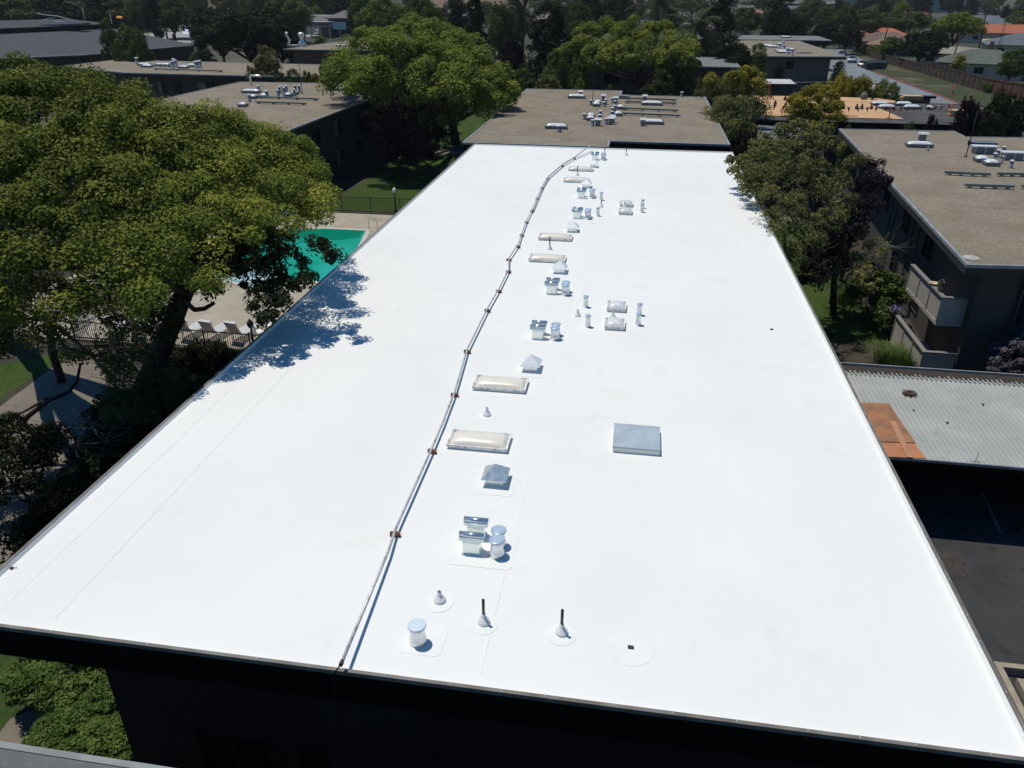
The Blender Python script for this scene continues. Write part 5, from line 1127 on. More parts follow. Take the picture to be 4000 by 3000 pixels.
# playhouse near the fence
q = at(*R4(1735,640)); o = empty('playhouse', (q.x,q.y,0), 'small brown roofed playhouse with turquoise slide behind the wooden fence', 'playhouse')
m = MB(); m.box(-.9,.9,-.8,.8,1.0,1.2); m.add([(-1.2,-1.1,2.5),(1.2,-1.1,2.5),(1.2,1.1,2.5),(-1.2,1.1,2.5),(-1.2,0,3.5),(1.2,0,3.5)],[(0,1,5,4),(2,3,4,5),(1,2,5),(3,0,4),(3,2,1,0)]); m.build('roof', M_FENCEW, o)
for a in (-.9,.9):
    for b in (-.8,.8): m = MB(); m.box(a-.06,a+.06,b-.06,b+.06,0,2.5); m.build('post', M_FENCEW, o)
m = MB(); m.add([(-.3,-.8,1.1),(.3,-.8,1.1),(.3,-2.8,.1),(-.3,-2.8,.1),(-.3,-.8,1.0),(.3,-.8,1.0),(.3,-2.8,0),(-.3,-2.8,0)],[(0,1,2,3),(7,6,5,4),(0,4,5,1),(1,5,6,2),(2,6,7,3),(3,7,4,0)]); m.build('slide', mat('turquoise_slide', (.15,.50,.48), .4), o)
q = at(*R4(1780,650)); o = empty('parasol', (q.x,q.y,0), 'closed white parasol beside the playhouse', 'parasol'); m = MB(); m.lathe([(.04,.9),(.28,1.1),(.16,2.2),(.0,2.6)], n=10); m.build('canopy', M_WHITE, o); m = MB(); m.tube([(0,0,0),(0,0,1)], .04, 6); m.build('pole', M_IRONW, o)
def board_fence(a, b, h, label, mt, step=2.4):
    a = Vector((*a,.03)); b = Vector((*b,.03)); L_ = (b-a).length; o = empty('wooden_fence', (a+b)/2, label, 'fence', None, math.atan2((b-a).y,(b-a).x)); n = int(L_/.28); rnd = random.Random(1)
    m = MB(); 
    for k in range(n): x = -L_/2+.28*k; m.box(x, x+.265, -.012+rnd.uniform(-.006,.006), .012, 0, h+rnd.uniform(-.04,.04))
    p = m.build('boards', mt, o); p['kind'] = 'stuff'
    m = MB(); m.box(-L_/2,L_/2,-.06,-.013,h-.25,h-.12); m.build('rail', mt, o)
    k = 0
    while k*step <= L_ and k < 60: x = -L_/2+k*step; MB().box(x-.05,x+.05,-.12,-.062,0,h+.1).build('post', mt, o); k += 1
q0 = at(*R4(640,388)); q1 = at(*R4(1000,545)); q2 = at(*R4(1345,640)); q3 = at(*R4(1850,792)); q4 = at(*R4(2260,870))
board_fence((q0.x,q0.y),(q1.x,q1.y),1.9,'dark wooden fence receding along the lane behind the cars',M_FENCEW)
board_fence((q1.x,q1.y),(q2.x,q2.y),1.9,'shaded wooden fence in front of the very dark tree',M_FENCEW)
board_fence((q2.x,q2.y),(q3.x,q3.y),2.3,'tall brown wooden fence at the top of the grass slope',M_FENCEW)
board_fence((q3.x,q3.y),(q4.x,q4.y),2.3,'reddish brown wooden fence at the right edge',M_FENCER)
def pole(pb, pt, Y, label, r=.16, arms=1):
    a = atY(*pb, Y); b = atY(*pt, Y); o = empty('utility_pole', (a.x,Y,a.z if a.z<2 else 0), label, 'utility pole', 'wooden utility poles'); z0 = o.location.z
    m = MB(); m.tube([(0,0,-.5),(b.x-a.x,0,b.z-z0)], [r,r*.7], 8); m.build('pole', M_BARKD, o)
    for k in range(arms): z = b.z-z0-.6-k*1.6; x = (b.x-a.x)*(z/max(.1,b.z-z0)); MB().box(x-1.3,x+1.3,-.06,.06,z-.08,z+.08).build('crossarm', M_BARKD, o)
    return b
t1 = pole(R4(1000,358), R4(1060,118), 230, 'leaning wooden pole with crossarm in front of the brown roofed house', arms=1)
t2 = pole(R4(1582,520), R4(1665,300), 180, 'leaning dark pole rising from the green roofed yard', arms=0)
t3 = pole(R4(1838,372), R4(1915,-30), 255, 'tall dark pole left of the orange roof, running out of the top', .22, arms=0)
t4 = pole(R4(650,278), R4(700,60), 280, 'slim pole among the dark trees at upper right', .12, arms=1)
pole(R4(1990,430), R4(2045,180), 200, 'thin grey pole, left of the close pair at the right edge', .07, 0); pole(R4(2010,430), R4(2060,185), 200.6, 'thin grey pole, right of the close pair at the right edge', .07, 0)
m = MB()
def wire(a, b, lb, r=.02):
    pts = [a.lerp(b,k/12)-Vector((0,0,1.2*4*(k/12)*(1-k/12))) for k in range(13)]; m = MB(); m.tube(pts, r, 4); tag(m.build('power_line', M_BLACK), lb, 'wire', 'power lines strung between the poles')
wire(t1+Vector((1,0,-.6)), t2, 'power line from the crossarm pole to the leaning pole'); wire(t2, Vector((115,150,9)), 'power line from the leaning pole off the right edge'); wire(t1+Vector((-1,0,-.6)), t4, 'power line between the crossarm pole and the slim pole')
q = at(*R4(1920,395)); m = MB(); m.add([(-3,-1.5,1.0),(0,-1.8,1.3),(3.2,-.6,1.2),(1,1.2,2.0),(-2.4,1.2,1.8),(-3,-1.5,.9),(0,-1.8,1.2),(3.2,-.6,1.1),(1,1.2,1.9),(-2.4,1.2,1.7)],[(0,1,2,3,4),(9,8,7,6,5),(0,5,6,1),(1,6,7,2),(2,7,8,3),(3,8,9,4),(4,9,5,0)]); tag(m.build('tarpaulin', M_YELLOW, None, (q.x,q.y,0)), 'crumpled yellow tarpaulin beyond the green grey roof', 'tarpaulin')
# far left: dark shingled hall, gas station, motel
hall = empty('shingled_hall', (-125,165,0), 'large hall with dark slate shingle roof at the far left', 'hall')
def absbox(m, pts, fs): m.add([(x+125,y-165,z) for x,y,z in pts], fs)
A_,B_,C_,D_,E_,F_,G_ = (-145,93,4.6),(-100.7,138,4.6),(-95,168,4.6),(-129,190,6.6),(-138,163.1,6.6),(-170,130,6.6),(-108,168,6.1)
def low(p, z): return (p[0]-1, p[1]+.6, z)
absbox(m := MB(), [A_,B_,C_,D_,E_,F_,G_,low(A_,4.25),low(B_,4.25),low(C_,4.25)], [(0,1,4,5),(1,6,3,4),(1,2,6),(2,3,6),(0,7,8,1),(1,8,9,2)])
m.build('roof', M_SHING, hall)
P_ = [F_,E_,D_,(-160,215,6.6),(-200,150,6.6)]
absbox(m := MB(), [(p[0],p[1],6.3) for p in P_]+[(p[0],p[1],7.5) for p in P_], [(0,1,6,5),(1,2,7,6),(2,3,8,7),(3,4,9,8),(4,0,5,9),(5,6,7,8,9)]); m.build('parapet', M_FASC, hall)
absbox(m := MB(), [(p[0],p[1],7.502) for p in P_]+[(p[0],p[1],7.7) for p in P_], [(0,1,6,5),(1,2,7,6),(2,3,8,7),(3,4,9,8),(4,0,5,9),(5,6,7,8,9)]); m.build('flat_roof', M_FASC2, hall)
W_ = [low(A_,0),low(B_,0),low(C_,0)]
absbox(m := MB(), [(p[0]-1,p[1]+1,0) for p in W_]+[(p[0]-1,p[1]+1,4.25) for p in W_], [(0,1,4,3),(1,2,5,4)]); m.build('wall', M_WALLD, hall)
m = MB(); m.tube([(p[0]+125,p[1]-165,4.7) for p in (A_,B_,C_)], .14, 6); m.build('gutter', M_EDGEL, hall)
# the glazed truss on its roof
gt = empty('roof_sign_frame', atY(230,90,178), 'arched white tube frame on the roof of the dark hall', 'frame')
def gl(px, py): return atY(px/4.424, py/4.424, 178) - gt.location
m = MB(); m.tube([gl(650,232),gl(800,262),gl(1000,280),gl(1430,398)], .09, 6); m.build('long_tube', M_IRONW, gt); m = MB(); m.tube([gl(685,420),gl(760,345),gl(850,310),gl(940,308)], .09, 6); m.build('arched_tube', M_IRONW, gt)
m = MB(); m.tube([gl(775,385),gl(1290,372)], .17, 6); m.build('white_bar', M_WHITE, gt); m = MB(); p_ = [gl(700,425),gl(1420,400),gl(1420,430),gl(690,475)]; m.add(p_+[v+Vector((0,3,0)) for v in p_], [(0,1,2,3),(7,6,5,4),(0,4,5,1),(1,5,6,2),(2,6,7,3),(3,7,4,0)]); m.build('plinth', M_SHINGS, gt)
def street_light(px0, py0, px1, py1, Y, lb, sc=4.424, off=0):
    a = atY(off+px0/sc, py0/sc, Y); b = atY(off+px1/sc, py1/sc, Y); o = empty('street_lamp', (a.x,Y,0), lb, 'street lamp', 'far street lamps'); m = MB(); m.tube([(0,0,0),(0,0,a.z)], [.14,.09], 8); m.build('pole', M_EDGEL, o); m = MB(); m.tube([(0,0,a.z),((b.x-a.x)*.5,0,a.z+(b.z-a.z)*.7),(b.x-a.x,0,b.z)], .07, 6); m.build('arm', M_EDGEL, o)
street_light(1420,130,1120,25,215,'street lamp with long curved arm behind the dark hall'); street_light(1900,240,1990,185,205,'street lamp left of the orange sign')
q = atY(468,68,208); o = empty('price_sign', (q.x,208,0), 'pole sign with glowing orange panel at far left', 'sign'); m = MB(); m.tube([(0,0,0),(0,0,q.z-1.4)], .2, 8); m.build('pole', M_BLACK, o); m = MB(); m.box(-1.3,1.3,-.15,.15,q.z-1.2,q.z+.9); m.build('cabinet', M_BLACK, o); m = MB(); m.box(-.85,.85,-.18,-.152,q.z-.15,q.z+.35); m.build('panel', mat('lit_orange_panel', (.8,.4,.08), .4, emit=(1,.45,.08,.5)), o)
gs = empty('gas_station', (-155,265,0), 'gas station canopy on tall posts beyond the dark hall', 'gas station')
a = atY(*R1(1350,195), 262); b = atY(*R1(1645,165), 262); m = MB(); zc = (a.z+b.z)/2-1.0; m.box(a.x+155, b.x+6+155, -8, 8, zc, zc+1.3); m.build('canopy', mat('dark_canopy', (.07,.075,.085), .6), gs)
m = MB(); m.box(a.x+155-.2, b.x+6+155+.2, -8.2, 8.2, zc+1.302, zc+1.55); m.build('canopy_edge', M_WHITE, gs)
for k in range(3): x = a.x+155+4+k*8.5; MB().box(x-.25,x+.25,-5,-4.5,0,zc-.002).build('post', M_IRONW, gs)
m = MB(); m.box(a.x+155+8,b.x+155+6,12,20,0,4.5); m.build('shop', M_WALLL, gs); m = MB(); m.box(a.x+155+2,a.x+155+6,9,9.3,zc-3.5,zc-.8); m.build('lit_panel', mat('lit_blue_panel', (.6,.65,.95), .4, emit=(.7,.75,1.,1.1)), gs)
for k in range(3): x = a.x+155+6+k*8; m = MB(); m.box(x-.5,x+.5,-4,-3.4,0,1.7); m.build('pump', M_RED if k != 1 else M_IRONW, gs)
sheet('forecourt', [(-190,235),(-120,250),(-115,330),(-200,330)], .02, layered('pale_forecourt', [(.30,.29,.27), ((.36,.35,.32), .2, .45,.6,.8)], rough=.9))
sheet('road', [(-196,330),(-182,330),(-215,560),(-300,700),(-320,700),(-245,560)], .03, layered('far_road', [(.25,.23,.20), ((.30,.28,.25), .1, .45,.6,.8)], rough=.9))
mo = empty('motel', (-105,292,0), 'two storey dark grey motel with long hipped brown roof left of the big round tree', 'motel')
def mq(px, py, Y=283): return atY(1000+px/4.424, py/4.424, Y) - mo.location
a = mq(1230,310); b = mq(1950,310); zE = a.z; w0 = a.x; w1 = b.x+4
m = MB(); m.box(w0,w1,-8,6,0,zE-.1); m.build('wall', mat('motel_wall', (.10,.10,.11), .9), mo); m = MB(); zR = zE+2.2
m.add([(w0-.8,-9,zE),(w1+.8,-9,zE),(w1+.8,7,zE),(w0-.8,7,zE),(w0+4,-3,zR),(w1-1,-3,zR),(w1-1,2,zR),(w0+4,2,zR),(w0-.8,-9,zE-.35),(w1+.8,-9,zE-.35),(w1+.8,7,zE-.35),(w0-.8,7,zE-.35)],[(0,1,5,4),(1,2,6,5),(2,3,7,6),(3,0,4,7),(4,5,6,7),(0,8,9,1),(1,9,10,2),(2,10,11,3),(3,11,8,0)]); m.build('roof', mat('motel_shingle', (.15,.13,.12), .9), mo)
m = MB(); m.box(w0-.4,w1,-10.2,-8.02,zE*.46,zE*.52); m.build('walkway', M_FASC2, mo)
for k in range(7):
    for zc_, hh_ in ((zE*.72, 1.8),(zE*.22, 2.2)): window(mo, (w0,-8), (w1,-8), 2+k*(w1-w0-4)/6, zc_, 1.3, hh_, mull=0)
sg = empty('motel_sign', (mo.location.x+mq(1655,470).x, 271, 0), 'white and pale blue sign panel on a pole in front of the motel', 'sign'); zz = atY(1000+1655/4.424, 445/4.424, 271).z
m = MB(); m.tube([(0,.2,0),(0,.2,zz-1)], .1, 8); m.build('pole', M_IRONW, sg); m = MB(); m.box(-2.3,2.3,-.1,.1,zz-1.2,zz+1.1); m.build('panel', mat('pale_blue_sign', (.45,.60,.66), .5), sg)
rs = random.Random(5)
for k, (w_, h_) in enumerate(((.5,.8),(.25,.8),(.5,.7),(.12,.8),(.5,.8),(.4,.7),(.45,.8))): x = -1.9+k*.6; m = MB(); m.box(x,x+w_*.7,-.112,-.102,zz+.0,zz+.5*h_+.1); m.build('letter', M_WHITE, sg)
cn = empty('canopy', (-128,280,0), 'canopy with dark red stripe left of the motel', 'canopy'); a = mq(880,400,279)+mo.location; b = mq(1285,400,279)+mo.location
m = MB(); m.box(a.x+128,b.x+128,-3,4,a.z-1.1,a.z+.5); m.build('fascia', mat('pale_fascia', (.28,.28,.29), .6), cn); m = MB(); m.add([(a.x+130,-3.05,a.z-.2),(b.x+128,-3.05,a.z-.7),(b.x+128,-3.05,a.z+.1),(a.x+128.5,-3.05,a.z+.02),(a.x+130,-3.01,a.z-.2),(b.x+128,-3.01,a.z-.7),(b.x+128,-3.01,a.z+.1),(a.x+128.5,-3.01,a.z+.02)],[(0,1,2,3),(7,6,5,4),(0,4,5,1),(1,5,6,2),(2,6,7,3),(3,7,4,0)]); m.build('stripe', mat('dark_red_stripe', (.20,.03,.03), .6), cn)
for t_ in (.1,.5,.9): x = a.x+128+(b.x-a.x)*t_; m = MB(); m.box(x-.2,x+.2,-.2,.2,0,a.z-1.102); m.build('post', M_IRONW, cn)
m = MB(); m.add([(a.x+127,4.1,a.z+.5),(b.x+129,4.1,a.z+.5),(b.x+129,12,a.z+1.9),(a.x+127,12,a.z+1.9),(b.x+129,12,0),(a.x+127,12,0)],[(0,1,2,3),(3,2,4,5)]); m.build('rear_roof', mat('motel_shingle2', (.14,.13,.125), .9), cn)
a = mq(780,250,300)+mo.location; house(a.x+7, 302, 14, 6, a.z-.3, .2, 0, 'pale cream parapet building behind the canopy', M_EDGEL, mat('cream_parapet', (.45,.44,.33), .8), hip=False, cat='building', wins=0)
a = mq(1320,200,330)+mo.location; house(a.x, 335, 16, 12, a.z*.75, a.z*.45, math.radians(0), 'dark gabled house behind the motel', M_SHING, M_WALLD, hip=False)
a = mq(1640,130,345)+mo.location; house(a.x+6, 350, 30, 10, a.z*.95, .6, 0, 'pale blue flat topped building behind the motel', mat('pale_blue_roof', (.25,.32,.35), .7), M_WALLL, hip=False, cat='building', wins=3)

# ================================================================ TREES NEAR THE ROOF
def lobes_px(L, k=.85, dn=.62, back=.35):
    out = []
    for px, py, z, r in L:
        r *= k; p = at(px, py, z) + ray(px, py).normalized()*r*back - Vector((0,0,r*dn)); out.append((p.x, p.y, p.z, r))
    return out
bigL = lobes_px([(1150,745,9.5,1.6),(1120,840,9.2,.9),(1075,650,10.1,2.0),(985,540,11.0,2.1),(1040,760,10.0,1.9),(900,650,10.6,2.2),(860,500,11.5,2.1),(720,470,11.8,2.2),
    (760,620,11.0,2.2),(640,590,11.2,2.2),(740,780,10.2,2.1),(600,760,10.5,2.1),(900,780,9.9,1.7),(1010,850,9.8,1.0),(560,900,9.9,1.9),(700,900,9.8,1.5),(760,960,9.3,1.1),(650,990,9.2,1.2),(820,870,9.7,1.3),(560,1010,9.3,1.2),(480,940,9.8,1.4),(610,1100,8.9,.9),(700,1060,8.9,.8),(570,1170,8.5,.8)], k=.95, dn=.45)
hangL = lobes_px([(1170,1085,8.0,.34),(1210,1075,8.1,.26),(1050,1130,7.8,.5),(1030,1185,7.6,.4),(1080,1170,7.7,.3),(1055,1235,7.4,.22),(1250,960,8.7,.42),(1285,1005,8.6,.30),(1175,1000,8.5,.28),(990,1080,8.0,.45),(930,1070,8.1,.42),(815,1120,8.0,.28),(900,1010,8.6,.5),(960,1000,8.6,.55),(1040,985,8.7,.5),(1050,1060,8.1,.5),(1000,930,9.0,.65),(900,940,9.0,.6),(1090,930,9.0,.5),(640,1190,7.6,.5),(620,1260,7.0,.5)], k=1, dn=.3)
bt = tree('camphor_tree', 'huge spreading yellow green tree in front of the pool, dark forked trunk showing', 'tree', (-20.9,27.6,0), bigL, L_CAMPH, size=.095, per=360, rs=.54, dens=.85, r0=.42, seed=11, bark=M_BARK, zmin=.0, flat=.62, fork=.5, twig=3, inner=.05, up=.8, forkpt=at(728,1120,5.6)-Vector((-20.9,27.6,0)))
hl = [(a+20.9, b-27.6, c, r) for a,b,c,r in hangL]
me = leafmesh('hanging_leaves', subclumps(hl, .24, 1.0, 3, -.9), 80, .11, 3); me.materials.append(L_DARK); c = bpy.data.objects.new('hanging_leaves', me); col.objects.link(c); c.parent = bt  # dark leaf colour stands in for the crown's shade on these leaves
def lb(px,py,z): return at(px,py,z)-Vector((-20.9,27.6,0))
m = MB(); m.tube([lb(722,1140,5.4),lb(745,1090,6.4),lb(800,1040,7.6),lb(900,1020,8.0),lb(1010,1030,8.1),lb(1080,1000,8.4),lb(1150,960,8.8)], [.24,.25,.20,.17,.13,.10,.06], 9)
m.build('limb', M_BARKD, bt)
m = MB(); m.tube([lb(820,1040,7.6),lb(890,960,8.6),lb(925,850,9.6)], [.16,.13,.08], 8); m.build('limb', M_BARK, bt)
m = MB(); m.tube([lb(715,1170,4.9),lb(760,1210,5.6),lb(800,1205,6.1),lb(835,1185,6.5)], [.10,.09,.08,.06], 7); m.build('limb', M_BARKD, bt)
rnd = random.Random(5); m = MB()
for p in (lb(1040,1035,8.1),lb(1100,1000,8.4),lb(900,900,9.0),lb(930,860,9.4),lb(1000,1100,7.9)):
    for k in range(8):
        v = Vector((rnd.gauss(0,.6),rnd.gauss(0,.6),rnd.gauss(-.1,.5))); q = p + v*.5; m.tube([p, q, q+v*.4+Vector((rnd.uniform(-.2,.2),rnd.uniform(-.2,.2),-.1))], [.02,.012,.006], 4)
m.build('twigs', M_BARKD, bt)
leftL = lobes_px([(60,430,12.2,2.4),(200,350,12.6,2.3),(130,290,13.0,2.1),(330,340,12.7,2.1),(450,380,12.4,2.0),(330,490,12.1,2.3),(170,580,11.6,2.4),(20,660,11.2,2.3),(330,670,11.2,2.2),
    (480,540,11.7,2.0),(560,440,12.2,1.8),(650,480,11.9,1.6),(100,820,10.4,2.1),(260,860,10.2,2.0),(430,820,10.4,1.9),(40,980,9.6,1.9),(220,1040,9.3,1.7),(430,1000,9.4,1.6),(-120,520,12,2.6),(-140,820,10.5,2.3),(0,330,13.0,2.0)])
tree('camphor_tree', 'huge domed tree filling the left edge, merging behind the tree by the pool', 'tree', (-31,31,0), leftL, L_CAMPH, size=.115, per=430, rs=.66, dens=.95, r0=.5, seed=23, zmin=-.3, fork=.5, twig=2, inner=.08, tone=-.02, up=.8)
lowL = lobes_px([(90,1120,8.0,1.5),(260,1160,7.8,1.4),(430,1110,7.9,1.3),(180,1240,7.3,1.1),(360,1250,7.2,1.1),(510,1180,7.6,1.0),(40,1270,7.2,1.1),(470,1330,6.4,.9),(430,1440,5.6,.7),(480,1530,5.0,.75),(560,1590,4.6,.8),(540,1430,5.4,.7),(640,1560,4.6,.8),(700,1480,4.8,.6)])
tree('camphor_tree', 'dim olive lower tree with bare twigs at left, below the two huge crowns', 'tree', (-25.0,27.5,0), lowL, L_OLIVE, size=.10, per=200, rs=.48, dens=1.0, r0=.16, seed=31, zmin=-.5, fork=.75, every=3, twig=4, inner=.15, stretch=2.2, bark=M_BARKD)
# bare branches and the leaning trunk across the path
m = MB(); rnd = random.Random(17)
def spray(m, a, d, n, L_, r=.018):
    for k in range(n):
        v = (Vector(d)+Vector((rnd.gauss(0,.5),rnd.gauss(0,.5),rnd.gauss(0,.35)))).normalized(); p = Vector(a); pts = [p.copy()]
        for i in range(4): v = (v+Vector((rnd.gauss(0,.25),rnd.gauss(0,.25),rnd.gauss(0,.2)))).normalized(); p = p+v*L_/4; pts.append(p.copy())
        m.tube(pts, [r, r*.8, r*.6, r*.45, r*.3], 4)
o = empty('bare_branch', (-23,22,0), 'dark leaning limb with bare twigs crossing the path at lower left', 'branch')
def loc(px, py, z): return at(px,py,z)-Vector((-23,22,0))
m.tube([loc(60,1690,1.4), loc(110,1625,1.9), loc(190,1565,2.5), loc(270,1530,2.9), loc(300,1490,3.4), loc(315,1420,4.2)], [.11,.10,.085,.07,.055,.04], 8); m.tube([loc(190,1555,2.5), loc(90,1610,2.3), loc(0,1650,2.0)], [.06,.04,.03], 6)
m.build('limb', M_BARKD, o); m = MB()
for a in (loc(350,1660,3.2), loc(300,1750,2.5), loc(420,1690,3.2), loc(190,1250,7.0), loc(120,1180,7.5), loc(260,1310,6.6), loc(380,1350,6.5), loc(60,1240,7)): spray(m, a, (.3,-.3,.2), 9, 1.8)
m.build('twigs', M_TWIG, o)
# juniper ground shrubs at the bottom left
def shrub(name, label, lobes, lm, size, per, rs, seed, dens=1.6, stretch=3.2, droop=0., flat=.6, up=.4, cat='shrub', group=None):
    cx = sum(l[0] for l in lobes)/len(lobes); cy = sum(l[1] for l in lobes)/len(lobes); o = empty(name, (cx,cy,0), label, cat, group)
    L = [(l[0]-cx,l[1]-cy,l[2],l[3]) for l in lobes]; me = leafmesh('foliage', subclumps(L, rs, dens, seed, -.2, flat), per, size, seed, .7, up, stretch, droop, .1); me.materials.append(lm)
    c = bpy.data.objects.new('foliage', me); col.objects.link(c); c.parent = o; m = MB(); rnd = random.Random(seed)
    for l in L: m.tube([(l[0]*.3,l[1]*.3,-.02),(l[0]*.8,l[1]*.8,l[2]*.6),(l[0],l[1],l[2])], [.05,.035,.015], 5)
    m.build('stem', M_BARKD, o); return o
shrub('leafy_shrub', 'dark olive shrub mass in the shade at far left below the leaning limb', [(*at(x,y,z), r) for x,y,z,r in ((40,1740,1.6,1.0),(120,1780,1.4,.9),(20,1850,1.3,1.0),(180,1720,1.2,.6),(60,1940,1.0,.8))], L_DARK, .11, 200, .40, 33, 1.1, 2.2, flat=.9)
shrub('juniper_shrub', 'feathery bright green juniper mound filling the corner beside the dark end wall', [(*at(x,y,z), r) for x,y,z,r in ((330,2700,.75,.62),(400,2780,.75,.6),(300,2830,.7,.6),(220,2880,.6,.55),(400,2900,.65,.6),(330,2960,.6,.55),(450,2960,.55,.45),(260,2960,.55,.5),(410,2650,.7,.5),(440,2840,.6,.45),(180,2960,.5,.45))], L_GRASS, .10, 240, .20, 5, 1.9)
shrub('juniper_shrub', 'feathery green juniper mound at the upper left of the corner, over a black shadow', [(*at(x,y,z), r) for x,y,z,r in ((130,2680,.9,.50),(210,2640,.95,.5),(300,2630,.9,.5),(230,2700,.8,.4),(90,2640,.9,.35),(160,2600,.9,.4),(300,2580,.85,.45),(380,2600,.8,.4))], L_GRASS, .10, 240, .20, 6, 1.8)
hg = [(-23+.8*i+.2*math.sin(i*3), 30.7+.2*math.sin(i*2.1), .12, .50) for i in range(13)] + [(-21.5+.9*i, 29.5+.3*math.cos(i*2), .25, .65) for i in range(11)]
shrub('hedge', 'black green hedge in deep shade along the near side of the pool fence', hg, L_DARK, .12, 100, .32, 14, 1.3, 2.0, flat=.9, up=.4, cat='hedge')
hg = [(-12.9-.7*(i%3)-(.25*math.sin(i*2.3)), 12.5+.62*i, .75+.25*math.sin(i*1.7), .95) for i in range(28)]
shrub('hedge', 'added dark hedge deepening the shade along the left wall of the white roofed block', hg, L_DARK, .13, 110, .40, 15, 1.1, 2.0, flat=.9, up=.4, cat='hedge')  # hedge added to darken the shaded ground beside the wall
shrub('leafy_shrub', 'added black green shrubs deepening the shade between the path and the white roof', [(*at(x,y,z), r) for x,y,z,r in ((420,1640,.8,.9),(480,1720,.8,.9),(380,1780,.7,.8),(520,1620,.9,.8),(330,1900,.6,.8),(280,1990,.6,.8),(600,1560,.9,.8),(200,2080,.6,.7),(120,2120,.6,.8))], L_DARK, .13, 110, .38, 16, 1.1, 2.0, flat=.9, up=.4)  # dark shrubs added over the path to deepen its shade
# right-hand trees beside the white roof
rL = lobes_px([(2960,640,8.2,1.0),(3030,580,8.8,1.0),(3090,640,8.4,1.2),(3180,620,8.5,1.1),(3020,760,7.4,1.1),(3110,790,7.2,1.2),(3220,720,7.4,1.2),(3290,670,7.6,.8),(3070,880,6.4,1.0),(3160,900,6.2,1.0),(3240,820,6.6,1.0),(2980,560,8.8,.8),(3290,770,6.6,.7),(3120,990,5.2,.8),(3330,640,7.7,.4),(3360,610,7.8,.3)])
tree('street_tree', 'tall loose olive tree overhanging the right edge of the white roof', 'tree', (11.3,41.5,0), rL, L_PEPP, size=.12, per=85, rs=.40, dens=.95, r0=.17, seed=41, droop=.5, twig=6, inner=.2, bark=M_BARKD, stretch=2.4)
# twiggy sprays on it
ovL = lobes_px([(2855,618,7.6,.35),(2880,655,7.4,.40),(2905,690,7.2,.35),(2930,720,7.2,.5),(2905,620,7.9,.45),(2960,700,7.4,.7),(2940,660,7.8,.6)])
tree('street_tree', 'leafy tip reaching over the far right corner of the white roof', 'tree', (9.6,46.5,0), ovL, L_PEPP, size=.16, per=45, rs=.28, dens=1.1, r0=.10, seed=43, droop=.6, twig=3, bark=M_BARKD)
puL = lobes_px([(3420,620,7.2,.6),(3440,680,6.9,.6),(3390,700,6.8,.8),(3350,790,6.2,.8),(3400,780,6.0,.6),(3300,880,5.2,.9),(3240,960,4.6,.9),(3330,850,5.5,.8),(3180,1050,4.2,.8)])
tree('purple_plum', 'blackish purple tree against the left edge of the big right roof', 'tree', (13.0,47.5,0), puL, L_PURP, size=.13, per=140, rs=.40, dens=1.4, r0=.14, seed=45, bark=M_BARKD)
smL = lobes_px([(3290,960,3.9,.9),(3380,1000,3.7,.9),(3200,1040,3.6,.8),(3310,1060,3.3,.9),(3430,950,4.2,.7),(3250,900,4.4,.7),(3150,980,4.0,.7),(3400,1080,3.0,.7)])
tree('small_tree', 'small open tree with thin dark trunk standing on the strip of lawn', 'tree', (11.55,43.4,0), smL, L_PEPP, size=.11, per=75, rs=.33, dens=.95, r0=.09, seed=47, twig=5, bark=M_BARKD, fork=.6)
o = empty('bare_branch', (12,44,0), 'spray of bare grey twigs in front of the shaded right wall', 'branch'); m = MB(); rnd = random.Random(4)
def loc2(px,py,z): return at(px,py,z)-Vector((12,44,0))
for a, d in ((loc2(3380,1010,3.9),(.9,0,.5)),(loc2(3200,860,5.4),(.2,-.2,.5)),(loc2(3160,1040,4),(-.5,0,.3)),(loc2(3440,960,4.3),(.8,.2,.3)),(loc2(3180,860,5.6),(.1,0,.8)),(loc2(3120,1000,4.5),(-.6,0,.2))): spray(m, a, d, 9, 1.7, .014)
m.build('twigs', M_TWIG, o)
shrub('leafy_shrub', 'bright leafy shrub against the shaded wall behind the small tree', [(*at(x,y,z), r) for x,y,z,r in ((3430,1130,1.6,.9),(3470,1170,1.4,.8),(3380,1150,1.3,.8),(3480,1110,1.7,.6))], L_GREEN, .16, 90, .32, 8, 1.5, 2.2, flat=.9)
shrub('leafy_shrub', 'low green shrub with a violet flower head beside the patio wall', [(*at(x,y,z), r) for x,y,z,r in ((3460,1240,.9,.6),(3450,1200,1.0,.6),(3480,1270,.6,.5))], L_GREEN, .15, 80, .28, 9, 1.4, 2.2, flat=.9)
for i, (px, py) in enumerate(((3430,1045),(3495,1207))):
    q = at(px, py, 2.2 if i == 0 else 1.6); o = empty('flower_cluster', (q.x,q.y,0), ['violet flower cluster in the shade by the small tree','violet flower head above the patio wall corner'][i], 'flowers'); me = leafmesh('blossoms', [(0,0,q.z,.30),(.15,.1,q.z-.1,.2)], 90, .08, 3); me.materials.append(M_VIOL); c = bpy.data.objects.new('blossoms', me); col.objects.link(c); c.parent = o; m = MB(); m.tube([(0,0,0),(0,0,q.z)], .015, 5); m.build('stem', M_BARKD, o)
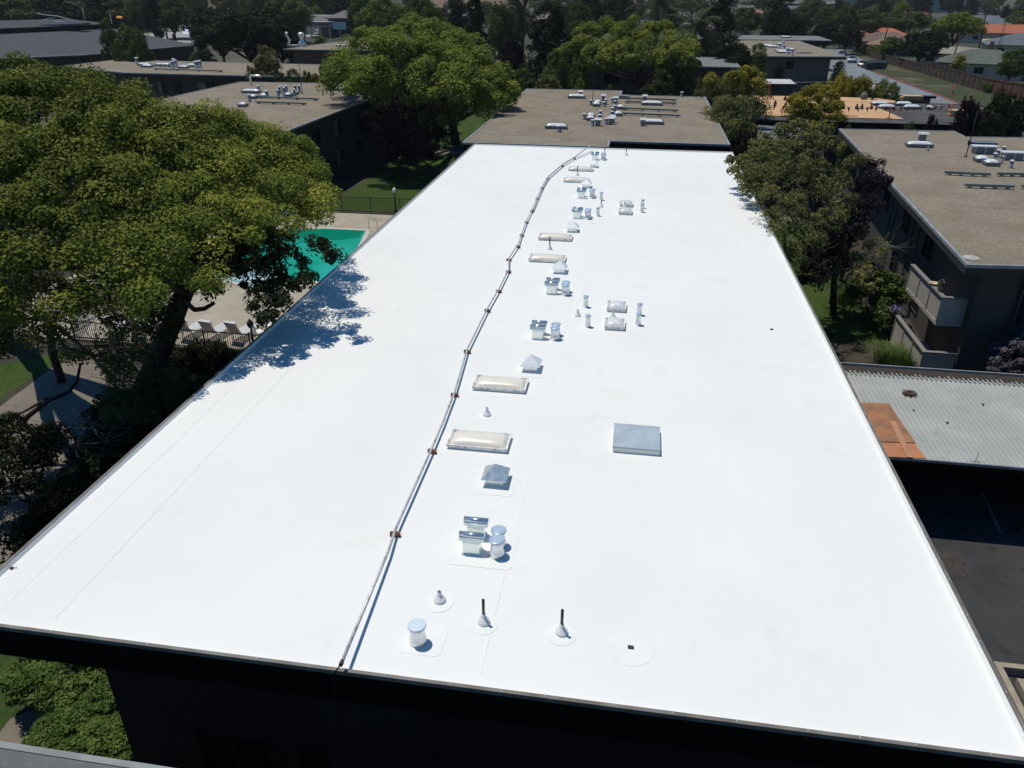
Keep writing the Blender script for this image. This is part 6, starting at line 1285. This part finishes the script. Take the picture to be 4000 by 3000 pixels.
# grassy plant by the patio fence
def grass_tuft(x, y, label, n, h, sp, seed, lm=L_GRASS, name='grass_clump'):
    rnd = random.Random(seed); vs = []; fs = []
    for k in range(n):
        a = rnd.uniform(0,6.28); q = rnd.uniform(0,sp); bx, by = math.cos(a)*q, math.sin(a)*q; hh = h*rnd.uniform(.6,1.1); w = .02; b = len(vs); dx, dy = math.cos(a)*hh*.5*rnd.random(), math.sin(a)*hh*.5*rnd.random(); t = a+PI/2
        for f, ww in ((0,1),(.5,.8),(1,.1)): cx = bx+dx*f*f*1.6; cy = by+dy*f*f*1.6; z = hh*(f-.25*f*f); vs += [(cx-math.cos(t)*w*ww,cy-math.sin(t)*w*ww,z),(cx+math.cos(t)*w*ww,cy+math.sin(t)*w*ww,z)]
        fs += [(b,b+1,b+3,b+2),(b+2,b+3,b+5,b+4)]
    me = bpy.data.meshes.new('blades'); me.from_pydata(vs,[],fs); at_ = me.attributes.new('tone','FLOAT','FACE'); at_.data.foreach_set('value',[rnd.random() for _ in fs]); me.materials.append(lm)
    o = bpy.data.objects.new(name, me); col.objects.link(o); o.location = (x,y,0); tag(o, label, 'plant'); return o
for i, (px, py, n, sp) in enumerate(((3520,1418,420,.8),(3560,1425,420,.7),(3470,1400,300,.7))): q = at(px,py,.3); grass_tuft(q.x, q.y, 'spiky grass clump at the foot of the patio wall, ' + ['middle one','right one','left one'][i], n, 1.25, sp, i)
q = at(3305,1160,.3); grass_tuft(q.x, q.y, 'strappy leaved clump right of the small tree trunk', 350, 1.0, .8, 7)
shrub('flowering_shrub', 'dusky purple grey shrub at the right edge in front of the patio', [(*at(x,y,z), r) for x,y,z,r in ((3960,1400,2.2,.8),(3990,1340,2.6,.7),(3930,1450,1.8,.6))], leafmat('dusky_leaf', (.03,.028,.032), (.10,.09,.10), (.14,.12,.13), .1), .14, 110, .3, 12, 1.6, 2., flat=.9)
# weeping tree at the far right corner of the gravel twin
wL = lobes_px([(2920,290,9.0,1.6),(2860,320,8.6,1.6),(2960,330,8.4,1.3),(2780,330,8.4,1.2),(2900,400,7.4,1.7),(2830,400,7.4,1.4),(2950,420,7.0,1.2),(2900,480,6.2,1.2),(2850,450,6.6,1.0)])
tree('weeping_tree', 'drooping green tree with yellow crown at the far right corner of the gravel roof', 'tree', (9.3,67,0), wL, L_PEPP, size=.20, per=150, rs=.6, dens=1.25, r0=.18, seed=51, droop=.9, bark=M_BARKD, stretch=3.2)
yL = lobes_px([(2920,275,9.6,1.0),(2880,290,9.4,.9),(2955,290,9.3,.8),(2960,325,8.9,.6),(2780,300,9.0,.7)])
tree('yellow_tree', 'patch of yellow green foliage crowning the drooping tree', 'tree', (10,68.2,0), yL, L_YELL, size=.18, per=130, rs=.45, dens=1.2, r0=.10, seed=52)
dkL = lobes_px([(2890,530,4.5,1.5),(2850,500,5.0,1.1),(2900,600,3.4,1.2)])
tree('dark_tree', 'black green foliage below the drooping tree beside the gravel roof', 'tree', (9.6,62,0), dkL, L_DARK, size=.3, per=80, rs=.6, dens=1.3, r0=.12, seed=53)
# yellow trees around the plywood roof
q = [(3180,345,7.9,1.0),(3230,365,7.6,1.0),(3130,400,7.1,1.0),(3270,410,6.8,.9),(3170,360,7.4,.9),(3210,340,7.8,.9),(3120,380,7.0,.9),(3170,420,6.6,1.1),(3230,400,6.9,1.0),(3260,450,6.1,.9),(3130,450,6.0,1.0),(3200,490,5.4,1.2),(3100,420,6.4,.7)]
tree('yellow_tree', 'yellow green tree standing in front of the plywood deck', 'tree', (15.2,66,0), lobes_px(q), L_YELL, size=.16, per=150, rs=.45, dens=1.25, r0=.16, seed=55, bark=M_BARKD)
tree('loose_tree', 'loose grey green tree below the yellow one, in front of the big right roof', 'tree', (14,62,0), lobes_px([(3060,500,6.4,1.1),(3160,530,6.2,1.2),(3250,550,5.8,1.0),(2990,540,6.2,1.0),(3100,560,5.8,1.0),(3210,500,6.4,.9),(3030,560,5.8,.8),(3130,480,6.6,.9)]), L_PEPP, size=.16, per=100, rs=.42, dens=1.05, r0=.14, seed=56, twig=5, droop=.4)

# ================================================================ TREES FARTHER OFF
T = ptree
# centre left: round dome tree and purple tree
dL = lobes_px([(1460,120,11.6,3.2),(1600,90,12.2,3.2),(1700,110,12,3.0),(1400,190,10.6,3.0),(1530,180,11.4,3.2),(1660,190,11.2,3.2),(1780,160,11.4,2.9),(1830,210,10.6,2.7),(1350,270,9.2,2.5),(1450,270,9.6,2.8),(1570,280,9.4,2.8),(1700,270,9.8,2.8),(1810,280,9.6,2.6),(1900,290,9.0,2.6),(1940,340,8.2,2.3),(1870,350,8.0,2.3),(1790,370,7.4,1.9),(1730,420,6.4,1.4),(1650,330,8.0,1.8),(1960,310,8.6,1.8),(1720,330,8.4,2.0)])
tree('dome_tree', 'large round bright green tree with clumped crown left of the gravel twin roof', 'tree', (-20.5,88.5,0), dL, L_LIME, size=.20, per=420, rs=1.0, dens=1.0, r0=.5, seed=61, up=.8, inner=.08, zmin=-.3, bark=M_BARKD, fork=.35, tone=-.08)
fL = lobes_px([(1500,300,7.6,2.0),(1580,310,7.6,2.0),(1460,360,6.6,1.9),(1560,390,6.4,2.2),(1640,380,6.6,1.9),(1480,450,5.2,1.9),(1590,470,5.0,2.2),(1670,460,5.2,1.6),(1530,540,3.6,1.8),(1630,540,3.6,1.8),(1430,330,7.0,1.2),(1700,520,3.8,1.0)])
tree('purple_plum', 'large blackish purple tree between the left gravel roof and the lawn', 'tree', (-24.0,82,0), fL, L_PURP, size=.24, per=170, rs=.7, dens=1.4, r0=.3, seed=63, bark=M_BARKD)
d2 = lobes_px([(2300,130,10.8,2.9),(2390,100,11.4,3.0),(2480,100,11.6,3.0),(2570,110,11.4,3.0),(2640,150,10.6,2.7),(2670,200,9.6,2.2),(2340,190,9.4,2.6),(2440,180,10.0,2.8),(2540,180,10.0,2.8),(2250,180,9.2,2.2),(2420,215,8.8,2.0),(2270,225,8.0,2.0),(2620,210,9.0,2.2),(2210,215,8.0,1.8)])
tree('dome_tree', 'dome shaped yellow green tree in front of the grey flat roofed block', 'tree', (0.5,115,0), d2, L_LIME, size=.24, per=330, rs=1.05, dens=1.0, r0=.4, seed=65, zmin=-.3, up=.8, inner=.08, bark=M_BARKD, fork=.5, twig=3, tone=.0)
T('dark_tree','tall dark tree with pale sunlit leaf tips left of the dome shaped tree',2140,-15,270,210,118,'tall',L_DARK,2)
T('green_tree','light green leafy tree merging below the dark tree, left of the grey block',2190,180,330,180,106,'round',L_GREEN,2)
T('green_tree','small green tree at the left corner of the grey block',2255,235,320,90,104,'round',L_LIME,2)
T('green_shrub','low green shrub just beyond the gravel twin roof, leftmost',2050,255,375,130,97,'bush',L_GREEN,2)
T('green_shrub','light green shrub just beyond the gravel twin roof, second from left',2140,280,375,150,96,'bush',L_PEPP,2)
T('green_shrub','small lime shrub just beyond the gravel twin roof, third from left',2265,300,370,80,95,'bush',L_LIME,2)
T('green_shrub','small upright shrub by the rear edge of the gravel twin, fourth from left',2380,325,370,40,94,'bush',L_LIME,2)
T('feathery_tree','thin feathery grey green tree hiding the right half of the grey block',2650,190,380,170,98,'tall',L_OLIVE,2)
T('feathery_tree','grey green bushy tree in front of the grey block wall',2590,260,375,130,95,'bush',L_OLIVE,2)
T('green_shrub','brownish shrub mound at the rear edge of the gravel twin roof',2530,320,372,110,93,'bush',L_OLIVE,2)
T('redwood','tall blackish conifer right behind the round bright tree',1855,-60,260,140,140,'cone',L_DARK,2)
T('redwood','blackish conifer beside the tall one, slightly farther',1780,-60,150,130,170,'cone',L_DARK,1)
T('green_tree','dark mottled tree between the conifer and the palms',1965,10,270,130,150,'round',L_OLIVE,2)
T('purple_plum','dark purple tree in front of the small pink roof',2000,150,290,110,125,'round',L_PURP,2)
T('dark_tree','dark tree filling the gap right of the round tree',1950,260,460,110,108,'round',L_DARK,2)
T('dark_tree','dark undergrowth behind the left end of the gravel twin',2020,330,470,120,100,'bush',L_DARK,2)
T('green_tree','mid green broad tree rising behind the round bright tree',1500,-30,130,230,170,'dome',L_GREEN,2)
T('green_tree','drooping green tree rising behind the top of the round bright tree',1650,-25,150,200,160,'dome',L_GREEN,2)
T('green_tree','green tree top left of the pair behind the round tree',1420,-25,90,110,185,'round',L_GREEN,1)
# left back
T('olive_tree','yellowish olive tree at the back corner of the left gravel roof',1045,165,340,140,99,'tall',L_PEPP,2)
T('olive_tree','small olive tree just left of it',975,250,320,60,97,'bush',L_PEPP,2)
for i, (px, a, b, w, l) in enumerate(((1100,275,340,80,L_OLIVE),(1150,260,345,80,L_GREEN),(1195,270,345,70,L_PEPP),(1235,280,345,60,L_YELL),(1280,200,340,100,L_OLIVE),(1320,250,345,90,L_DARK))):
    T('hedge_shrub','shrub in the row behind the left gravel roof, %s from the left' % ['first','second','third','fourth','fifth','sixth'][i], px, a, b, w, 95, 'bush' if i != 4 else 'tall', l, 2, 'shrubs behind the left gravel roof')
T('green_tree','light green slender tree in front of the dark hall, left one',425,60,235,90,117,'tall',L_GREEN,2)
T('green_tree','darker green tree in front of the dark hall, right one',520,95,235,150,115,'round',L_GREEN,2)
T('round_bush','trimmed round olive bush in front of the pines',790,175,240,115,146,'bush',L_OLIVE,2)
T('pine_tree','broad dark pine with forked trunk, middle one of the three',960,-50,225,330,150,'pine',L_DARK,2)
T('pine_tree','broad dark pine, left one of the three',850,-40,190,210,158,'pine',L_DARK,2)
T('pine_tree','broad dark pine, right one of the three',1090,20,215,170,154,'pine',L_DARK,2)
T('round_bush','dark bush at the foot of the right pine',1150,120,260,110,152,'bush',L_DARK,1)
T('green_shrub','bright green shrub below the parked van at the beige wedge roof',1250,135,175,80,190,'bush',L_GREEN,1)
T('cypress','tall narrow blackish cypress standing beyond the dark hall',592,-60,160,55,215,'column',L_DARK,2)
T('green_tree','green tree left of the blackish cypress',535,-10,150,110,225,'round',L_GREEN,1)
T('green_tree','green tree right of the blackish cypress',665,-20,90,120,235,'round',L_GREEN,1)
T('round_tree','small bright round tree behind the red striped canopy',1235,22,75,60,320,'round',L_LIME,1)
T('dark_tree','dark spreading tree above the red striped canopy',1330,-40,60,130,335,'dome',L_DARK,1)
T('dark_tree','dark tree right of the gabled house at top',1365,-20,40,50,345,'round',L_DARK,1)
T('green_tree','green tree above the right pine',1120,-30,70,190,250,'round',L_GREEN,1)
T('green_tree','hazy green tree beside it to the left of the canopy',1060,0,60,80,260,'round',L_OLIVE,1)
for i, (px, t_, w, k, l) in enumerate(((40,-20,170,'round',L_OLIVE),(130,0,160,'dome',L_OLIVE),(215,-15,170,'round',L_DARK),(290,5,140,'round',L_OLIVE),(360,-10,140,'round',L_DARK),(430,-10,110,'round',L_OLIVE),(480,20,80,'round',L_GREEN),(330,40,110,'bush',L_OLIVE),(90,50,150,'bush',L_OLIVE),(200,45,130,'bush',L_GREEN),(410,50,90,'bush',L_DARK),(-30,10,150,'round',L_OLIVE))):
    T('background_tree','tree in the dense row beyond the dark hall at top left', px, t_-15, 120, w*1.35, 222+i*2, k, l, 1, 'trees beyond the dark hall')
for i, (px, w, l) in enumerate(((20,200,L_OLIVE),(120,190,L_DARK),(250,200,L_OLIVE),(350,160,L_GREEN),(620,120,L_OLIVE),(540,100,L_OLIVE),(760,90,L_GREEN),(1010,160,L_OLIVE),(1160,150,L_GREEN),(1240,120,L_OLIVE),(900,150,L_GREEN))):
    T('background_tree','tall tree in the farther row along the top left edge of the photo', px, -70-10*(i%3), 60, w, 300+i*3, 'round', l, 1, 'far trees along the top left edge')
# palms
def palm(px, py, Y, R_, label, seed, trunk_top=None, n=46, group='palm trees behind the dome tree'):
    c = atY(px, py, Y); o = empty('palm_tree', (c.x, Y, 0), label, 'palm tree', group); rnd = random.Random(seed); m = MB()
    m.tube([(0,0,0),(.1,0,c.z*.5),(0,0,c.z)], [.45,.38,.42], 10); m.build('trunk', M_BARK, o)
    vs = []; fs = []; tn = []
    for k in range(n):
        a = rnd.uniform(0,6.28); el = math.radians(rnd.uniform(-45,75)); L_ = R_*rnd.uniform(.85,1.1); d = Vector((math.cos(a)*math.cos(el), math.sin(a)*math.cos(el), math.sin(el))); side = Vector((-math.sin(a), math.cos(a), 0)); p = Vector((0,0,c.z)); N_ = 16; P = [p.copy()]
        for i in range(N_): d = (d+Vector((0,0,-.085))).normalized(); p = p+d*L_/N_; P.append(p.copy())
        t0 = rnd.random()
        for i in range(1, N_):
            q = P[i]; dd = (P[i+1]-P[i-1]).normalized() if i < N_ else d; w = L_*.16*math.sin(PI*(i+1)/(N_+2))**.6
            for s in (-1,1):
                tip = q + side*s*w + dd*w*.7 - Vector((0,0,w*.45)); b = len(vs); vs += [tuple(q-dd*L_*.022), tuple(q+dd*L_*.022), tuple(tip)]; fs.append((b,b+1,b+2)); tn.append(t0*.8)
    me = bpy.data.meshes.new('fronds'); me.from_pydata(vs,[],fs); at_ = me.attributes.new('tone','FLOAT','FACE'); at_.data.foreach_set('value', tn); me.materials.append(L_PALM); f = bpy.data.objects.new('fronds', me); col.objects.link(f); f.parent = o
L_PALM = leafmat('palm_frond', (.022,.032,.014), (.065,.078,.035), (.12,.12,.07), .1)
palm(2570, 20, 172, 7.4, 'large palm whose fronds fan over the dome shaped tree', 1)
palm(2715, 105, 160, 6.2, 'drooping palm right of the dome shaped tree', 2)
palm(2040, 55, 165, 5.5, 'palm partly hidden left of the dark tree', 3)
palm(2180, 10, 200, 5.0, 'palm top beside the dark tree at the upper edge', 4)
palm(2850, 175, 150, 3.0, 'small palm in the shade behind the drooping tree', 5, n=30)
T('dark_hedge','tall blackish hedge row behind the large palm, left part',2300,-30,95,170,240,'round',L_DARK,1)
T('dark_hedge','tall blackish hedge row behind the large palm, right part',2420,-30,90,150,245,'round',L_DARK,1)
T('green_tree','lime green tree top behind the dark tree',2260,10,90,110,185,'round',L_GREEN,1)
# right of centre
T('dark_tree','tall dark tree right of the palms',2810,-40,200,170,185,'tall',L_DARK,1)
T('dark_tree','dark undergrowth below the tall dark tree right of the palms',2850,120,300,170,135,'bush',L_DARK,2)
T('dark_tree','low dark foliage in front of the blank end wall, left',2890,190,330,130,128,'round',L_DARK,2)
T('olive_tree','rounded olive tree with slim trunks left of the distant roofs',2920,20,150,150,222,'dome',L_OLIVE,1)
T('dark_tree','big dark leafy tree behind the thin far grey roof',3040,-25,160,160,214,'tall',L_DARK,1)
T('dark_tree','dark tree below it touching the thin far grey roof',3085,50,145,110,211,'round',L_DARK,1)
T('green_shrub','green shrub at the left end of the blank end wall',2965,160,290,90,132,'bush',L_GREEN,2)
T('green_shrub','dark clipped shrub standing against the blank end wall',3045,238,290,50,138,'bush',L_DARK,2)
T('green_tree','medium green tree right of the big dark leafy tree',3130,20,90,110,260,'round',L_OLIVE,1)
T('background_tree','round grey green tree above the thin far grey roof',3180,0,60,80,330,'round',L_OLIVE,1)
T('background_tree','round dark tree right of that one',3235,18,75,75,300,'round',L_OLIVE,1)
T('green_tree','olive and yellow topped tree with slim pole beside it',3300,15,130,110,262,'dome',L_GREEN,1)
T('dark_tree','dark mass of foliage beyond the lane, left',3230,80,160,130,232,'round',L_DARK,1)
T('dark_tree','dark mass of foliage beyond the lane, right',3310,95,165,110,236,'round',L_DARK,1)
T('olive_tree','round olive tree behind the orange and brown roofs',3380,30,110,130,275,'round',L_OLIVE,1)
T('green_tree','lime tree in front of the warehouse',3525,5,50,70,330,'round',L_LIME,1)
T('green_tree','broad green tree between the brown house and the warehouse, left',3460,42,95,110,290,'dome',L_GREEN,1)
T('olive_tree','broad olive tree between the brown house and the warehouse, middle',3570,35,125,160,268,'dome',L_OLIVE,1)
T('lime_tree','big bright green domed tree at upper right',3740,30,165,200,232,'dome',L_LIME,2)
T('dark_tree','very dark round tree behind the wooden fence',3600,110,265,170,198,'round',L_DARK,2)
T('green_tree','dark green tree left of the very dark one',3480,140,230,100,212,'round',L_GREEN,1)
T('dark_tree','dark foliage between the very dark tree and the bright domed tree',3660,110,215,90,214,'round',L_DARK,1)
for i in range(5): T('hedge_shrub','bright green clipped hedge in front of the brown house, part %s from the left' % ['first','second','third','fourth','fifth'][i], 3355+i*24, 162+i*5, 205+i*6, 36, 240-i*5, 'bush', L_LIME, 1, 'clipped hedge in front of the brown house')
T('green_tree','round green tree at the right edge beyond the fence',3955,185,320,120,160,'round',L_GREEN,2)
T('yellow_shrub','yellow green shrub at the foot of the leaning dark pole',3750,210,270,70,172,'bush',L_YELL,1)
T('green_shrub','low green shrub by the playhouse',3880,300,330,80,152,'bush',L_GREEN,1)
for i, (px, a, b, w) in enumerate(((3300,285,365,130),(3345,295,370,110),(3390,305,370,110),(3250,315,370,90))): T('yellow_shrub','golden green bushy tree behind the plywood deck, %s' % ['second from left','third from left','rightmost','leftmost'][i], px, a, b, w, 93+i*.4, 'round', L_YELL, 2, 'golden trees behind the plywood deck')
T('olive_tree','dusty olive bush behind the worker on the plywood deck',3470,310,378,150,95,'round',L_PEPP,2)
T('purple_plum','blackish purple bush in front of the roof under repair, left one',3640,440,520,80,69.5,'bush',L_PURP,2)
T('purple_plum','blackish purple bush in front of the roof under repair, right one',3780,385,530,120,70,'round',L_PURP,2)
T('dark_tree','dark olive tree at the right edge behind the big right roof',3930,355,530,190,71,'round',L_DARK,2)
T('dark_tree','dark foliage low in the right corner behind the big right roof',3870,430,540,130,69,'bush',L_DARK,2)
T('green_shrub','small green shrub in the gap before the roof under repair, left one',3320,480,505,55,70,'bush',L_GREEN,2)
T('green_shrub','small green shrub in the gap before the roof under repair, right one',3560,468,515,75,70,'bush',L_GREEN,2)
T('green_shrub','dark green shrub at the right wall of the blank end block',3278,238,310,40,141,'column',L_DARK,1)
T('green_shrub','dark shrub low at the wall corner beside the lane',3265,285,330,50,138,'bush',L_DARK,1)
# shrubs in the courtyards, under the eaves
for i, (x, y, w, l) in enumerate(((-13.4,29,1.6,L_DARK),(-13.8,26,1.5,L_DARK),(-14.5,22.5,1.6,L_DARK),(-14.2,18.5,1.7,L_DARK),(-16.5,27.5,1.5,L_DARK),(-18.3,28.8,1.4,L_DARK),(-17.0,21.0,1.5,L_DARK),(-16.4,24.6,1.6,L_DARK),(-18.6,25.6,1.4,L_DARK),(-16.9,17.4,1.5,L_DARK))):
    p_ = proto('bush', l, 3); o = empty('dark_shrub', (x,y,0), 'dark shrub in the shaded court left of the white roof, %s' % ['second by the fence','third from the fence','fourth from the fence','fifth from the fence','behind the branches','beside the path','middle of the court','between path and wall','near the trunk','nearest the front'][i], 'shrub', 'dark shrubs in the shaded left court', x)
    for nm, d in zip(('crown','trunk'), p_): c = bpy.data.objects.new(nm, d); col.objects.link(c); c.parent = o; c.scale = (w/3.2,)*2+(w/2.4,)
# the many trees and houses of the suburb beyond, two of a kind cannot be told apart
rnd = random.Random(77); kinds = [('round',L_OLIVE),('dome',L_GREEN),('round',L_DARK),('bush',L_OLIVE),('round',L_GREEN),('cone',L_DARK)]
place = []
tries = 0
avoid = [(47,110,60,290),(55,150,120,300),(-215,230,-110,330),(-150,268,-90,345),(-320,330,-180,700)]
while len(place) < 250 and tries < 4000:
    tries += 1
    Y = 285*(3.4**(rnd.random()**.8)); X = rnd.uniform(-.80, .62)*Y + .1*Y
    if any(a<X<c and b<Y<d for a,b,c,d in avoid): continue
    if any((X-a)**2+(Y-b)**2 < (3.8+Y*.011)**2 for a,b in place): continue
    place.append((X,Y))
for X, Y in place:
    kd, lm = rnd.choice(kinds); sc = rnd.uniform(.8,1.35) if Y < 450 else rnd.uniform(1.1,1.8)
    if kd == 'bush': sc *= 1.3
    if X > 20 and Y < 300: sc *= .6
    o = empty('background_tree', (X,Y,0), 'small far off tree among the distant houses of the suburb', 'tree', 'far trees of the suburb', rnd.uniform(0,6.28)); me, tm = proto(kd, lm, 1)
    for nm, d in (('crown',me),('trunk',tm)): c = bpy.data.objects.new(nm, d); col.objects.link(c); c.parent = o; c.scale = (sc,sc,sc*rnd.uniform(.75,1.05))
hc = [M_SHINGB, M_SHINGT, M_SHINGS, M_SHINGG, M_TILE, M_SHINGP]
for i in range(44):
    Y = rnd.uniform(300,780); X = rnd.uniform(-.65,.68)*Y+.1*Y
    if any(a<X<c and b<Y<d for a,b,c,d in avoid): continue
    house(X, Y, rnd.uniform(12,18), rnd.uniform(8,11), 2.9, rnd.uniform(1.6,2.4), rnd.choice((0,PI/2))+.15, 'far off low house among the trees of the suburb', rnd.choice(hc), rnd.choice((M_WALLL, M_CURT, M_WHITEP)), rnd.random() < .6, group='far houses of the suburb', wins=2)

# ================================================================ AIR
hz = MB(); hz.box(-1500, 1500, -120, 1400, -1.0, 62)
hm = bpy.data.materials.new('haze'); hm.use_nodes = True; hn = hm.node_tree; hn.nodes.remove(hn.nodes['Principled BSDF'])
pv = hn.nodes.new('ShaderNodeVolumePrincipled'); pv.inputs['Color'].default_value = (.88,.92,1,1); pv.inputs['Density'].default_value = .00011; pv.inputs['Anisotropy'].default_value = 0.2
hn.links.new(pv.outputs[0], hn.nodes['Material Output'].inputs['Volume'])
tag(hz.build('haze', hm), kind='stuff')
